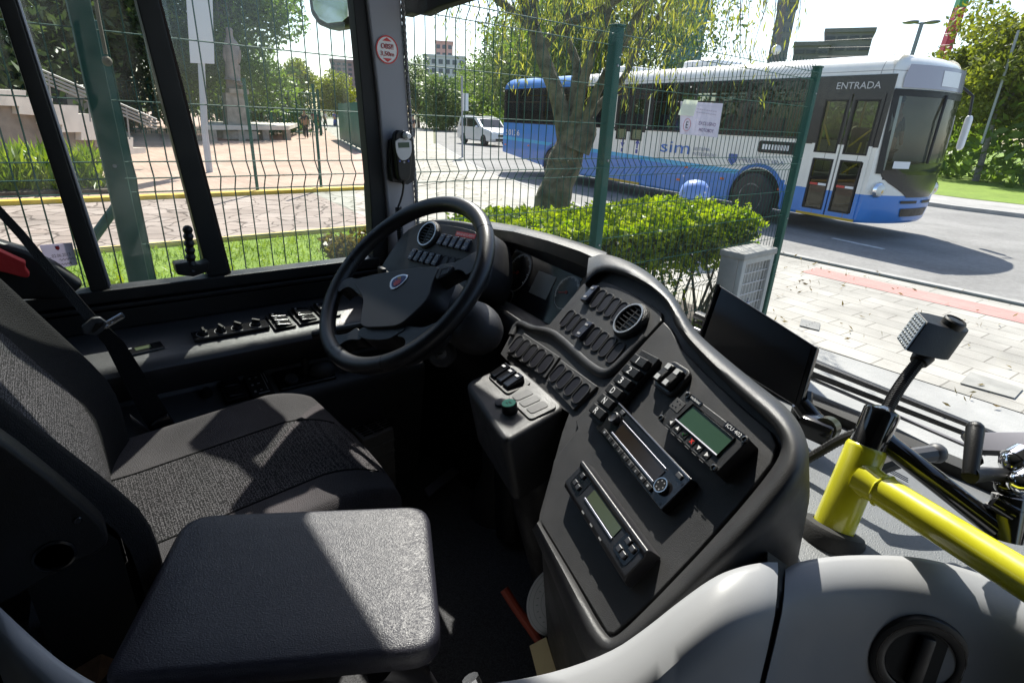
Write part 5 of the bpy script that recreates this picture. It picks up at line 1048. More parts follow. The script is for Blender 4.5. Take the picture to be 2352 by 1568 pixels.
# switches
def slot_mesh(w, h):
    mb = MB(); mb.poly(rrect(w*1.25, h*1.10, w*.5), 0, .0008); a = mb
    return a
def switch_row(fr_, p0, p1, n_, pa, pb, rockers=(), skip=(), width=.78, blue=False):
    ua = V(fr_.uv(*pa)); ub = V(fr_.uv(*pb)); ln = (ub-ua).length; rot = math.atan2((ua-ub).y, (ua-ub).x)-math.pi/2
    c0, c1 = V(fr_.uv(*p0)), V(fr_.uv(*p1)); pitch = (c1-c0).length/max(1, n_-1); w_ = pitch*width
    protos = {}
    for i in range(n_):
        if i in skip: continue
        c = c0.lerp(c1, i/max(1, n_-1)); Mx_ = fr_.M(c.x, c.y, .0004, rot); rk = i in rockers
        if rk not in protos:
            mb = MB(); ro, ri = rrect(w_*1.2, ln*1.07, w_*.5), rrect(w_*.96, ln*.98, w_*.42); mb.loft([[(x, y, z) for x, y in q_] for q_, z in ((ro, -.0005), (rrect(w_*1.14, ln*1.045, w_*.48), .0024), (rrect(w_*1.0, ln*.995, w_*.44), .0026), (ri, .0004))], True, M=Mx_); s_ = obj('switch_slot', mb, DASH2, dash, smooth=50)
            mb = MB()
            if rk:
                q = [(-w_/2, -ln/2), (w_/2, -ln/2), (w_/2, ln/2), (-w_/2, ln/2)]
                mb.loft([[(x, y, .0005) for x, y in q], [(x*.95, y*.98, .011 if y < 0 else .006) for x, y in q]], True, True, True, Mx_); k_ = obj('rocker', mb, mat('rocker_blue_black', (.014, .016, .026), .25), s_, bev=.002)
                pm = MB()
                for yy_ in (-.27, .27): pm.box((0, ln*yy_, .0105 if yy_ < 0 else .0085), (w_*.45, ln*.1, .0012), Mx_)
                obj('symbol', pm, GREYPRINT, s_, smooth=0)
            else:
                mb.poly(rrect(w_*.96, ln*.98, w_*.42), -.0002, .0009, Mx_); k_ = obj('blank_cover', mb, BLANKP, s_, bev=.0008)
            protos[rk] = (s_, c)
        else:
            s_, cc = protos[rk]; d_ = fr_.e1*(c.x-cc.x)+fr_.e2*(c.y-cc.y); k_ = copy_tree(s_, dash); k_.location = s_.location+d_
c6 = lambda x, y: (1107.8+.3804*x, 596.5+.3804*y)
switch_row(PA, c6(662, 215), c6(832, 318), 5, c6(735, 185), c6(662, 288), rockers=(0,))
switch_row(PA, c6(515, 357), c6(806, 563), 8, c6(555, 305), c6(480, 400), rockers=(3,))
LG = frame_az(PA.p(0, 0, -.001), 67, 48)
switch_row(LG, c6(206, 512), c6(384, 628), 5, c6(245, 465), c6(172, 560)); switch_row(LG, c6(455, 685), c6(598, 808), 4, c6(500, 640), c6(415, 735))
# vents
def vent(fr_, c, edge, deep=False):
    u_, v_ = fr_.uv(*c); r_ = (V(fr_.uv(*edge))-V((u_, v_))).length; Mx_ = fr_.M(u_, v_)
    mb = MB(); mb.loft([[(a*math.cos(t_), a*math.sin(t_), z) for t_ in [2*math.pi*k/36 for k in range(36)]] for a, z in ((r_*1.14, -.002), (r_*1.14, .007), (r_*1.05, .011), (r_*.97, .012))], True, M=Mx_); o = obj('vent_collar', mb, mat('knurled_ring', (.014, .014, .015), .5, bump=1, bscale=500), dash)
    mb = MB(); mb.ringprism(r_*1.0, r_*.90, .010, .0135, 36, Mx_); obj('vent_ring', mb, mat('satin_ring', (.5, .5, .5), .3, .8), o)
    mb = MB(); mb.lathe([(r_*.92, .0005), (r_*.92, .001)], 30, Mx_); obj('vent_back', mb, SCREENBLK, o, smooth=0)
    mb = MB()
    for k in range(-3, 4):
        y = k*r_*.24; l_ = math.sqrt(max(.01, .85**2-(k*.24)**2))*r_
        mb.box((0, y, .007), (2*l_, r_*.05, .007), Mx_ @ Matrix.Rotation(R(-12), 4, 'X') if False else Mx_)
    mb.box((0, 0, .009), (r_*.09, r_*1.6, .002), Mx_); obj('vent_slats', mb, BLK, o, smooth=0)
vent(PA, (1453, 741), (1487, 733))
FP = frame_az(ay(1000, 575, .80), 95, 58)
mb = MB(); PODP = [(948, 514), (990, 500), (1060, 505), (1108, 516), (1128, 545), (1128, 640), (1090, 690), (940, 690), (862, 640), (872, 612), (915, 545)]
mb.prism(smoothpoly([FP.px(*q, .012) for q in PODP], 2), -FP.n*.10); pod = obj('switch_pod', mb, DASH2, dash, bev=.010, seg=3)
mb = MB(); mb.prism(smoothpoly([FP.px(*q, .0135) for q in [(962, 524), (1000, 513), (1085, 527), (1105, 545), (1095, 650), (930, 660), (885, 630), (905, 590), (935, 570)]], 1), -FP.n*.006); obj('pod_face', mb, DASH, dash, bev=.001)
FP2 = frame_az(FP.p(0, 0, .0135), 95, 58)
vent(FP2, (987, 541), (1005, 545))
c5 = lambda x, y: (681.8+.3261*x, 426+.3261*y)
switch_row(FP2, c5(1030, 385), c5(1205, 425), 5, c5(1047, 345), c5(1012, 425), rockers=range(5), width=.8)
switch_row(FP2, c5(825, 490), c5(1130, 560), 8, c5(842, 450), c5(805, 530), rockers=(0, 1, 2, 3, 4), width=.8)
M_, w_, h_ = FP2.fit(.001, c5(1125, 322), c5(1262, 345), c5(1252, 378), c5(1118, 352))
mb = MB(); mb.box((0, 0, 0), (w_, h_, .001), M_); rl = obj('warning_label', mb, mat('label_red', (.72, .07, .07), .5), dash, smooth=0)
mb = MB(); text(mb, 'BRANDLARM', M_ @ Matrix.Translation((0, 0, .0008)), h_*.52, w_*.9); obj('lettering', mb, WHITEP, rl, smooth=0)
# instrument cluster
FC = frame_az(ay(1222, 655, .90), 79, 62)
SQ = [(1186, 572), (1338, 640), (1270, 750), (1104, 655)]
mb = MB(); mb.prism([FC.px(*q, 0) for q in SQ], -FC.n*.02); obj('cluster_glass', mb, mat('cluster_face', (.006, .006, .007), .12), dash, smooth=0)
HO = [(1142, 530), (1380, 596), (1352, 655), (1282, 764), (1216, 760), (1080, 668)]; HI = [(1186, 572), (1338, 640), (1318, 675), (1270, 750), (1235, 728), (1104, 655)]
mb = MB(); mb.loft([[FC.px(*q, -.004) for q in HI], [FC.px(*bl(a, b, .5), .02) for a, b in zip(HI, HO)], [FC.px(*q, .035) for q in HO], [FC.px(*q, .03)-FC.n*.07 for q in HO]], True); obj('cluster_housing', mb, DASH2, dash, bev=0, smooth=40)
mb = MB(); A_ = [(1118, 524), (1180, 532), (1260, 553), (1330, 576), (1385, 600)]; B_ = [(1118, 508), (1185, 518), (1262, 537), (1335, 558), (1394, 580)]
mb.loft([[FC.px(*q, .045)-V((0, 0, .03)) for q in A_], [FC.px(*q, .045) for q in A_], [FC.px(*bl(a, b, .6), .03) for a, b in zip(A_, B_)], [FC.px(*q, -.01) for q in B_], [FC.px(*q, -.01)+V((0, .06, -.06)) for q in B_]], False); obj('cluster_hood', mb, DASH2, dash, smooth=60)
mb = MB(); mb.loft([[FC.px(*q, .036) for q in [(1076, 668), (1150, 705), (1216, 752), (1284, 768)]], [FC.px(*q, .038) for q in [(1062, 690), (1140, 728), (1200, 775), (1270, 782)]], [FC.px(*q, .0)+V((0, 0, -.05)) for q in [(1062, 700), (1140, 740), (1200, 785), (1270, 800)]]], False); obj('cluster_ledge', mb, DASH2, dash, smooth=60)
def dial(c, e, a0, a1, nt_):
    u_, v_ = FC.uv(*c); r_ = (V(FC.uv(*e))-V((u_, v_))).length; Mx_ = FC.M(u_, v_)
    mb = MB(); mb.lathe([(r_*1.08, 0), (r_*1.08, .0012), (r_*1.02, .0016)], 32, Mx_); d = obj('dial', mb, SCREENBLK, dash)
    mb = MB()
    for i in range(nt_):
        a = R(a0+(a1-a0)*i/(nt_-1)); big = i % 4 == 0; mb.box((0, r_*(.92 if big else .95), .0019), (r_*.05, r_*(.14 if big else .08), .0006), Mx_ @ Matrix.Rotation(-a, 4, 'Z'))
    mb.ringprism(r_*1.0, r_*.985, .0016, .002, 32, Mx_); obj('dial_marks', mb, WHITEP, d, smooth=0)
    mb = MB(); mb.box((0, r_*.3, .003), (r_*.05, r_*.75, .001), Mx_ @ Matrix.Rotation(R(-a0*.9), 4, 'Z')); mb.lathe([(r_*.1, 0), (r_*.1, .0035)], 12, Mx_); obj('needle', mb, mat('needle_red', (.35, .03, .02), .5), d, smooth=0)
dial((1190, 627), (1217, 628), -120, 110, 33); dial((1302, 672), (1330, 668), -120, 100, 33); dial((1167, 684), (1178, 685), -60, 60, 9)
M_, w_, h_ = FC.fit(.001, (1240, 622), (1276, 636), (1256, 690), (1212, 670)); mb = MB(); mb.box((0, 0, 0), (w_, h_, .001), M_); obj('cluster_display', mb, mat('dim_lcd', (.10, .10, .09), .35), dash, smooth=0)
# box beside the column with rockers and the green button
FB = frame_az(az(1180, 920, 1.352), 80, 12)
BX = [FB.px(*q, 0) for q in round_px([(1064, 878), (1180, 829), (1302, 932), (1158, 1016)], 22)]
mb = MB(); mb.prism(BX, -FB.n*.13); obj('column_switch_box', mb, DASH2, dash, bev=.010, seg=3)
BX2 = smoothpoly([FB.px(*q, -.02) for q in [(1085, 890), (1180, 845), (1310, 940), (1180, 1010)]], 2)
mb = MB(); mb.prism(BX2, V((.06, .12, -.50))); obj('box_stalk', mb, BLK, dash, smooth=40)
for q4, n_, rks in (([c6(128, 628), c6(300, 740), c6(150, 812), c6(30, 700)], 3, True), ([c6(265, 745), c6(455, 885), c6(290, 965), c6(150, 830)], 3, False)):
    mb = MB(); q = [FB.px(*k, .003) for k in round_px(q4, 10)]; mb.prism(q, -FB.n*.004); o = obj('switch_frame', mb, BLK if rks else DASH2, dash, bev=.001)
    M_, w_, h_ = FB.fit(.003, *q4)
    for k in range(n_):
        u_ = (-.27+.27*k)*w_; mb = MB()
        if rks:
            s_ = [(-w_*.12, -h_*.36), (w_*.12, -h_*.36), (w_*.12, h_*.36), (-w_*.12, h_*.36)]
            mb.loft([[(x+u_, y, 0) for x, y in s_], [(x*.92+u_, y*.98, .014 if y > 0 else .006) for x, y in s_]], True, True, True, M_); obj('rocker', mb, GLOSSBLK, o, bev=.002)
            mb = MB(); mb.box((u_, h_*.18, .0132), (w_*.1, h_*.10, .001), M_ @ Matrix.Rotation(0, 4, 'X')); obj('symbol', mb, GREYPRINT, o, smooth=0)
        else:
            mb.poly([(x+u_, y) for x, y in rrect(w_*.22, h_*.68, w_*.06)], 0, .0012, M_); obj('blank_cover', mb, DASH, o, bev=.0006)
u_, v_ = FB.uv(*c6(168, 912)); mb = MB(); mb.lathe([(.0135, 0), (.0135, .014), (.0125, .016)], 24, FB.M(u_, v_)); gb = obj('push_button', mb, BLK, dash)
mb = MB(); mb.lathe([(.0118, .016), (.0115, .0168)], 24, FB.M(u_, v_)); gc = obj('button_cap', mb, GREENB, gb, smooth=0)
mb = MB(); Mx_ = FB.M(u_, v_, .0169); mb.box((.001, .002, 0), (.007, .0035, .0004), Mx_); mb.box((-.001, -.003, 0), (.006, .002, .0004), Mx_); obj('button_print', mb, mat('green_print', (.0, .12, .07), .5), gb, smooth=0)
u_, v_ = FB.uv(*c6(115, 868)); mb = MB(); mb.lathe([(.011, 0), (.011, .004), (.009, .005)], 20, FB.M(u_, v_)); obj('round_blank', mb, DASH, dash)
# ---- gear selector
M_, w_, h_ = PA.fit(.010, (1477, 803), (1512, 824), (1384, 980), (1348, 953))
t = thing('gear_selector', 'push button gear selector strip lettered 1 2 3 D N R on the dashboard', 'gear selector', M_.translation)
mb = MB(); mb.box((0, 0, -.005), (w_, h_, .010), M_); obj('base', mb, BLK, t, bev=.001)
for k, ch in enumerate('123DNR'):
    y = h_*(.355-.15*k); mb = MB(); mb.loft([[(x*w_*.92-w_*.04, y+yy_*h_*.125, 0) for x, yy_ in ((-.5, -.5), (.5, -.5), (.5, .5), (-.5, .5))], [(x*w_*.86-w_*.04, y+yy_*h_*.112, .009 if x > 0 else .007) for x, yy_ in ((-.5, -.5), (.5, -.5), (.5, .5), (-.5, .5))]], True, True, True, M_); kb = obj('key', mb, GLOSSBLK if False else BLK, t, bev=.0012)
    mb = MB(); text(mb, ch, M_ @ Matrix.Translation((-w_*.06, y, .0088)), h_*.08, None if ch == '1' else h_*.058); obj('lettering', mb, WHITE, kb, smooth=0)
# ---- rocker pair
q4 = [c6(1150, 610), c6(1290, 690), c6(1130, 835), c6(1025, 750)]
M_, w_, h_ = PA.fit(.004, *q4)
t = thing('rocker_switch_pair', 'two tall rocker switches with white squares in a rounded frame beside the gear selector', 'switch', M_.translation)
mb = MB(); mb.poly(rrect(w_, h_, w_*.22), -.004, .004, M_); obj('frame', mb, DASH2, t, bev=.002)
mb = MB(); mb.poly(rrect(w_*.82, h_*.84, w_*.14), .004, .0046, M_); obj('recess', mb, SCREENBLK, t, smooth=0)
for x in (-.21, .21):
    s_ = [(-w_*.17, -h_*.36), (w_*.17, -h_*.36), (w_*.17, h_*.36), (-w_*.17, h_*.36)]
    mb = MB(); mb.loft([[(a+x*w_, b_, .0045) for a, b_ in s_], [(a*.92+x*w_, b_*.98, .015 if b_ < 0 else .010) for a, b_ in s_]], True, True, True, M_); rk = obj('rocker', mb, BLK, t, bev=.0025)
    for yy_, hz in ((-.22, .0143), (.22, .0118)):
        mb = MB(); mb.box((x*w_, yy_*h_, hz), (w_*.18, w_*.16, .0012), M_); obj('white_square', mb, mat('lens_white', (.5, .5, .5), .3), rk, smooth=0)
# ---- destination display control unit
c5b = lambda x, y: ((1550+x*.4464)*.85217, (900+y*.4464)*.85217)
M_, w_, h_ = PA.fit(.022, c5b(672, 348), c5b(1062, 635), c5b(840, 838), c5b(500, 512))
t = thing('display_unit', 'boxy sign controller with a green screen and six arrow buttons, lettered ICU 402', 'control unit', M_.translation)
mb = MB(); mb.box((0, 0, -.011), (w_, h_, .022), M_); obj('case', mb, mat('unit_case', (.013, .013, .014), .42, bump=.3, bscale=900, dust=.06), t, bev=.0012)
loc = lambda x, y, M0=None: (lambda p: (p.x, p.y))((M_.inverted() @ V(Fr(M_.translation, M_.col[0].to_3d(), M_.col[1].to_3d()).px(*c5b(x, y)))))
Q = [loc(x, y) for x, y in ((718, 425), (968, 632), (862, 738), (612, 520))]
mb = MB(); mb.poly([(p[0]*1.03, p[1]) for p in Q], .0002, .0006, M_); obj('screen', mb, LCDG, t, smooth=0)
mb = MB(); P_ = [M_ @ V((*p, .0012)) for p in Q]; mb.tube(P_, .0014, 6, closed=True); obj('screen_frame', mb, GLOSSBLK, t)
mb = MB(); mb.tube([P_[3]+M_.col[2].to_3d()*.0009, P_[2]+M_.col[2].to_3d()*.0009], .0013, 6); obj('bright_edge', mb, ALU, t)
a_ = loc(730, 400); b_ = loc(965, 585); rot = math.atan2(b_[1]-a_[1], b_[0]-a_[0])
mb = MB(); mb.box((0, 0, .0004), (w_*.20, h_*.10, .0008), M_ @ Matrix.Translation((a_[0], a_[1], 0)) @ Matrix.Rotation(rot, 4, 'Z')); obj('name_plate', mb, SCREENBLK, t, smooth=0); mb = MB(); mb.box((0, 0, .0004), (w_*.26, h_*.14, .0008), M_ @ Matrix.Translation((b_[0]-.001, b_[1], 0)) @ Matrix.Rotation(rot, 4, 'Z')); obj('name_plate', mb, SCREENBLK, t, smooth=0)
mb = MB(); text(mb, 'mobitec', M_ @ Matrix.Translation((a_[0], a_[1], .001)) @ Matrix.Rotation(rot, 4, 'Z'), h_*.07, w_*.16); text(mb, 'ICU 402', M_ @ Matrix.Translation((b_[0]-.001, b_[1], .001)) @ Matrix.Rotation(rot, 4, 'Z'), h_*.085, w_*.21); obj('lettering', mb, WHITEP, t, smooth=0)
BT = [(585, 535), (622, 572), (664, 608), (708, 650), (752, 688), (797, 730)]
for k, (x, y) in enumerate(BT):
    p = loc(x, y); Mk = M_ @ Matrix.Translation((p[0], p[1], 0)) @ Matrix.Rotation(rot, 4, 'Z'); s_ = w_*.055
    mb = MB(); mb.box((0, 0, .0006), (s_*1.5, s_*1.25, .0012), Mk); kb = obj('button', mb, BLK, t, bev=.0004)
    mb = MB()
    if k in (0, 1, 4, 5):
        an = {0: 90, 1: 0, 4: 180, 5: -90}[k]; mb.poly([(s_*.5*math.cos(R(90+an+d)), s_*.5*math.sin(R(90+an+d))) for d in (0, 120, 240)], .0012, .0016, Mk); m_ = WHITEP
    elif k == 3: text(mb, 'x', Mk @ Matrix.Translation((0, 0, .0014)), s_*.8); m_ = mat('red_cross', (.7, .03, .02), .4)
    else: mb.tube([Mk @ V((-s_*.4, 0, .0015)), Mk @ V((-s_*.1, -s_*.35, .0015)), Mk @ V((s_*.45, s_*.4, .0015))], s_*.1, 4); m_ = mat('green_tick', (.02, .25, .05), .4)
    obj('button_mark', mb, m_, kb, smooth=0)
    mb = MB()
    for j in (1, 2): mb.box((0, -s_*(.55+.42*j), .0003), (s_*1.2, s_*.12, .0008), Mk)
    obj('groove', mb, GREYPRINT if False else mat('groove_grey', (.12, .12, .12), .5), kb, smooth=0)
for x, y in ((685, 362), (1043, 640), (843, 822), (512, 508)):
    p = loc(x, y); mb = MB(); mb.lathe([(.0042, 0), (.0042, .0025), (.0028, .003), (.0026, .001), (.0004, .001)], 14, M_ @ Matrix.Translation((p[0]*.96, p[1]*.94, -.0005))); obj('screw', mb, STEEL if False else mat('dark_screw', (.12, .12, .12), .25, .8), t)
p = loc(618, 430); mb = MB(); mb.box((0, 0, .0004), (w_*.16, h_*.30, .0008), M_ @ Matrix.Translation((p[0], p[1], 0)) @ Matrix.Rotation(rot, 4, 'Z')); obj('usb_cover', mb, DASH, t, bev=.0003)
mb = MB(); Mk = M_ @ Matrix.Translation((p[0], p[1], .0009)) @ Matrix.Rotation(rot, 4, 'Z')
for a_, b_ in ((-.004, .004), (.003, .003), (-.005, -.004), (.001, -.003)): mb.box((a_, b_, 0), (.002, .0015, .0006), Mk)
obj('usb_symbol', mb, SCREENBLK, t, smooth=0)
# ---- radio
M_, w_, h_ = PA.fit(.014, c5b(265, 415), c5b(720, 880), c5b(505, 1055), c5b(125, 558))
t = thing('radio', 'slim black radio with a wide display slot, preset keys and two round knobs', 'radio', M_.translation)
mb = MB(); mb.box((0, 0, -.007), (w_, h_, .014), M_); obj('case', mb, GLOSSBLK, t, bev=.0012)
pl = Fr(M_.translation, M_.col[0].to_3d(), M_.col[1].to_3d())
mb = MB(); mb.box((.002, -.002, .0006), (w_*.60, h_*.40, .0012), M_); obj('display', mb, mat('amber_dark', (.02, .014, .01), .12), t, smooth=0)
mb = MB(); mb.box((.0, -h_*.22, .0022), (w_*.62, h_*.05, .0016), M_); mb.box((.0, h_*.22, .0022), (w_*.62, h_*.025, .0012), M_); obj('display_trim', mb, ALU, t, bev=.0004)
mb = MB(); mb.box((w_*.03, h_*.34, .0003), (w_*.74, h_*.12, .0006), M_); obj('disc_slot', mb, SCREENBLK, t, smooth=0)
mb = MB(); mb.box((w_*.0, h_*.47, .0012), (w_*.98, .0012, .0012), M_); obj('top_edge_trim', mb, ALU, t, smooth=0)
Mk = M_ @ Matrix.Translation((-w_*.385, h_*.10, 0)); mb = MB(); mb.lathe([(.0085, 0), (.0085, .007), (.007, .0085), (.0055, .0075)], 24, Mk); obj('volume_knob', mb, mat('knob_grey', (.05, .05, .055), .3), t)
Mk = M_ @ Matrix.Translation((w_*.385, -h_*.12, 0)); mb = MB(); mb.lathe([(.0095, 0), (.0095, .004), (.0085, .005)], 26, Mk); kb = obj('tuning_knob', mb, BLK, t)
mb = MB(); mb.ringprism(.0096, .0082, .0044, .0056, 26, Mk); obj('knob_ring', mb, STEEL, kb)
mb = MB()
for a_ in range(6): mb.box((.0055*math.cos(a_*1.047), .0055*math.sin(a_*1.047), .0052), (.0016, .0016, .0006), Mk)
obj('knob_dots', mb, GREYPRINT, kb, smooth=0)
for k in range(9):
    x = (-.36+.083*k)*w_; mb = MB(); mb.box((x, -h_*.37, .0015), (w_*.076, h_*.13, .003), M_); kb = obj('preset_key', mb, BLK, t, bev=.0006)
    mb = MB()
    if 1 <= k <= 6: text(mb, str(k), M_ @ Matrix.Translation((x, -h_*.37, .0031)), h_*.085)
    else: mb.box((x, -h_*.37, .0032), (w_*.018, h_*.06, .0005), M_)
    obj('key_mark', mb, GREYPRINT, kb, smooth=0)
for x, y in ((-.38, .36), (.42, .34)): mb = MB(); mb.box((x*w_, y*h_, .0012), (w_*.05, h_*.12, .0026), M_); obj('side_key', mb, mat('key_grey', (.06, .06, .065), .35), t, bev=.0006)
for x, y in ((-.47, .30), (-.48, -.25), (.475, .25), (.46, -.42)): mb = MB(); mb.lathe([(.0018, 0), (.0018, .0006)], 10, M_ @ Matrix.Translation((x*w_, y*h_, 0))); obj('key_hole', mb, SCREENBLK, t, smooth=0)
# ---- tachograph
c3 = lambda x, y: ((1300+.4082*x)*.85217, (1200+.4082*y)*.85217)
M_, w_, h_ = PA.fit(.020, c3(690, 120), c3(1128, 720), c3(905, 880), c3(510, 250))
t = thing('tachograph', 'long recorder unit with a narrow olive display, lowest of the devices on the dashboard', 'tachograph', M_.translation)
q = [(-.5, -.0195), (-.5, -.012), (-.44, -.003), (-.30, .0012), (.30, .0012), (.36, .005), (.46, .0045), (.5, -.001), (.5, -.0195)]
mb = MB(); mb.loft([[(x, a*h_, b_) for a, b_ in q] for x in (-w_/2, w_/2)], True, True, True, M_); obj('case', mb, mat('tacho_case', (.018, .018, .021), .33, bump=.15, bscale=900, dust=.05), t, bev=.0015)
mb = MB(); mb.box((.002, h_*.10, .0015), (w_*.42, h_*.30, .0016), M_); obj('display', mb, LCDO, t, smooth=0)
mb = MB(); mb.box((.001, -h_*.10, .002), (w_*.44, h_*.055, .0022), M_); obj('display_sill', mb, ALU, t, bev=.0005)
for s_, n_ in ((-.36, 3), (.36, 4)):
    mb = MB(); mb.poly([(x+s_*w_, y+h_*.06) for x, y in rrect(w_*.17, h_*.56, .004)], .001, .0018, M_); o = obj('key_pad', mb, SCREENBLK, t, smooth=0)
    for k in range(n_):
        dx, dy = ((-.03, -.13), (.025, -.14), (-.02, .15), (.045, .12))[k]; mb = MB(); mb.box((s_*w_+dx*w_, h_*.06+dy*h_, .0032), (w_*.045, h_*.15, .0035), M_); obj('key', mb, mat('tacho_key', (.04, .04, .045), .3), o, bev=.001)
for x in (-.14, .0, .14): mb = MB(); mb.box((x*w_, -h_*.36, -.0008), (w_*.035, h_*.05, .0012), M_ @ Matrix.Translation((0, 0, .0003))); obj('slot', mb, mat('slot_light', (.25, .25, .25), .4), t, smooth=0)
# ---- steering wheel
WC = V((-1.067, .554, 1.46)); wn = V((math.sin(R(5.2))*math.sin(R(44.6)), -math.cos(R(5.2))*math.sin(R(44.6)), math.cos(R(44.6))))
FW_ = Fr(WC, (1, .09, 0), wn.cross(V((1, .09, 0)))); 
if FW_.n.dot(wn) < 0: FW_ = Fr(WC, (1, .09, 0), -wn.cross(V((1, .09, 0))))
t = thing('steering_wheel', 'large black leather steering wheel with a crest on its hub', 'steering wheel', WC)
mb = MB(); n_ = 96; mb.tube([FW_.p(.216*math.cos(2*math.pi*k/n_), .216*math.sin(2*math.pi*k/n_)) for k in range(n_)], .0185, 18, closed=True); rim = obj('rim', mb, WHEELM, t, smooth=60)
mb = MB()
for px_ in (c5(410, 545), c5(1325, 322), c5(270, 1185), c5(635, 1215)):
    u_, v_ = FW_.uv(*px_); a = math.atan2(v_, u_); c = FW_.p(.216*math.cos(a), .216*math.sin(a)); tan = (-FW_.e1*math.sin(a)+FW_.e2*math.cos(a)); mb.tube([c-tan*.0006, c+tan*.0006], .0188, 18)
obj('rim_seam', mb, SCREENBLK, rim)
def wpol(pxs, h0, h1, name, m_, par, bev, it=2):
    q = smoothpoly([FW_.px(*c5(*p), h1) for p in pxs], it); mb_ = MB(); mb_.prism(q, -FW_.n*(h1-h0)); return obj(name, mb_, m_, par, bev=bev, seg=4)
wpol([(390, 668), (470, 640), (640, 605), (1010, 556), (985, 620), (950, 690), (930, 790), (820, 900), (720, 985), (620, 995), (440, 1000), (452, 900), (470, 800), (430, 730)], -.05, .016, 'hub_pad', mat('hub_plastic', (.014, .014, .0165), .45, bump=.3, bscale=900), t, .012)
SPK = mat('spoke_plastic', (.011, .011, .0125), .38, bump=.3, bscale=900)
wpol([(285, 760), (290, 690), (370, 640), (420, 660), (480, 640), (520, 760), (440, 780), (380, 712), (330, 720)], -.030, .008, 'spoke', SPK, t, .010)
wpol([(960, 560), (1130, 540), (1240, 470), (1300, 440), (1280, 560), (1195, 640), (1170, 600), (1110, 592), (940, 700)], -.030, .008, 'spoke', SPK, t, .010)
wpol([(190, 1110), (215, 1030), (280, 1052), (360, 1040), (430, 985), (470, 1090), (360, 1082), (290, 1130), (265, 1195)], -.032, .004, 'spoke', SPK, t, .010)
wpol([(690, 960), (780, 985), (900, 1000), (990, 950), (1040, 1010), (900, 1130), (780, 1195), (690, 1235), (700, 1180), (765, 1120), (755, 1070), (690, 1060)], -.032, .004, 'spoke', SPK, t, .010)
wpol([(425, 995), (620, 985), (715, 975), (775, 1005), (700, 1050), (630, 1090), (440, 1082)], -.04, .006, 'hub_lower', SPK, t, .008)
o = wpol([(1005, 570), (1110, 556), (1085, 600), (1030, 645), (962, 668)], .010, .018, 'spoke_keys', BLK, t, .003, 1)
mb = MB(); P_ = [FW_.px(*c5(*q), .0185) for q in [(1020, 590), (1075, 575), (1060, 615), (1000, 640)]]; mb.tube(P_, .0008, 5, closed=True); obj('key_outline', mb, mat('trim_grey', (.25, .25, .25), .3, .5), o)
em = wpol([(650, 690), (665, 655), (720, 625), (780, 622), (782, 645), (745, 690), (690, 728), (655, 732)], .014, .0185, 'badge', STEEL, t, .0012, 2)
mb = MB(); mb.prism(smoothpoly([FW_.px(*c5(*q), .0192) for q in [(664, 690), (678, 660), (722, 636), (768, 632), (768, 648), (738, 684), (692, 716), (668, 716)]], 2), -FW_.n*.001); obj('badge_field', mb, mat('badge_blue', (.015, .025, .16), .3), em, smooth=0)
mb = MB(); mb.prism([FW_.px(*c5(*q), .0200) for q in [(680, 700), (682, 678), (695, 684), (690, 665), (705, 670), (712, 655), (722, 665), (728, 655), (734, 668), (722, 680), (726, 690), (708, 690), (712, 700), (696, 698), (694, 710)]], -FW_.n*.001); obj('badge_beast', mb, mat('badge_red', (.55, .05, .06), .4), em, smooth=0)
mb = MB(); mb.prism([FW_.px(*c5(*q), .0200) for q in [(708, 652), (712, 642), (720, 648), (728, 640), (732, 648), (728, 656)]], -FW_.n*.001); obj('badge_crown', mb, GOLD, em, smooth=0)
t = thing('steering_column', 'dark steering column under the wheel with a round key lock', 'steering column', WC-wn*.2)
mb = MB(); mb.tube([WC-wn*.02, WC-wn*.06, WC-wn*.10, WC-wn*.24, WC-wn*.5+V((0, .02, 0)), V((-1.0, .86, .64))], [.05, .075, .085, .09, .075, .05], 20); obj('shroud', mb, BLK, t)
mb = MB(); mb.ball(dep(1088, 752, 1.14), (.072, .055, .055), seg=24); obj('cowl', mb, DASH, t)
fr = Fr(dep(1013, 812, 1.15), RT, UP); mb = MB(); mb.lathe([(.030, -.03), (.029, -.004), (.022, .003), (.018, .003)], 26, fr.M()); obj('lock_surround', mb, DASH, t)
mb = MB(); mb.lathe([(.0125, .002), (.012, .006), (.008, .0065)], 22, fr.M()); k_ = obj('key_lock', mb, STEEL, t); mb = MB(); mb.box((0, 0, .007), (.010, .003, .001), fr.M(rot=.3)); obj('key_slot', mb, SCREENBLK, k_, smooth=0)
mb = MB(); mb.tube([WC-wn*.09+V((-.06, 0, 0)), FW_.px(*c5(600, 600), -.075)], [.010, .008], 10); mb.box(FW_.px(*c5(600, 605), -.07), (.03, .014, .022), bev=.004); obj('stalk', mb, BLK, t)
mb = MB(); mb.tube([WC-wn*.09+V((-.05, 0, -.05)), FW_.px(*c5(120, 1050), -.06)], [.010, .012], 10); obj('stalk', mb, BLK, t)
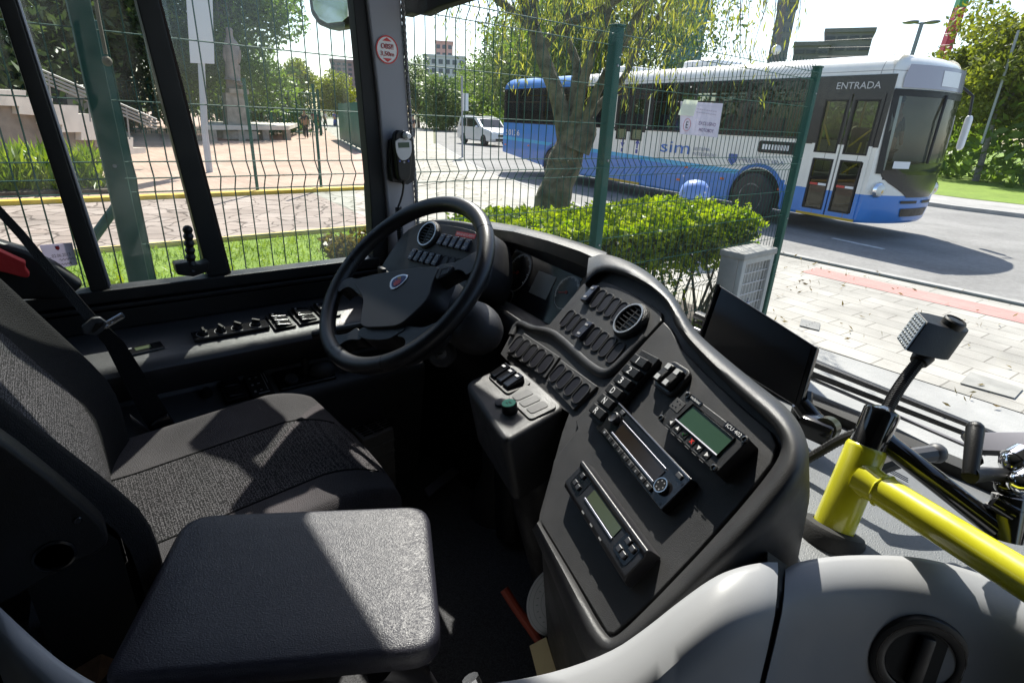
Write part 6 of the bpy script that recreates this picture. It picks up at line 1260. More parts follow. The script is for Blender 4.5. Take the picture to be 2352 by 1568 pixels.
# ---- side console
t = thing('side_console', 'black left hand console with heater dials, rockers and a lower ledge of controls', 'console', (-1.5, .2, FLZ)); con = t
sec = [(-1.60, 1.274), (-1.462, 1.252), (-1.436, 1.246), (-1.420, 1.236), (-1.413, 1.222), (-1.420, 1.206), (-1.445, 1.18), (-1.495, 1.13), (-1.505, 1.118), (-1.50, 1.108), (-1.44, 1.085), (-1.418, 1.075), (-1.408, 1.062), (-1.407, 1.045), (-1.43, .9), (-1.47, FLZ), (-1.60, FLZ)]
mb = MB(); mb.loft([[(x, y, z) for x, z in sec] for y in (-1.2, -.3, .1, .5, .80)], True, True, True)
obj('console_body', mb, leather_mat('console_plastic', (.042, .042, .045), .40, 420, .5, .001), t, smooth=40)
FK = Fr(ax(530, 745, -1.522), (0, 1, 0), (-1, 0, .176))
def kbox(px4, name, h, m, par=None, bev=.002):
    M_, w_, h_ = FK.fit(h, *px4); mb_ = MB(); mb_.box((0, 0, -h/2), (w_, h_, h), M_); return obj(name, mb_, m, par or con, bev=bev), M_, w_, h_
c8_ = lambda x, y: (.3261*x, 553.9+.3261*y)
o, M_, w_, h_ = kbox([c8_(1345, 640), c8_(1880, 548), c8_(1890, 600), c8_(1365, 695)], 'heater_panel', .010, GLOSSBLK)
for k, f in enumerate((-.36, -.13, .09, .34)):
    Mk = M_ @ Matrix.Translation((f*w_, 0, 0)); mb = MB(); mb.lathe([(.012, 0), (.0115, .006), (.009, .009)], 16, Mk); mb.box((0, 0, .012), (.005, .020, .010), Mk @ Matrix.Rotation(.3*k, 4, 'Z')); kb = obj('dial_knob', mb, BLK, o, bev=0)
    mb = MB(); mb.loft([[(a*math.cos(R(d)), a*math.sin(R(d)), .0004) for d in range(60, 301, 20)] for a in (.0155, .0165)], False, M=Mk); mb.loft([[(a*math.cos(R(d)), a*math.sin(R(d)), .0008) for d in range(60, 301, 20)] for a in (.0155, .0165)], False, M=Mk); obj('dial_scale', mb, GREYPRINT, kb, smooth=0)
for q in ([c8_(1885, 522), c8_(2040, 495), c8_(2065, 595), c8_(1915, 622)], [c8_(2048, 482), c8_(2205, 452), c8_(2230, 560), c8_(2085, 588)], [c8_(2215, 450), c8_(2340, 425), c8_(2365, 520), c8_(2245, 550)]):
    o, M_, w_, h_ = kbox(q, 'rocker_module', .006, BLK)
    for k in (-.3, 0, .3):
        mb = MB(); s_ = [(-w_*.36, -h_*.12), (w_*.36, -h_*.12), (w_*.36, h_*.12), (-w_*.36, h_*.12)]; mb.loft([[(x, y+k*h_, 0) for x, y in s_], [(x*.95, (y+k*h_), .010 if x < 0 else .004) for x, y in s_]], True, True, True, M_); rk = obj('rocker', mb, GLOSSBLK, o, bev=.0015)
        mb = MB(); mb.box((-w_*.22, k*h_, .0098), (w_*.08, h_*.05, .0012), M_); obj('symbol', mb, GREYPRINT, rk, smooth=0)
o, M_, w_, h_ = kbox([c8_(850, 760), c8_(1140, 700), c8_(1152, 745), c8_(885, 810)], 'clock_unit', .004, GLOSSBLK)
mb = MB(); mb.box((0, h_*.05, .0006), (w_*.4, h_*.4, .001), M_); obj('clock_display', mb, LCDO, o, smooth=0)
mb = MB(); mb.box((-w_*.36, h_*.3, .0006), (w_*.2, h_*.08, .001), M_); obj('clock_print', mb, GREYPRINT, o, smooth=0)
FL_ = Fr(ax(600, 885, -1.46), (0, 1, 0), (-1, 0, .4))
def lbox(px4, name, h, m, bev=.002):
    M_, w_, h_ = FL_.fit(h, *px4); mb_ = MB(); mb_.box((0, 0, -h/2-.004), (w_, h_, h+.008), M_); return obj(name, mb_, m, con, bev=bev), M_, w_, h_
o, M_, w_, h_ = lbox([c8_(1550, 985), c8_(1690, 950), c8_(1730, 1090), c8_(1580, 1130)], 'rocker_module', .012, BLK)
for k in (-.25, .25): mb = MB(); mb.box((0, k*h_, .003), (w_*.7, h_*.34, .008), M_ @ Matrix.Rotation(.1, 4, 'Y')); obj('rocker', mb, GLOSSBLK, o, bev=.002)
o, M_, w_, h_ = lbox([c8_(1725, 945), c8_(1880, 910), c8_(1925, 1060), c8_(1770, 1100)], 'fuse_card', .012, BLK)
mb = MB()
for x, y, a, b_ in ((-.3, .3, .1, .06), (-.3, 0, .1, .06), (-.3, -.3, .1, .08), (-.02, .3, .12, .03), (-.02, .02, .12, .03), (-.02, -.28, .12, .03), (.26, .05, .03, .75), (.38, .2, .03, .45), (.05, -.42, .5, .03)): mb.box((x*w_, y*h_, .0006), (w_*a, h_*b_, .001), M_)
obj('card_print', mb, GREYPRINT, o, smooth=0)
o, M_, w_, h_ = lbox([c8_(1925, 915), c8_(2330, 830), c8_(2350, 960), c8_(1960, 1050)], 'lever_tray', .004, SCREENBLK, .006)
mb = MB(); mb.lathe([(.018, 0), (.017, .006)], 20, M_ @ Matrix.Translation((-w_*.25, -h_*.1, 0))); obj('round_cap', mb, DASH, o)
mb = MB(); mb.tube([M_ @ V((w_*.02, 0, 0)), M_ @ V((w_*.03, h_*.2, .03)), M_ @ V((w_*.03, h_*.3, .045))], [.009, .011, .008], 12); obj('brake_lever', mb, BLK, o)
mb = MB(); mb.ball(M_ @ V((w_*.33, 0, .0)), (.03, .04, .03)); obj('lever_boot', mb, DASH, o)
mb = MB(); mb.lathe([(.014, 0), (.013, .012), (.008, .02)], 16, Fr(FL_.px(475, 905, .004), FL_.e1, FL_.e2).M()); obj('joystick', mb, BLK, con)
# ---- driver seat
seat = thing('driver_seat', 'dark patterned driver seat with a bolstered cushion, backrest and black side shell', 'seat', (-1.08, .1, FLZ))
def cz(x, y):                                        # cushion height
    s = (x+1.09)/.275; b_ = .030*max(0, (abs(s)-.42)/.58)**1.6; e = max(0, (abs(s)-.86)/.14); b_ -= .07*e*e
    f = max(0, (y-.30)/.17); return 1.082+b_+.012*math.cos(min(1, max(-1, s))*1.2)-.06*f**2.2+.022*max(0, (y-.0)/.3)*(1-f if f < 1 else 0)
def cpatch(name, xs, m, y0=-.16, y1=.45, par=None):
    mb = MB(); ny = 26; loops = []
    for j in range(ny+1):
        v = j/ny; L_ = []
        for x in xs:
            s = (x+1.09)/.275; ye = y1-.055*abs(s)**2.5; y = y0+(ye-y0)*v; L_.append((x, y, cz(x, y)))
        loops.append(L_)
    L_ = [(x, y+.012, z-.03) for x, y, z in loops[-1]]; loops += [L_, [(x, y-.02, 1.0) for x, y, z in L_]]
    mb.loft(loops, False); return obj(name, mb, m, seat, smooth=60)
ls = lambda a, b_, n_: [a+(b_-a)*k/n_ for k in range(n_+1)]
cpatch('cushion', ls(-1.20, -.95, 14), FAB); cpatch('cushion_bolster', ls(-1.36, -1.20, 12), FAB2); cpatch('cushion_bolster', ls(-.95, -.825, 12), FAB2)
mb = MB(); mb.box((-1.09, .12, .98), (.52, .56, .14)); obj('cushion_base', mb, BLK, seat, bev=.02)
mb = MB(); mb.box((-1.075, .05, .78), (.40, .42, .30)); obj('pedestal', mb, RUB, seat, bev=.03)
for x in (-1.20, -.95):
    mb = MB(); mb.tube([(x, y, cz(x, y)+.0005) for y in ls(-.14, .42, 24)], .0022, 6); obj('piping', mb, FABD, seat)
def backsec(z, hw, d_front, xs, c=.05, top=False):
    yf = -.05+.012-.50*max(0, z-1.24)-.9*max(0, .08-abs(z-1.24))**2; return [(x, yf+c*max(0, (abs((x+1.075)/hw)-.45)/.55)**1.8-.06*max(0, (abs((x+1.075)/hw)-.85)/.15)**2+d_front, z) for x in xs]
def bpatch(name, x0, x1, n_, m, zs, d=0, c=.05):
    mb = MB(); mb.loft([backsec(z, .285, d-.03*max(0, (z-1.72)/.13)**2, ls(x0, x1, n_), c) for z in zs], False); return obj(name, mb, m, seat, smooth=60)
zs = ls(1.03, 1.86, 22)
bpatch('backrest_insert', -1.22, -.93, 14, FAB, zs); bpatch('backrest_bolster', -1.36, -1.22, 12, FABD, zs, 0, .075); bpatch('backrest_bolster', -.93, -.79, 12, FABD, zs, 0, .075)
mb = MB(); mb.loft([[(-1.36, y-.035, z), (-1.34, y-.14, z), (-.81, y-.14, z), (-.79, y-.035, z), (-.83, y-.05, z), (-1.32, y-.05, z)] for z, y in [(z, -.50*max(0, z-1.24)) for z in ls(1.0, 1.84, 14)]], True, True, True); obj('backrest_shell', mb, BLK, seat, bev=0, smooth=50)
mb = MB(); mb.prism(smoothpoly([ax(*q, -.755) for q in [(-80, 960), (0, 1008), (120, 1100), (232, 1196), (250, 1230), (246, 1262), (160, 1300), (0, 1395), (-80, 1420)]], 1), (-.035, 0, 0)); sh = obj('side_shell', mb, BLK, seat, bev=.006)
c_ = ax(125, 1275, -.755); mb = MB(); mb.lathe([(.022, 0), (.022, .003), (.019, .004), (.017, -.006)], 24, Matrix.Translation(c_) @ Matrix.Rotation(R(90), 4, 'Y')); obj('hinge_cap', mb, GLOSSBLK, sh)
c_ = ax(178, 1195, -.753); mb = MB(); mb.lathe([(.005, 0), (.004, .001)], 12, Matrix.Translation(c_) @ Matrix.Rotation(R(90), 4, 'Y')); obj('screw_cap', mb, SCREENBLK, sh, smooth=0)
mb = MB(); mb.prism(smoothpoly([az(*q, 1.075) for q in [(180, 1345), (250, 1300), (380, 1295), (430, 1310), (420, 1370), (300, 1400)]], 1), (0, 0, -.10)); obj('side_cover', mb, BLK, seat, bev=.012)
# ---- seat belt
t = thing('seat_belt', 'grey seat belt with a steel tongue running past the seat to its buckle', 'seat belt', ax(225, 745, -1.40))
def ribbon(pairs, X, name, m, par, th=.0022):
    mb_ = MB(); A_ = [[ax(*a, X), ax(*b_, X)] for a, b_ in pairs]; L_ = []
    for a, b_ in A_: L_.append([a, b_, b_+V((th, 0, 0)), a+V((th, 0, 0))])
    mb_.loft(L_, True, True, True); return obj(name, mb_, m, par, smooth=0)
ribbon([((-30, 468), (-30, 440)), ((40, 545), (55, 530)), ((120, 643), (138, 630)), ((203, 745), (232, 738))], -1.40, 'shoulder_webbing', WEB, t)
ribbon([((212, 760), (250, 752)), ((240, 790), (285, 785)), ((290, 890), (345, 880)), ((330, 965), (385, 945)), ((350, 995), (405, 975))], -1.395, 'lap_webbing', FABD, t)
mb = MB(); mb.prism([ax(*q, -1.38) for q in [(212, 731), (230, 729), (247, 742), (236, 762), (222, 771), (192, 768), (187, 751)]], (-.012, 0, 0)); g_ = obj('tongue_grip', mb, DASH, t, bev=.003)
mb = MB(); mb.prism([ax(*q, -1.378) for q in [(220, 742), (237, 740), (238, 746), (216, 763), (211, 762)]], (.002, 0, 0)); obj('slot', mb, SCREENBLK, g_, smooth=0)
mb = MB()
for a, b_ in (((243, 741), (280, 720)), ((240, 752), (283, 728)), ((279, 720), (284, 728)), ((243, 741), (239, 752)), ((254, 735), (254, 744))): mb.tube([ax(*a, -1.386), ax(*b_, -1.386)], .0028, 6)
obj('tongue', mb, STEEL, t)
mb = MB(); mb.prism([ax(*q, -1.36) for q in [(346, 976), (386, 951), (408, 981), (356, 1003)]], (-.02, 0, 0)); obj('buckle', mb, GLOSSBLK, t, bev=.004)
mb = MB(); mb.prism([ax(*q, -1.375) for q in [(297, 950), (300, 962), (352, 1003), (346, 988)]], (-.004, 0, 0)); obj('anchor_plate', mb, STEEL, t, bev=.001)
mb = MB(); P_ = smoothpoly([ax(*q, -1.46) for q in [(-40, 560), (0, 577), (45, 598), (60, 604), (57, 618), (70, 632), (62, 640), (20, 628), (-40, 615)]], 2); mb.prism(P_, (-.03, 0, 0)); obj('red_cloth', mb, mat('red_fabric', (.45, .02, .02), .8, bump=.5, bscale=120), None, 'red garment hanging behind the driver seat by the window', 'garment', bev=.006)
mb = MB(); mb.prism([ax(*q, -1.50) for q in [(-40, 545), (60, 575), (130, 610), (195, 655), (150, 690), (-40, 690)]], (-.05, 0, 0)); obj('belt_housing', mb, BLK, None, 'dark plastic belt housing between the seat back and the window', 'belt housing', bev=.01)
# ---- padded flap
t = thing('padded_flap', 'black grained vinyl padded flap, half in sunlight, in front of the partition', 'flap', az(700, 1330, 1.17))
FP_ = [az(*q, 1.20) for q in [(425, 1179), (985, 1156), (1018, 1490), (225, 1560)]]
def round_poly(P, rs, n_=6):
    out = []
    for i, p in enumerate(P):
        a, b_ = (P[i-1]-p).normalized(), (P[(i+1) % len(P)]-p).normalized(); r_ = rs[i]; A_, B_ = p+a*r_, p+b_*r_
        for k in range(n_+1): f = k/n_; out.append(A_.lerp(p, f).lerp(p.lerp(B_, f), f))
    return out
RP = round_poly(FP_, [.045, .038, .045, .02]); ctr = sum(RP, V((0, 0, 0)))/len(RP)
lo = []
for ins, z in ((.008, -.034), (.0, -.030), (0, -.012), (.0025, -.005), (.008, -.0015), (.016, 0)): lo.append([p+(ctr-p).normalized()*ins+V((0, 0, z)) for p in RP])
for f in (.3, .6, .9): lo.append([p.lerp(ctr, f) for p in lo[5]])
mb = MB(); mb.loft(lo, True, True, True); obj('pad', mb, PAD, t, smooth=60)
mb = MB(); mb.tube([az(880, 1510, 1.16), az(950, 1545, 1.12), az(990, 1600, 1.0)], [.03, .02, .018], 12); obj('hinge_arm', mb, mat('hinge_dark', (.03, .03, .035), .3, .5), t)
mb = MB(); mb.cyl(dep(1080, 1556, .62), dep(1095, 1590, .62), .010, n=10); obj('hinge_bolt', mb, STEEL, t)
# ---- partition (two pieces)
def partition(name, label, pts_, wide, extra, drop=.42):
    P_ = [dep(*q) for q in pts_]; P_ = smoothline(P_, 2); L_ = [[] for _ in range(9)]
    for p in P_:
        o_ = CAM-p; o_.z = 0; o_.normalize(); o_ = (o_+extra).normalized()
        for k, (a, z) in enumerate(((-.012, -.7), (-.006, -.03), (0, -.006), (.005, .0), (.3*wide, .001), (.75*wide, -.006), (wide, -.016), (wide*1.2, -.045), (wide*1.2+.12, -drop-.1))): L_[k].append(p+o_*a+V((0, 0, z)))
    mb_ = MB(); mb_.loft(L_, False)
    for e in (0, -1): mb_.face([l[e] for l in L_])
    t_ = thing(name, label, 'partition', P_[len(P_)//2]); obj('moulding', mb_, GREYV, t_, smooth=50); return t_, [l[0] for l in L_], [l[-1] for l in L_]
pa, _, pa_e = partition('cab_partition', 'grey moulded cab partition curving from the lower left corner to the groove', [(-60, 1330, 0.636), (0, 1388, 0.612), (75, 1458, 0.598), (150, 1521, 0.584), (250, 1578, 0.571), (420, 1600, 0.561), (700, 1602, 0.549), (950, 1582, 0.546), (1080, 1566, 0.533), (1250, 1541, 0.527), (1400, 1490, 0.520), (1485, 1432, 0.520), (1560, 1371, 0.520), (1640, 1314, 0.523), (1700, 1292, 0.527), (1755, 1282, 0.533), (1786, 1283, 0.539)], .058, V((.25, -.1, 0)))
pb, pb_e, _ = partition('cab_partition', 'grey moulded partition section with the round black latch, right of the groove', [(1803, 1299, 0.566), (1830, 1283, 0.572), (1890, 1272, 0.579), (1960, 1267, 0.585), (2050, 1268, 0.588), (2120, 1274, 0.585), (2200, 1293, 0.579), (2300, 1327, 0.566), (2400, 1372, 0.546), (2520, 1440, 0.520)], .050, V((.25, -.1, 0)))
back = (CAM-pa_e[3]); back.z = 0; back = back.normalized()*-.022
mb = MB(); mb.loft([[p+back+V((-.012, 0, -.012)) for p in pa_e[2:]], [p+back+V((.012, 0, -.012)) for p in pb_e[2:]]], False); obj('groove_shade', mb, RUB, pa, smooth=0)  # dark strip added for the shade in the gap between the pieces
from mathutils.bvhtree import BVHTree
pm_ = pb.children[0].data; bv = BVHTree.FromPolygons([v.co+ROOT[pb] for v in pm_.vertices], [p.vertices[:] for p in pm_.polygons])
hp, hn, _, _ = bv.ray_cast(CAM, ray(2108, 1511)); hn = hn if hn.dot(CAM-hp) > 0 else -hn; e1 = V((0, 0, 1)).cross(hn).normalized(); fr = Fr(hp, e1, hn.cross(e1)); Mx_ = fr.M(); LM = mat('latch_plastic', (.012, .012, .013), .42, smear=.1)
mb = MB(); mb.loft([[(a*math.cos(t_), a*math.sin(t_), z) for t_ in [2*math.pi*k/56 for k in range(56)]] for a, z in ((.048, -.012), (.048, .002), (.0465, .0048), (.0435, .0056), (.035, .0058), (.033, .0048), (.031, -.002), (.0305, -.010))], True, M=Mx_); lk = obj('latch', mb, LM, pb, smooth=40)
mb = MB(); mb.lathe([(.0312, .0015), (.0312, .0020)], 48, Mx_); obj('latch_recess', mb, mat('latch_dark', (.003, .003, .003), .7), lk, smooth=0)
mb = MB(); mb.box((0, 0, .0035), (.014, .056, .010), Mx_ @ Matrix.Rotation(-.1, 4, 'Z'), bev=.003); obj('latch_grip', mb, LM, lk)
mb = MB(); mb.ringprism(.0415, .0400, .0055, .0060, 56, Mx_); obj('latch_ring', mb, SCREENBLK, lk, smooth=0)
# ---- yellow rail
B0 = dep(1918, 1200, .675); T0 = dep(1989, 1030, .665)
t = thing('grab_rail', 'bright yellow tubular grab rail rising from a rubber foot on the grey shelf', 'grab rail', B0)
axd = (T0-B0).normalized(); J = dep(1985, 1100, .655); E_ = dep(2352, 1329, .50); ed = (E_-J).normalized()
mb = MB(); mb.tube([B0-axd*.015, B0, T0, T0+axd*.004, T0+axd*.0045], [.0228, .0228, .0222, .0205, .019], 28); mb.tube([J, J+ed*.02, E_, E_+ed*.25], [.0215, .0185, .0180, .0180], 24); obj('tube', mb, YEL, t, smooth=50)
mb = MB(); w_ = [J+ed*.0255+(ed.orthogonal().normalized()*math.cos(a)+ed.cross(ed.orthogonal().normalized())*math.sin(a))*.0186 for a in ls(0, 6.283, 22)[:-1]]
mb.tube(w_, [.0018+.0007*math.sin(i*2.3) for i in range(22)], 6, closed=True); obj('weld', mb, YEL, t)
fr = Fr(B0-axd*.012, axd.cross(V((0, 1, 0))), axd.cross(axd.cross(V((0, 1, 0))))); fr.n = axd
rz = axd.to_track_quat('Z', 'Y').to_matrix().to_4x4(); rz.translation = B0-axd*.016
mb = MB(); mb.lathe([(.038, -.012), (.038, .004), (.035, .010), (.024, .012), (.023, .009)], 36, rz); obj('rubber_foot', mb, RUB, t)
# ---- black support pole, arm and clamp
t = thing('mounting_arm', 'glossy black bracket arm with clamps growing out of the yellow rail', 'bracket', T0)
T1 = dep(2028, 940, .655); GB = mat('gloss_black_paint', (.008, .008, .009), .10, coat=.5)
mb = MB(); mb.tube([T0-axd*.01, T1-axd*.003, T1, T1], [.0192, .0192, .0175, .0120], 28); obj('cap', mb, GB, t, smooth=40)
mb = MB(); rz.translation = T1; mb.lathe([(.006, 0), (.006, .0012), (.003, .0014)], 14, rz); obj('cap_screw', mb, STEEL, t)
A0, A1 = dep(2030, 1012, .66), dep(2302, 1222, .60)
mb = MB(); mb.tube([A0, A0+(A1-A0)*.04, A1], [.0145, .0125, .0125], 20); obj('arm', mb, GB, t)
mb = MB(); mb.tube([dep(2322, 1140, .60), dep(2306, 1238, .60)], .0165, 20); mb.tube([dep(2313, 1165, .60), dep(2312, 1172, .60)], .019, 20); obj('elbow', mb, GB, t)
mb = MB(); mb.tube([dep(2240, 985, .60), dep(2236, 1020, .59), dep(2228, 1090, .58)], [.0085, .0080, .007], 14); mb.ball(dep(2240, 985, .60), .0088); obj('clamp_lever', mb, BLK, t)
mb = MB(); mb.tube([dep(2228, 1090, .58), dep(2270, 1088, .59), dep(2330, 1092, .60)], [.009, .0075, .0075], 14); obj('clamp_shaft', mb, BLK, t)
for q, r_ in (((2330, 1062, .60), .016), ((2310, 1115, .6), .012), ((2345, 1110, .58), .014)):
    mb = MB(); mb.cyl(dep(*q), dep(q[0]+26, q[1]-14, q[2]), r_, n=20); mb.ball(dep(*q), r_*.9); obj('clamp_disc', mb, CHROME if r_ > .013 else GB, t)
P_ = [dep(*q) for q in [(2208, 992, .66), (2420, 990, .60), (2420, 1040, .58), (2240, 1034, .64)]]
mb = MB(); mb.prism(P_, (0, .003, -.008)); obj('mount_plate', mb, mat('plate_grey', (.10, .10, .12), .35, .6), t, bev=.001)
mb = MB(); mb.tube([dep(2225, 1000, .655), dep(2245, 1060, .62)], .006, 8); mb.box(dep(2330, 1170, .62), (.03, .03, .05), bev=.006); mb.tube([dep(2280, 1150, .60), dep(2330, 1180, .59)], .010, 12); obj('clamp_block', mb, GB, t)
P_ = smoothline([dep(1790, 1088, .80), dep(1870, 1045, .78), dep(1945, 1000, .74), dep(2010, 985, .72)], 2); P_ = resample(P_, 60)
mb = MB(); mb.tube(P_, [.0062+.0008*(i % 2) for i in range(60)], 8); obj('corrugated_hose', mb, RUB, None, 'black corrugated cable hose running from the dashboard behind the yellow rail', 'hose')
mb = MB(); mb.tube(smoothline([dep(2010, 1075, .70), dep(2070, 1052, .70), dep(2150, 1040, .71)], 2), .011, 10); mb.ball(dep(2150, 1040, .71), .013); obj('cable_stub', mb, mat('grey_cable', (.05, .05, .055), .5), None, 'thick grey cable end emerging beside the yellow rail', 'cable')
# ---- gooseneck lamp
t = thing('gooseneck_lamp', 'black gooseneck lamp with a clear ribbed lens standing behind the yellow rail', 'lamp', dep(2035, 930, .67))
P_ = resample(smoothline([dep(2030, 955, .672), dep(2058, 900, .69), dep(2090, 855, .70), dep(2118, 822, .705)], 2), 70)
mb = MB(); mb.tube(P_, [.0068+.0009*(i % 2) for i in range(70)], 10); obj('neck', mb, BLK, t, smooth=0)
mb = MB(); mb.tube([P_[-6], P_[-1], P_[-1]+(P_[-1]-P_[-4])], [.0105, .012, .0125], 14); obj('collar', mb, BLK, t)
c7_ = lambda x, y, d: dep(1619+.4621*x, 553.9+.4621*y, d)
fa = [c7_(1060, 350, .715), c7_(1108, 402, .69), c7_(1003, 548, .685), c7_(960, 485, .71)]      # lens corners: top far, top near, bottom near, bottom far
u_ = (fa[1]-fa[0]); v_ = ((fa[3]-fa[0])+(fa[2]-fa[1]))/2; fn = v_.cross(u_).normalized()
dirb = (c7_(1330, 455, .70)-fa[1]); dirb = dirb.normalized(); L_ = (c7_(1330, 455, .70)-fa[1]).length
vh = v_.length; vv = v_.normalized(); mid = fa[0]
ringA = [fa[0], fa[1], fa[2], fa[3]]
sec = []
wv = u_; 
for f, s_ in ((0, 1), (.25, 1.0), (.62, 1.0), (.80, .94), (.92, .75), (.985, .42), (1.0, .1)):
    cen = (fa[0]+fa[1])/2+dirb*(L_*f); hw = wv*.5*s_*1.25 if f > 0 else wv*.5
    dn = vv*vh; sec.append([cen-hw, cen+hw, cen+hw+dn, cen-hw+dn])
mb = MB(); mb.loft(sec, True, True, True); obj('lamp_body', mb, BLK, t, bev=.0025)
lf = Fr((fa[0]+fa[1]+fa[2]+fa[3])/4-dirb*.0006, u_, -v_)
if lf.n.dot(dirb) > 0: lf.n = -lf.n
mb = MB(); mb.prism([p*.94+lf.o*.06-dirb*.0012 for p in fa], -dirb*.002); ln = obj('lens', mb, mat('ribbed_lens', (.20, .22, .23), .15, spec=.8), t, smooth=0)
mb = MB()
for i in range(5):
    for j in range(8):
        p = fa[0].lerp(fa[1], .14+.18*i).lerp(fa[3].lerp(fa[2], .14+.18*i), .08+.12*j)-dirb*.0036; mb.ball(p, (.0015, .0015, .0015), seg=6)
obj('lens_ribs', mb, mat('lens_beads', (.5, .53, .53), .08, spec=1), ln)
up_ = u_.cross(dirb).normalized(); up_ = up_ if up_.z > 0 else -up_
q = up_.to_track_quat('Z', 'Y').to_matrix().to_4x4(); q.translation = c7_(1235, 408, .702)
mb = MB(); mb.lathe([(.013, -.004), (.013, .004), (.0115, .006), (.0105, .003), (.009, .0045), (.001, .005)], 26, q @ Matrix.Diagonal((1.15, 1.0, 1, 1))); obj('push_switch', mb, BLK, t)
# ---- small black monitor on the dashboard
t = thing('monitor', 'thin black monitor screen standing on edge behind the dashboard rim', 'monitor', dep(1740, 860, .90))
MQ = [dep(1652, 655, 1.02), dep(1877, 798, .86), dep(1836, 938, .86), dep(1604, 792, 1.02)]
mn = (MQ[1]-MQ[0]).cross(MQ[3]-MQ[0]).normalized(); mn = mn if mn.dot(CAM-MQ[0]) > 0 else -mn
mb = MB(); mb.prism(MQ, -mn*.012); obj('case', mb, GLOSSBLK, t, bev=.002)
cc = sum(MQ, V((0, 0, 0)))/4; mb = MB(); mb.prism([p.lerp(cc, .08)+mn*.0015 for p in MQ], -mn*.002); obj('screen', mb, SCREENBLK, t, smooth=0)
mb = MB(); mb.tube([MQ[0]+mn*.003, MQ[3]+mn*.003], .004, 6); obj('edge_strip', mb, GLOSSBLK, t)
mb = MB(); mb.tube([dep(1838, 925, .87), dep(1868, 965, .86), dep(1892, 985, .84)], [.014, .016, .016], 14); mb.box(dep(1878, 985, .84), (.05, .03, .035), bev=.006); mb.tube([dep(1850, 900, .88), dep(1846, 960, .87)], .011, 10); obj('mount', mb, GLOSSBLK, t)
mb = MB(); mb.cyl(dep(1893, 985, .825), dep(1905, 980, .84), .017, n=20); obj('mount_knob', mb, mat('olive_metal', (.10, .10, .07), .3, .7), t)
mb = MB(); mb.tube([dep(1838, 935, .88), V((dep(1838, 935, .88).x, dep(1838, 935, .88).y, 1.34))], .012, 10); obj('stem', mb, GLOSSBLK, t)
# ---- things on the cab floor
P_ = [az(*q, .90) for q in [(790, 968), (871, 938), (905, 982), (832, 1012)]]
t = thing('heater_box', 'grey floor heater box with a slotted grille in front of the seat', 'heater', V((P_[0].x, P_[0].y, FLZ)))
HB = mat('heater_plastic', (.17, .165, .16), .6)
mb = MB(); mb.prism(P_, (0, 0, -.22)); obj('case', mb, HB, t, bev=.006)
fr = Fr((P_[0]+P_[1]+P_[2]+P_[3])/4+V((0, 0, .0008)), P_[1]-P_[0], P_[0]-P_[3]); w_, h_ = (P_[1]-P_[0]).length, (P_[0]-P_[3]).length
mb = MB()
for i in range(8):
    for j in range(3): mb.box((w_*(-.28+.28*j), h_*(-.36+.10*i), 0), (w_*.24, h_*.055, .001), fr.M())
obj('grille_slots', mb, SCREENBLK, t, smooth=0)
mb = MB()
for k in range(5): mb.tube([V((P_[3].x, P_[3].y, .86-.04*k)), V((P_[2].x, P_[2].y, .86-.04*k))], .0025, 5)
obj('ribs', mb, HB, t)
mb = MB(); mb.prism([az(*q, .66) for q in [(974, 1122), (985, 1140), (1086, 1054), (1077, 1039)]], (0, 0, -.012)); o = obj('foot_strip', mb, ALU, None, 'bare metal tread strip lying diagonally in the dark footwell', 'tread strip', bev=.002)
mb = MB(); q = az(1140, 1150, .66); mb.lathe([(.085, FLZ), (.08, .66), (.065, .72), (.05, .76), (.045, 1.1)], 24, Matrix.Translation((q.x, q.y, 0))); obj('column_boot', mb, RUB, None, 'round black rubber boot at the foot of the steering column', 'boot')
PF = Fr(dep(1286, 1378, .93), RT*.9+FW*.35, UP); mb = MB(); mb.poly([(.0615*math.cos(2*math.pi*k/48), .0615*math.sin(2*math.pi*k/48)) for k in range(48)], 0, .001, PF.M()); dc = obj('paper_disc', mb, mat('chart_paper', (.40, .42, .46), .8), None, 'white round recording chart tucked below the dashboard edge', 'paper disc', smooth=0)
mb = MB()
for a in (.058, .05, .036, .028): mb.ringprism(a, a-.0006, .001, .0013, 48, PF.M())
for k in range(24): mb.box((.043*math.cos(k*.2618), .043*math.sin(k*.2618), .0012), (.004, .0012, .0004), PF.M() @ Matrix.Identity(4))
obj('chart_print', mb, mat('chart_green', (.16, .22, .2), .7), dc, smooth=0)
mb = MB(); mb.tube(smoothline([dep(1158, 1352, .98), dep(1185, 1395, .97), dep(1225, 1450, .95), dep(1262, 1505, .93)], 2), .0085, 10); obj('red_cable', mb, mat('red_rubber', (.22, .03, .012), .5), None, 'dull red cable running down beside the dashboard foot', 'cable')
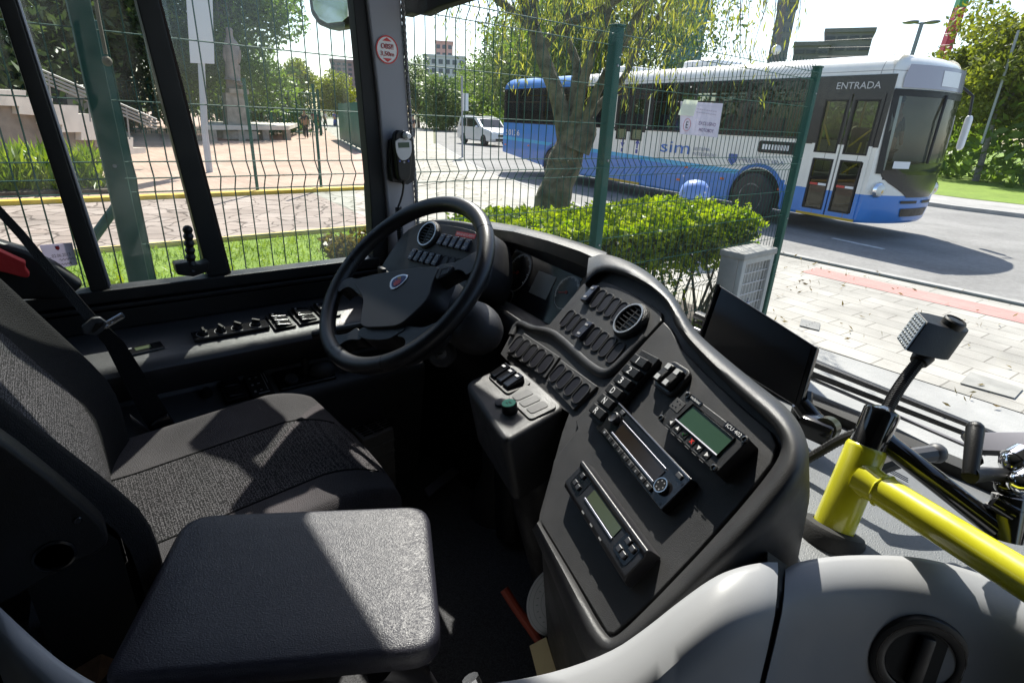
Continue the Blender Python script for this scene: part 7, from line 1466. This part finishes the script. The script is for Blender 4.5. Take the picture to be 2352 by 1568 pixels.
mb = MB(); mb.prism([dep(*q) for q in [(1216, 1482, .90), (1254, 1462, .90), (1290, 1580, .86), (1244, 1590, .86)]], (0, .002, -.002)); obj('cream_card', mb, mat('cream_card', (.42, .35, .20), .8), None, 'cream coloured card tucked by the partition below the dashboard', 'card', smooth=0)
mb = MB(); mb.prism([dep(*q) for q in [(150, 1505, .80), (232, 1502, .80), (222, 1575, .78), (150, 1575, .78)]], (-.03, .03, 0)); obj('cardboard_piece', mb, mat('brown_cardboard', (.20, .12, .07), .9, var=.3, vscale=30), None, 'scrap of brown cardboard between the partition and the padded flap', 'cardboard', smooth=0)
# ================================================================ LIGHT, SKY, CAMERA
SAZ, SEL = R(49), R(50)
sdir = V((-math.sin(SAZ)*math.cos(SEL), math.cos(SAZ)*math.cos(SEL), math.sin(SEL)))
ld = bpy.data.lights.new('sun', 'SUN'); ld.energy = 5.0; ld.angle = R(.5); ld.color = (1, .95, .86)
lo_ = bpy.data.objects.new('sun', ld); COL.objects.link(lo_); lo_.rotation_euler = (-sdir).to_track_quat('-Z', 'Y').to_euler(); lo_.location = (0, 0, 30)
w = bpy.data.worlds.new('World'); S.world = w; w.use_nodes = True; nt = w.node_tree
bg = nt.nodes['Background']; sk = nt.nodes.new('ShaderNodeTexSky'); sk.sky_type = 'NISHITA'; sk.sun_disc = False; sk.sun_elevation = SEL; sk.sun_rotation = -SAZ
sk.air_density = 1.0; sk.dust_density = 1.2; sk.ozone_density = 1.0
nt.links.new(sk.outputs[0], bg.inputs[0]); bg.inputs[1].default_value = .13
cam = bpy.data.cameras.new('camera'); co = bpy.data.objects.new('camera', cam); COL.objects.link(co); S.camera = co
cam.sensor_width = 36; cam.lens = 36*CF/CW; cam.clip_start = .01; cam.clip_end = 3000
Mc = Matrix((RT, UP, -FW)).transposed().to_4x4(); Mc.translation = CAM; co.matrix_world = Mc
S.view_settings.view_transform = 'Standard'; S.view_settings.look = 'None'; S.view_settings.exposure = 1.0; S.view_settings.gamma = 1
S.view_settings.use_curve_mapping = False
S.cycles.max_bounces = 8; S.cycles.transparent_max_bounces = 24; S.cycles.use_denoising = True
for me in list(TXT.values()): bpy.data.meshes.remove(me)
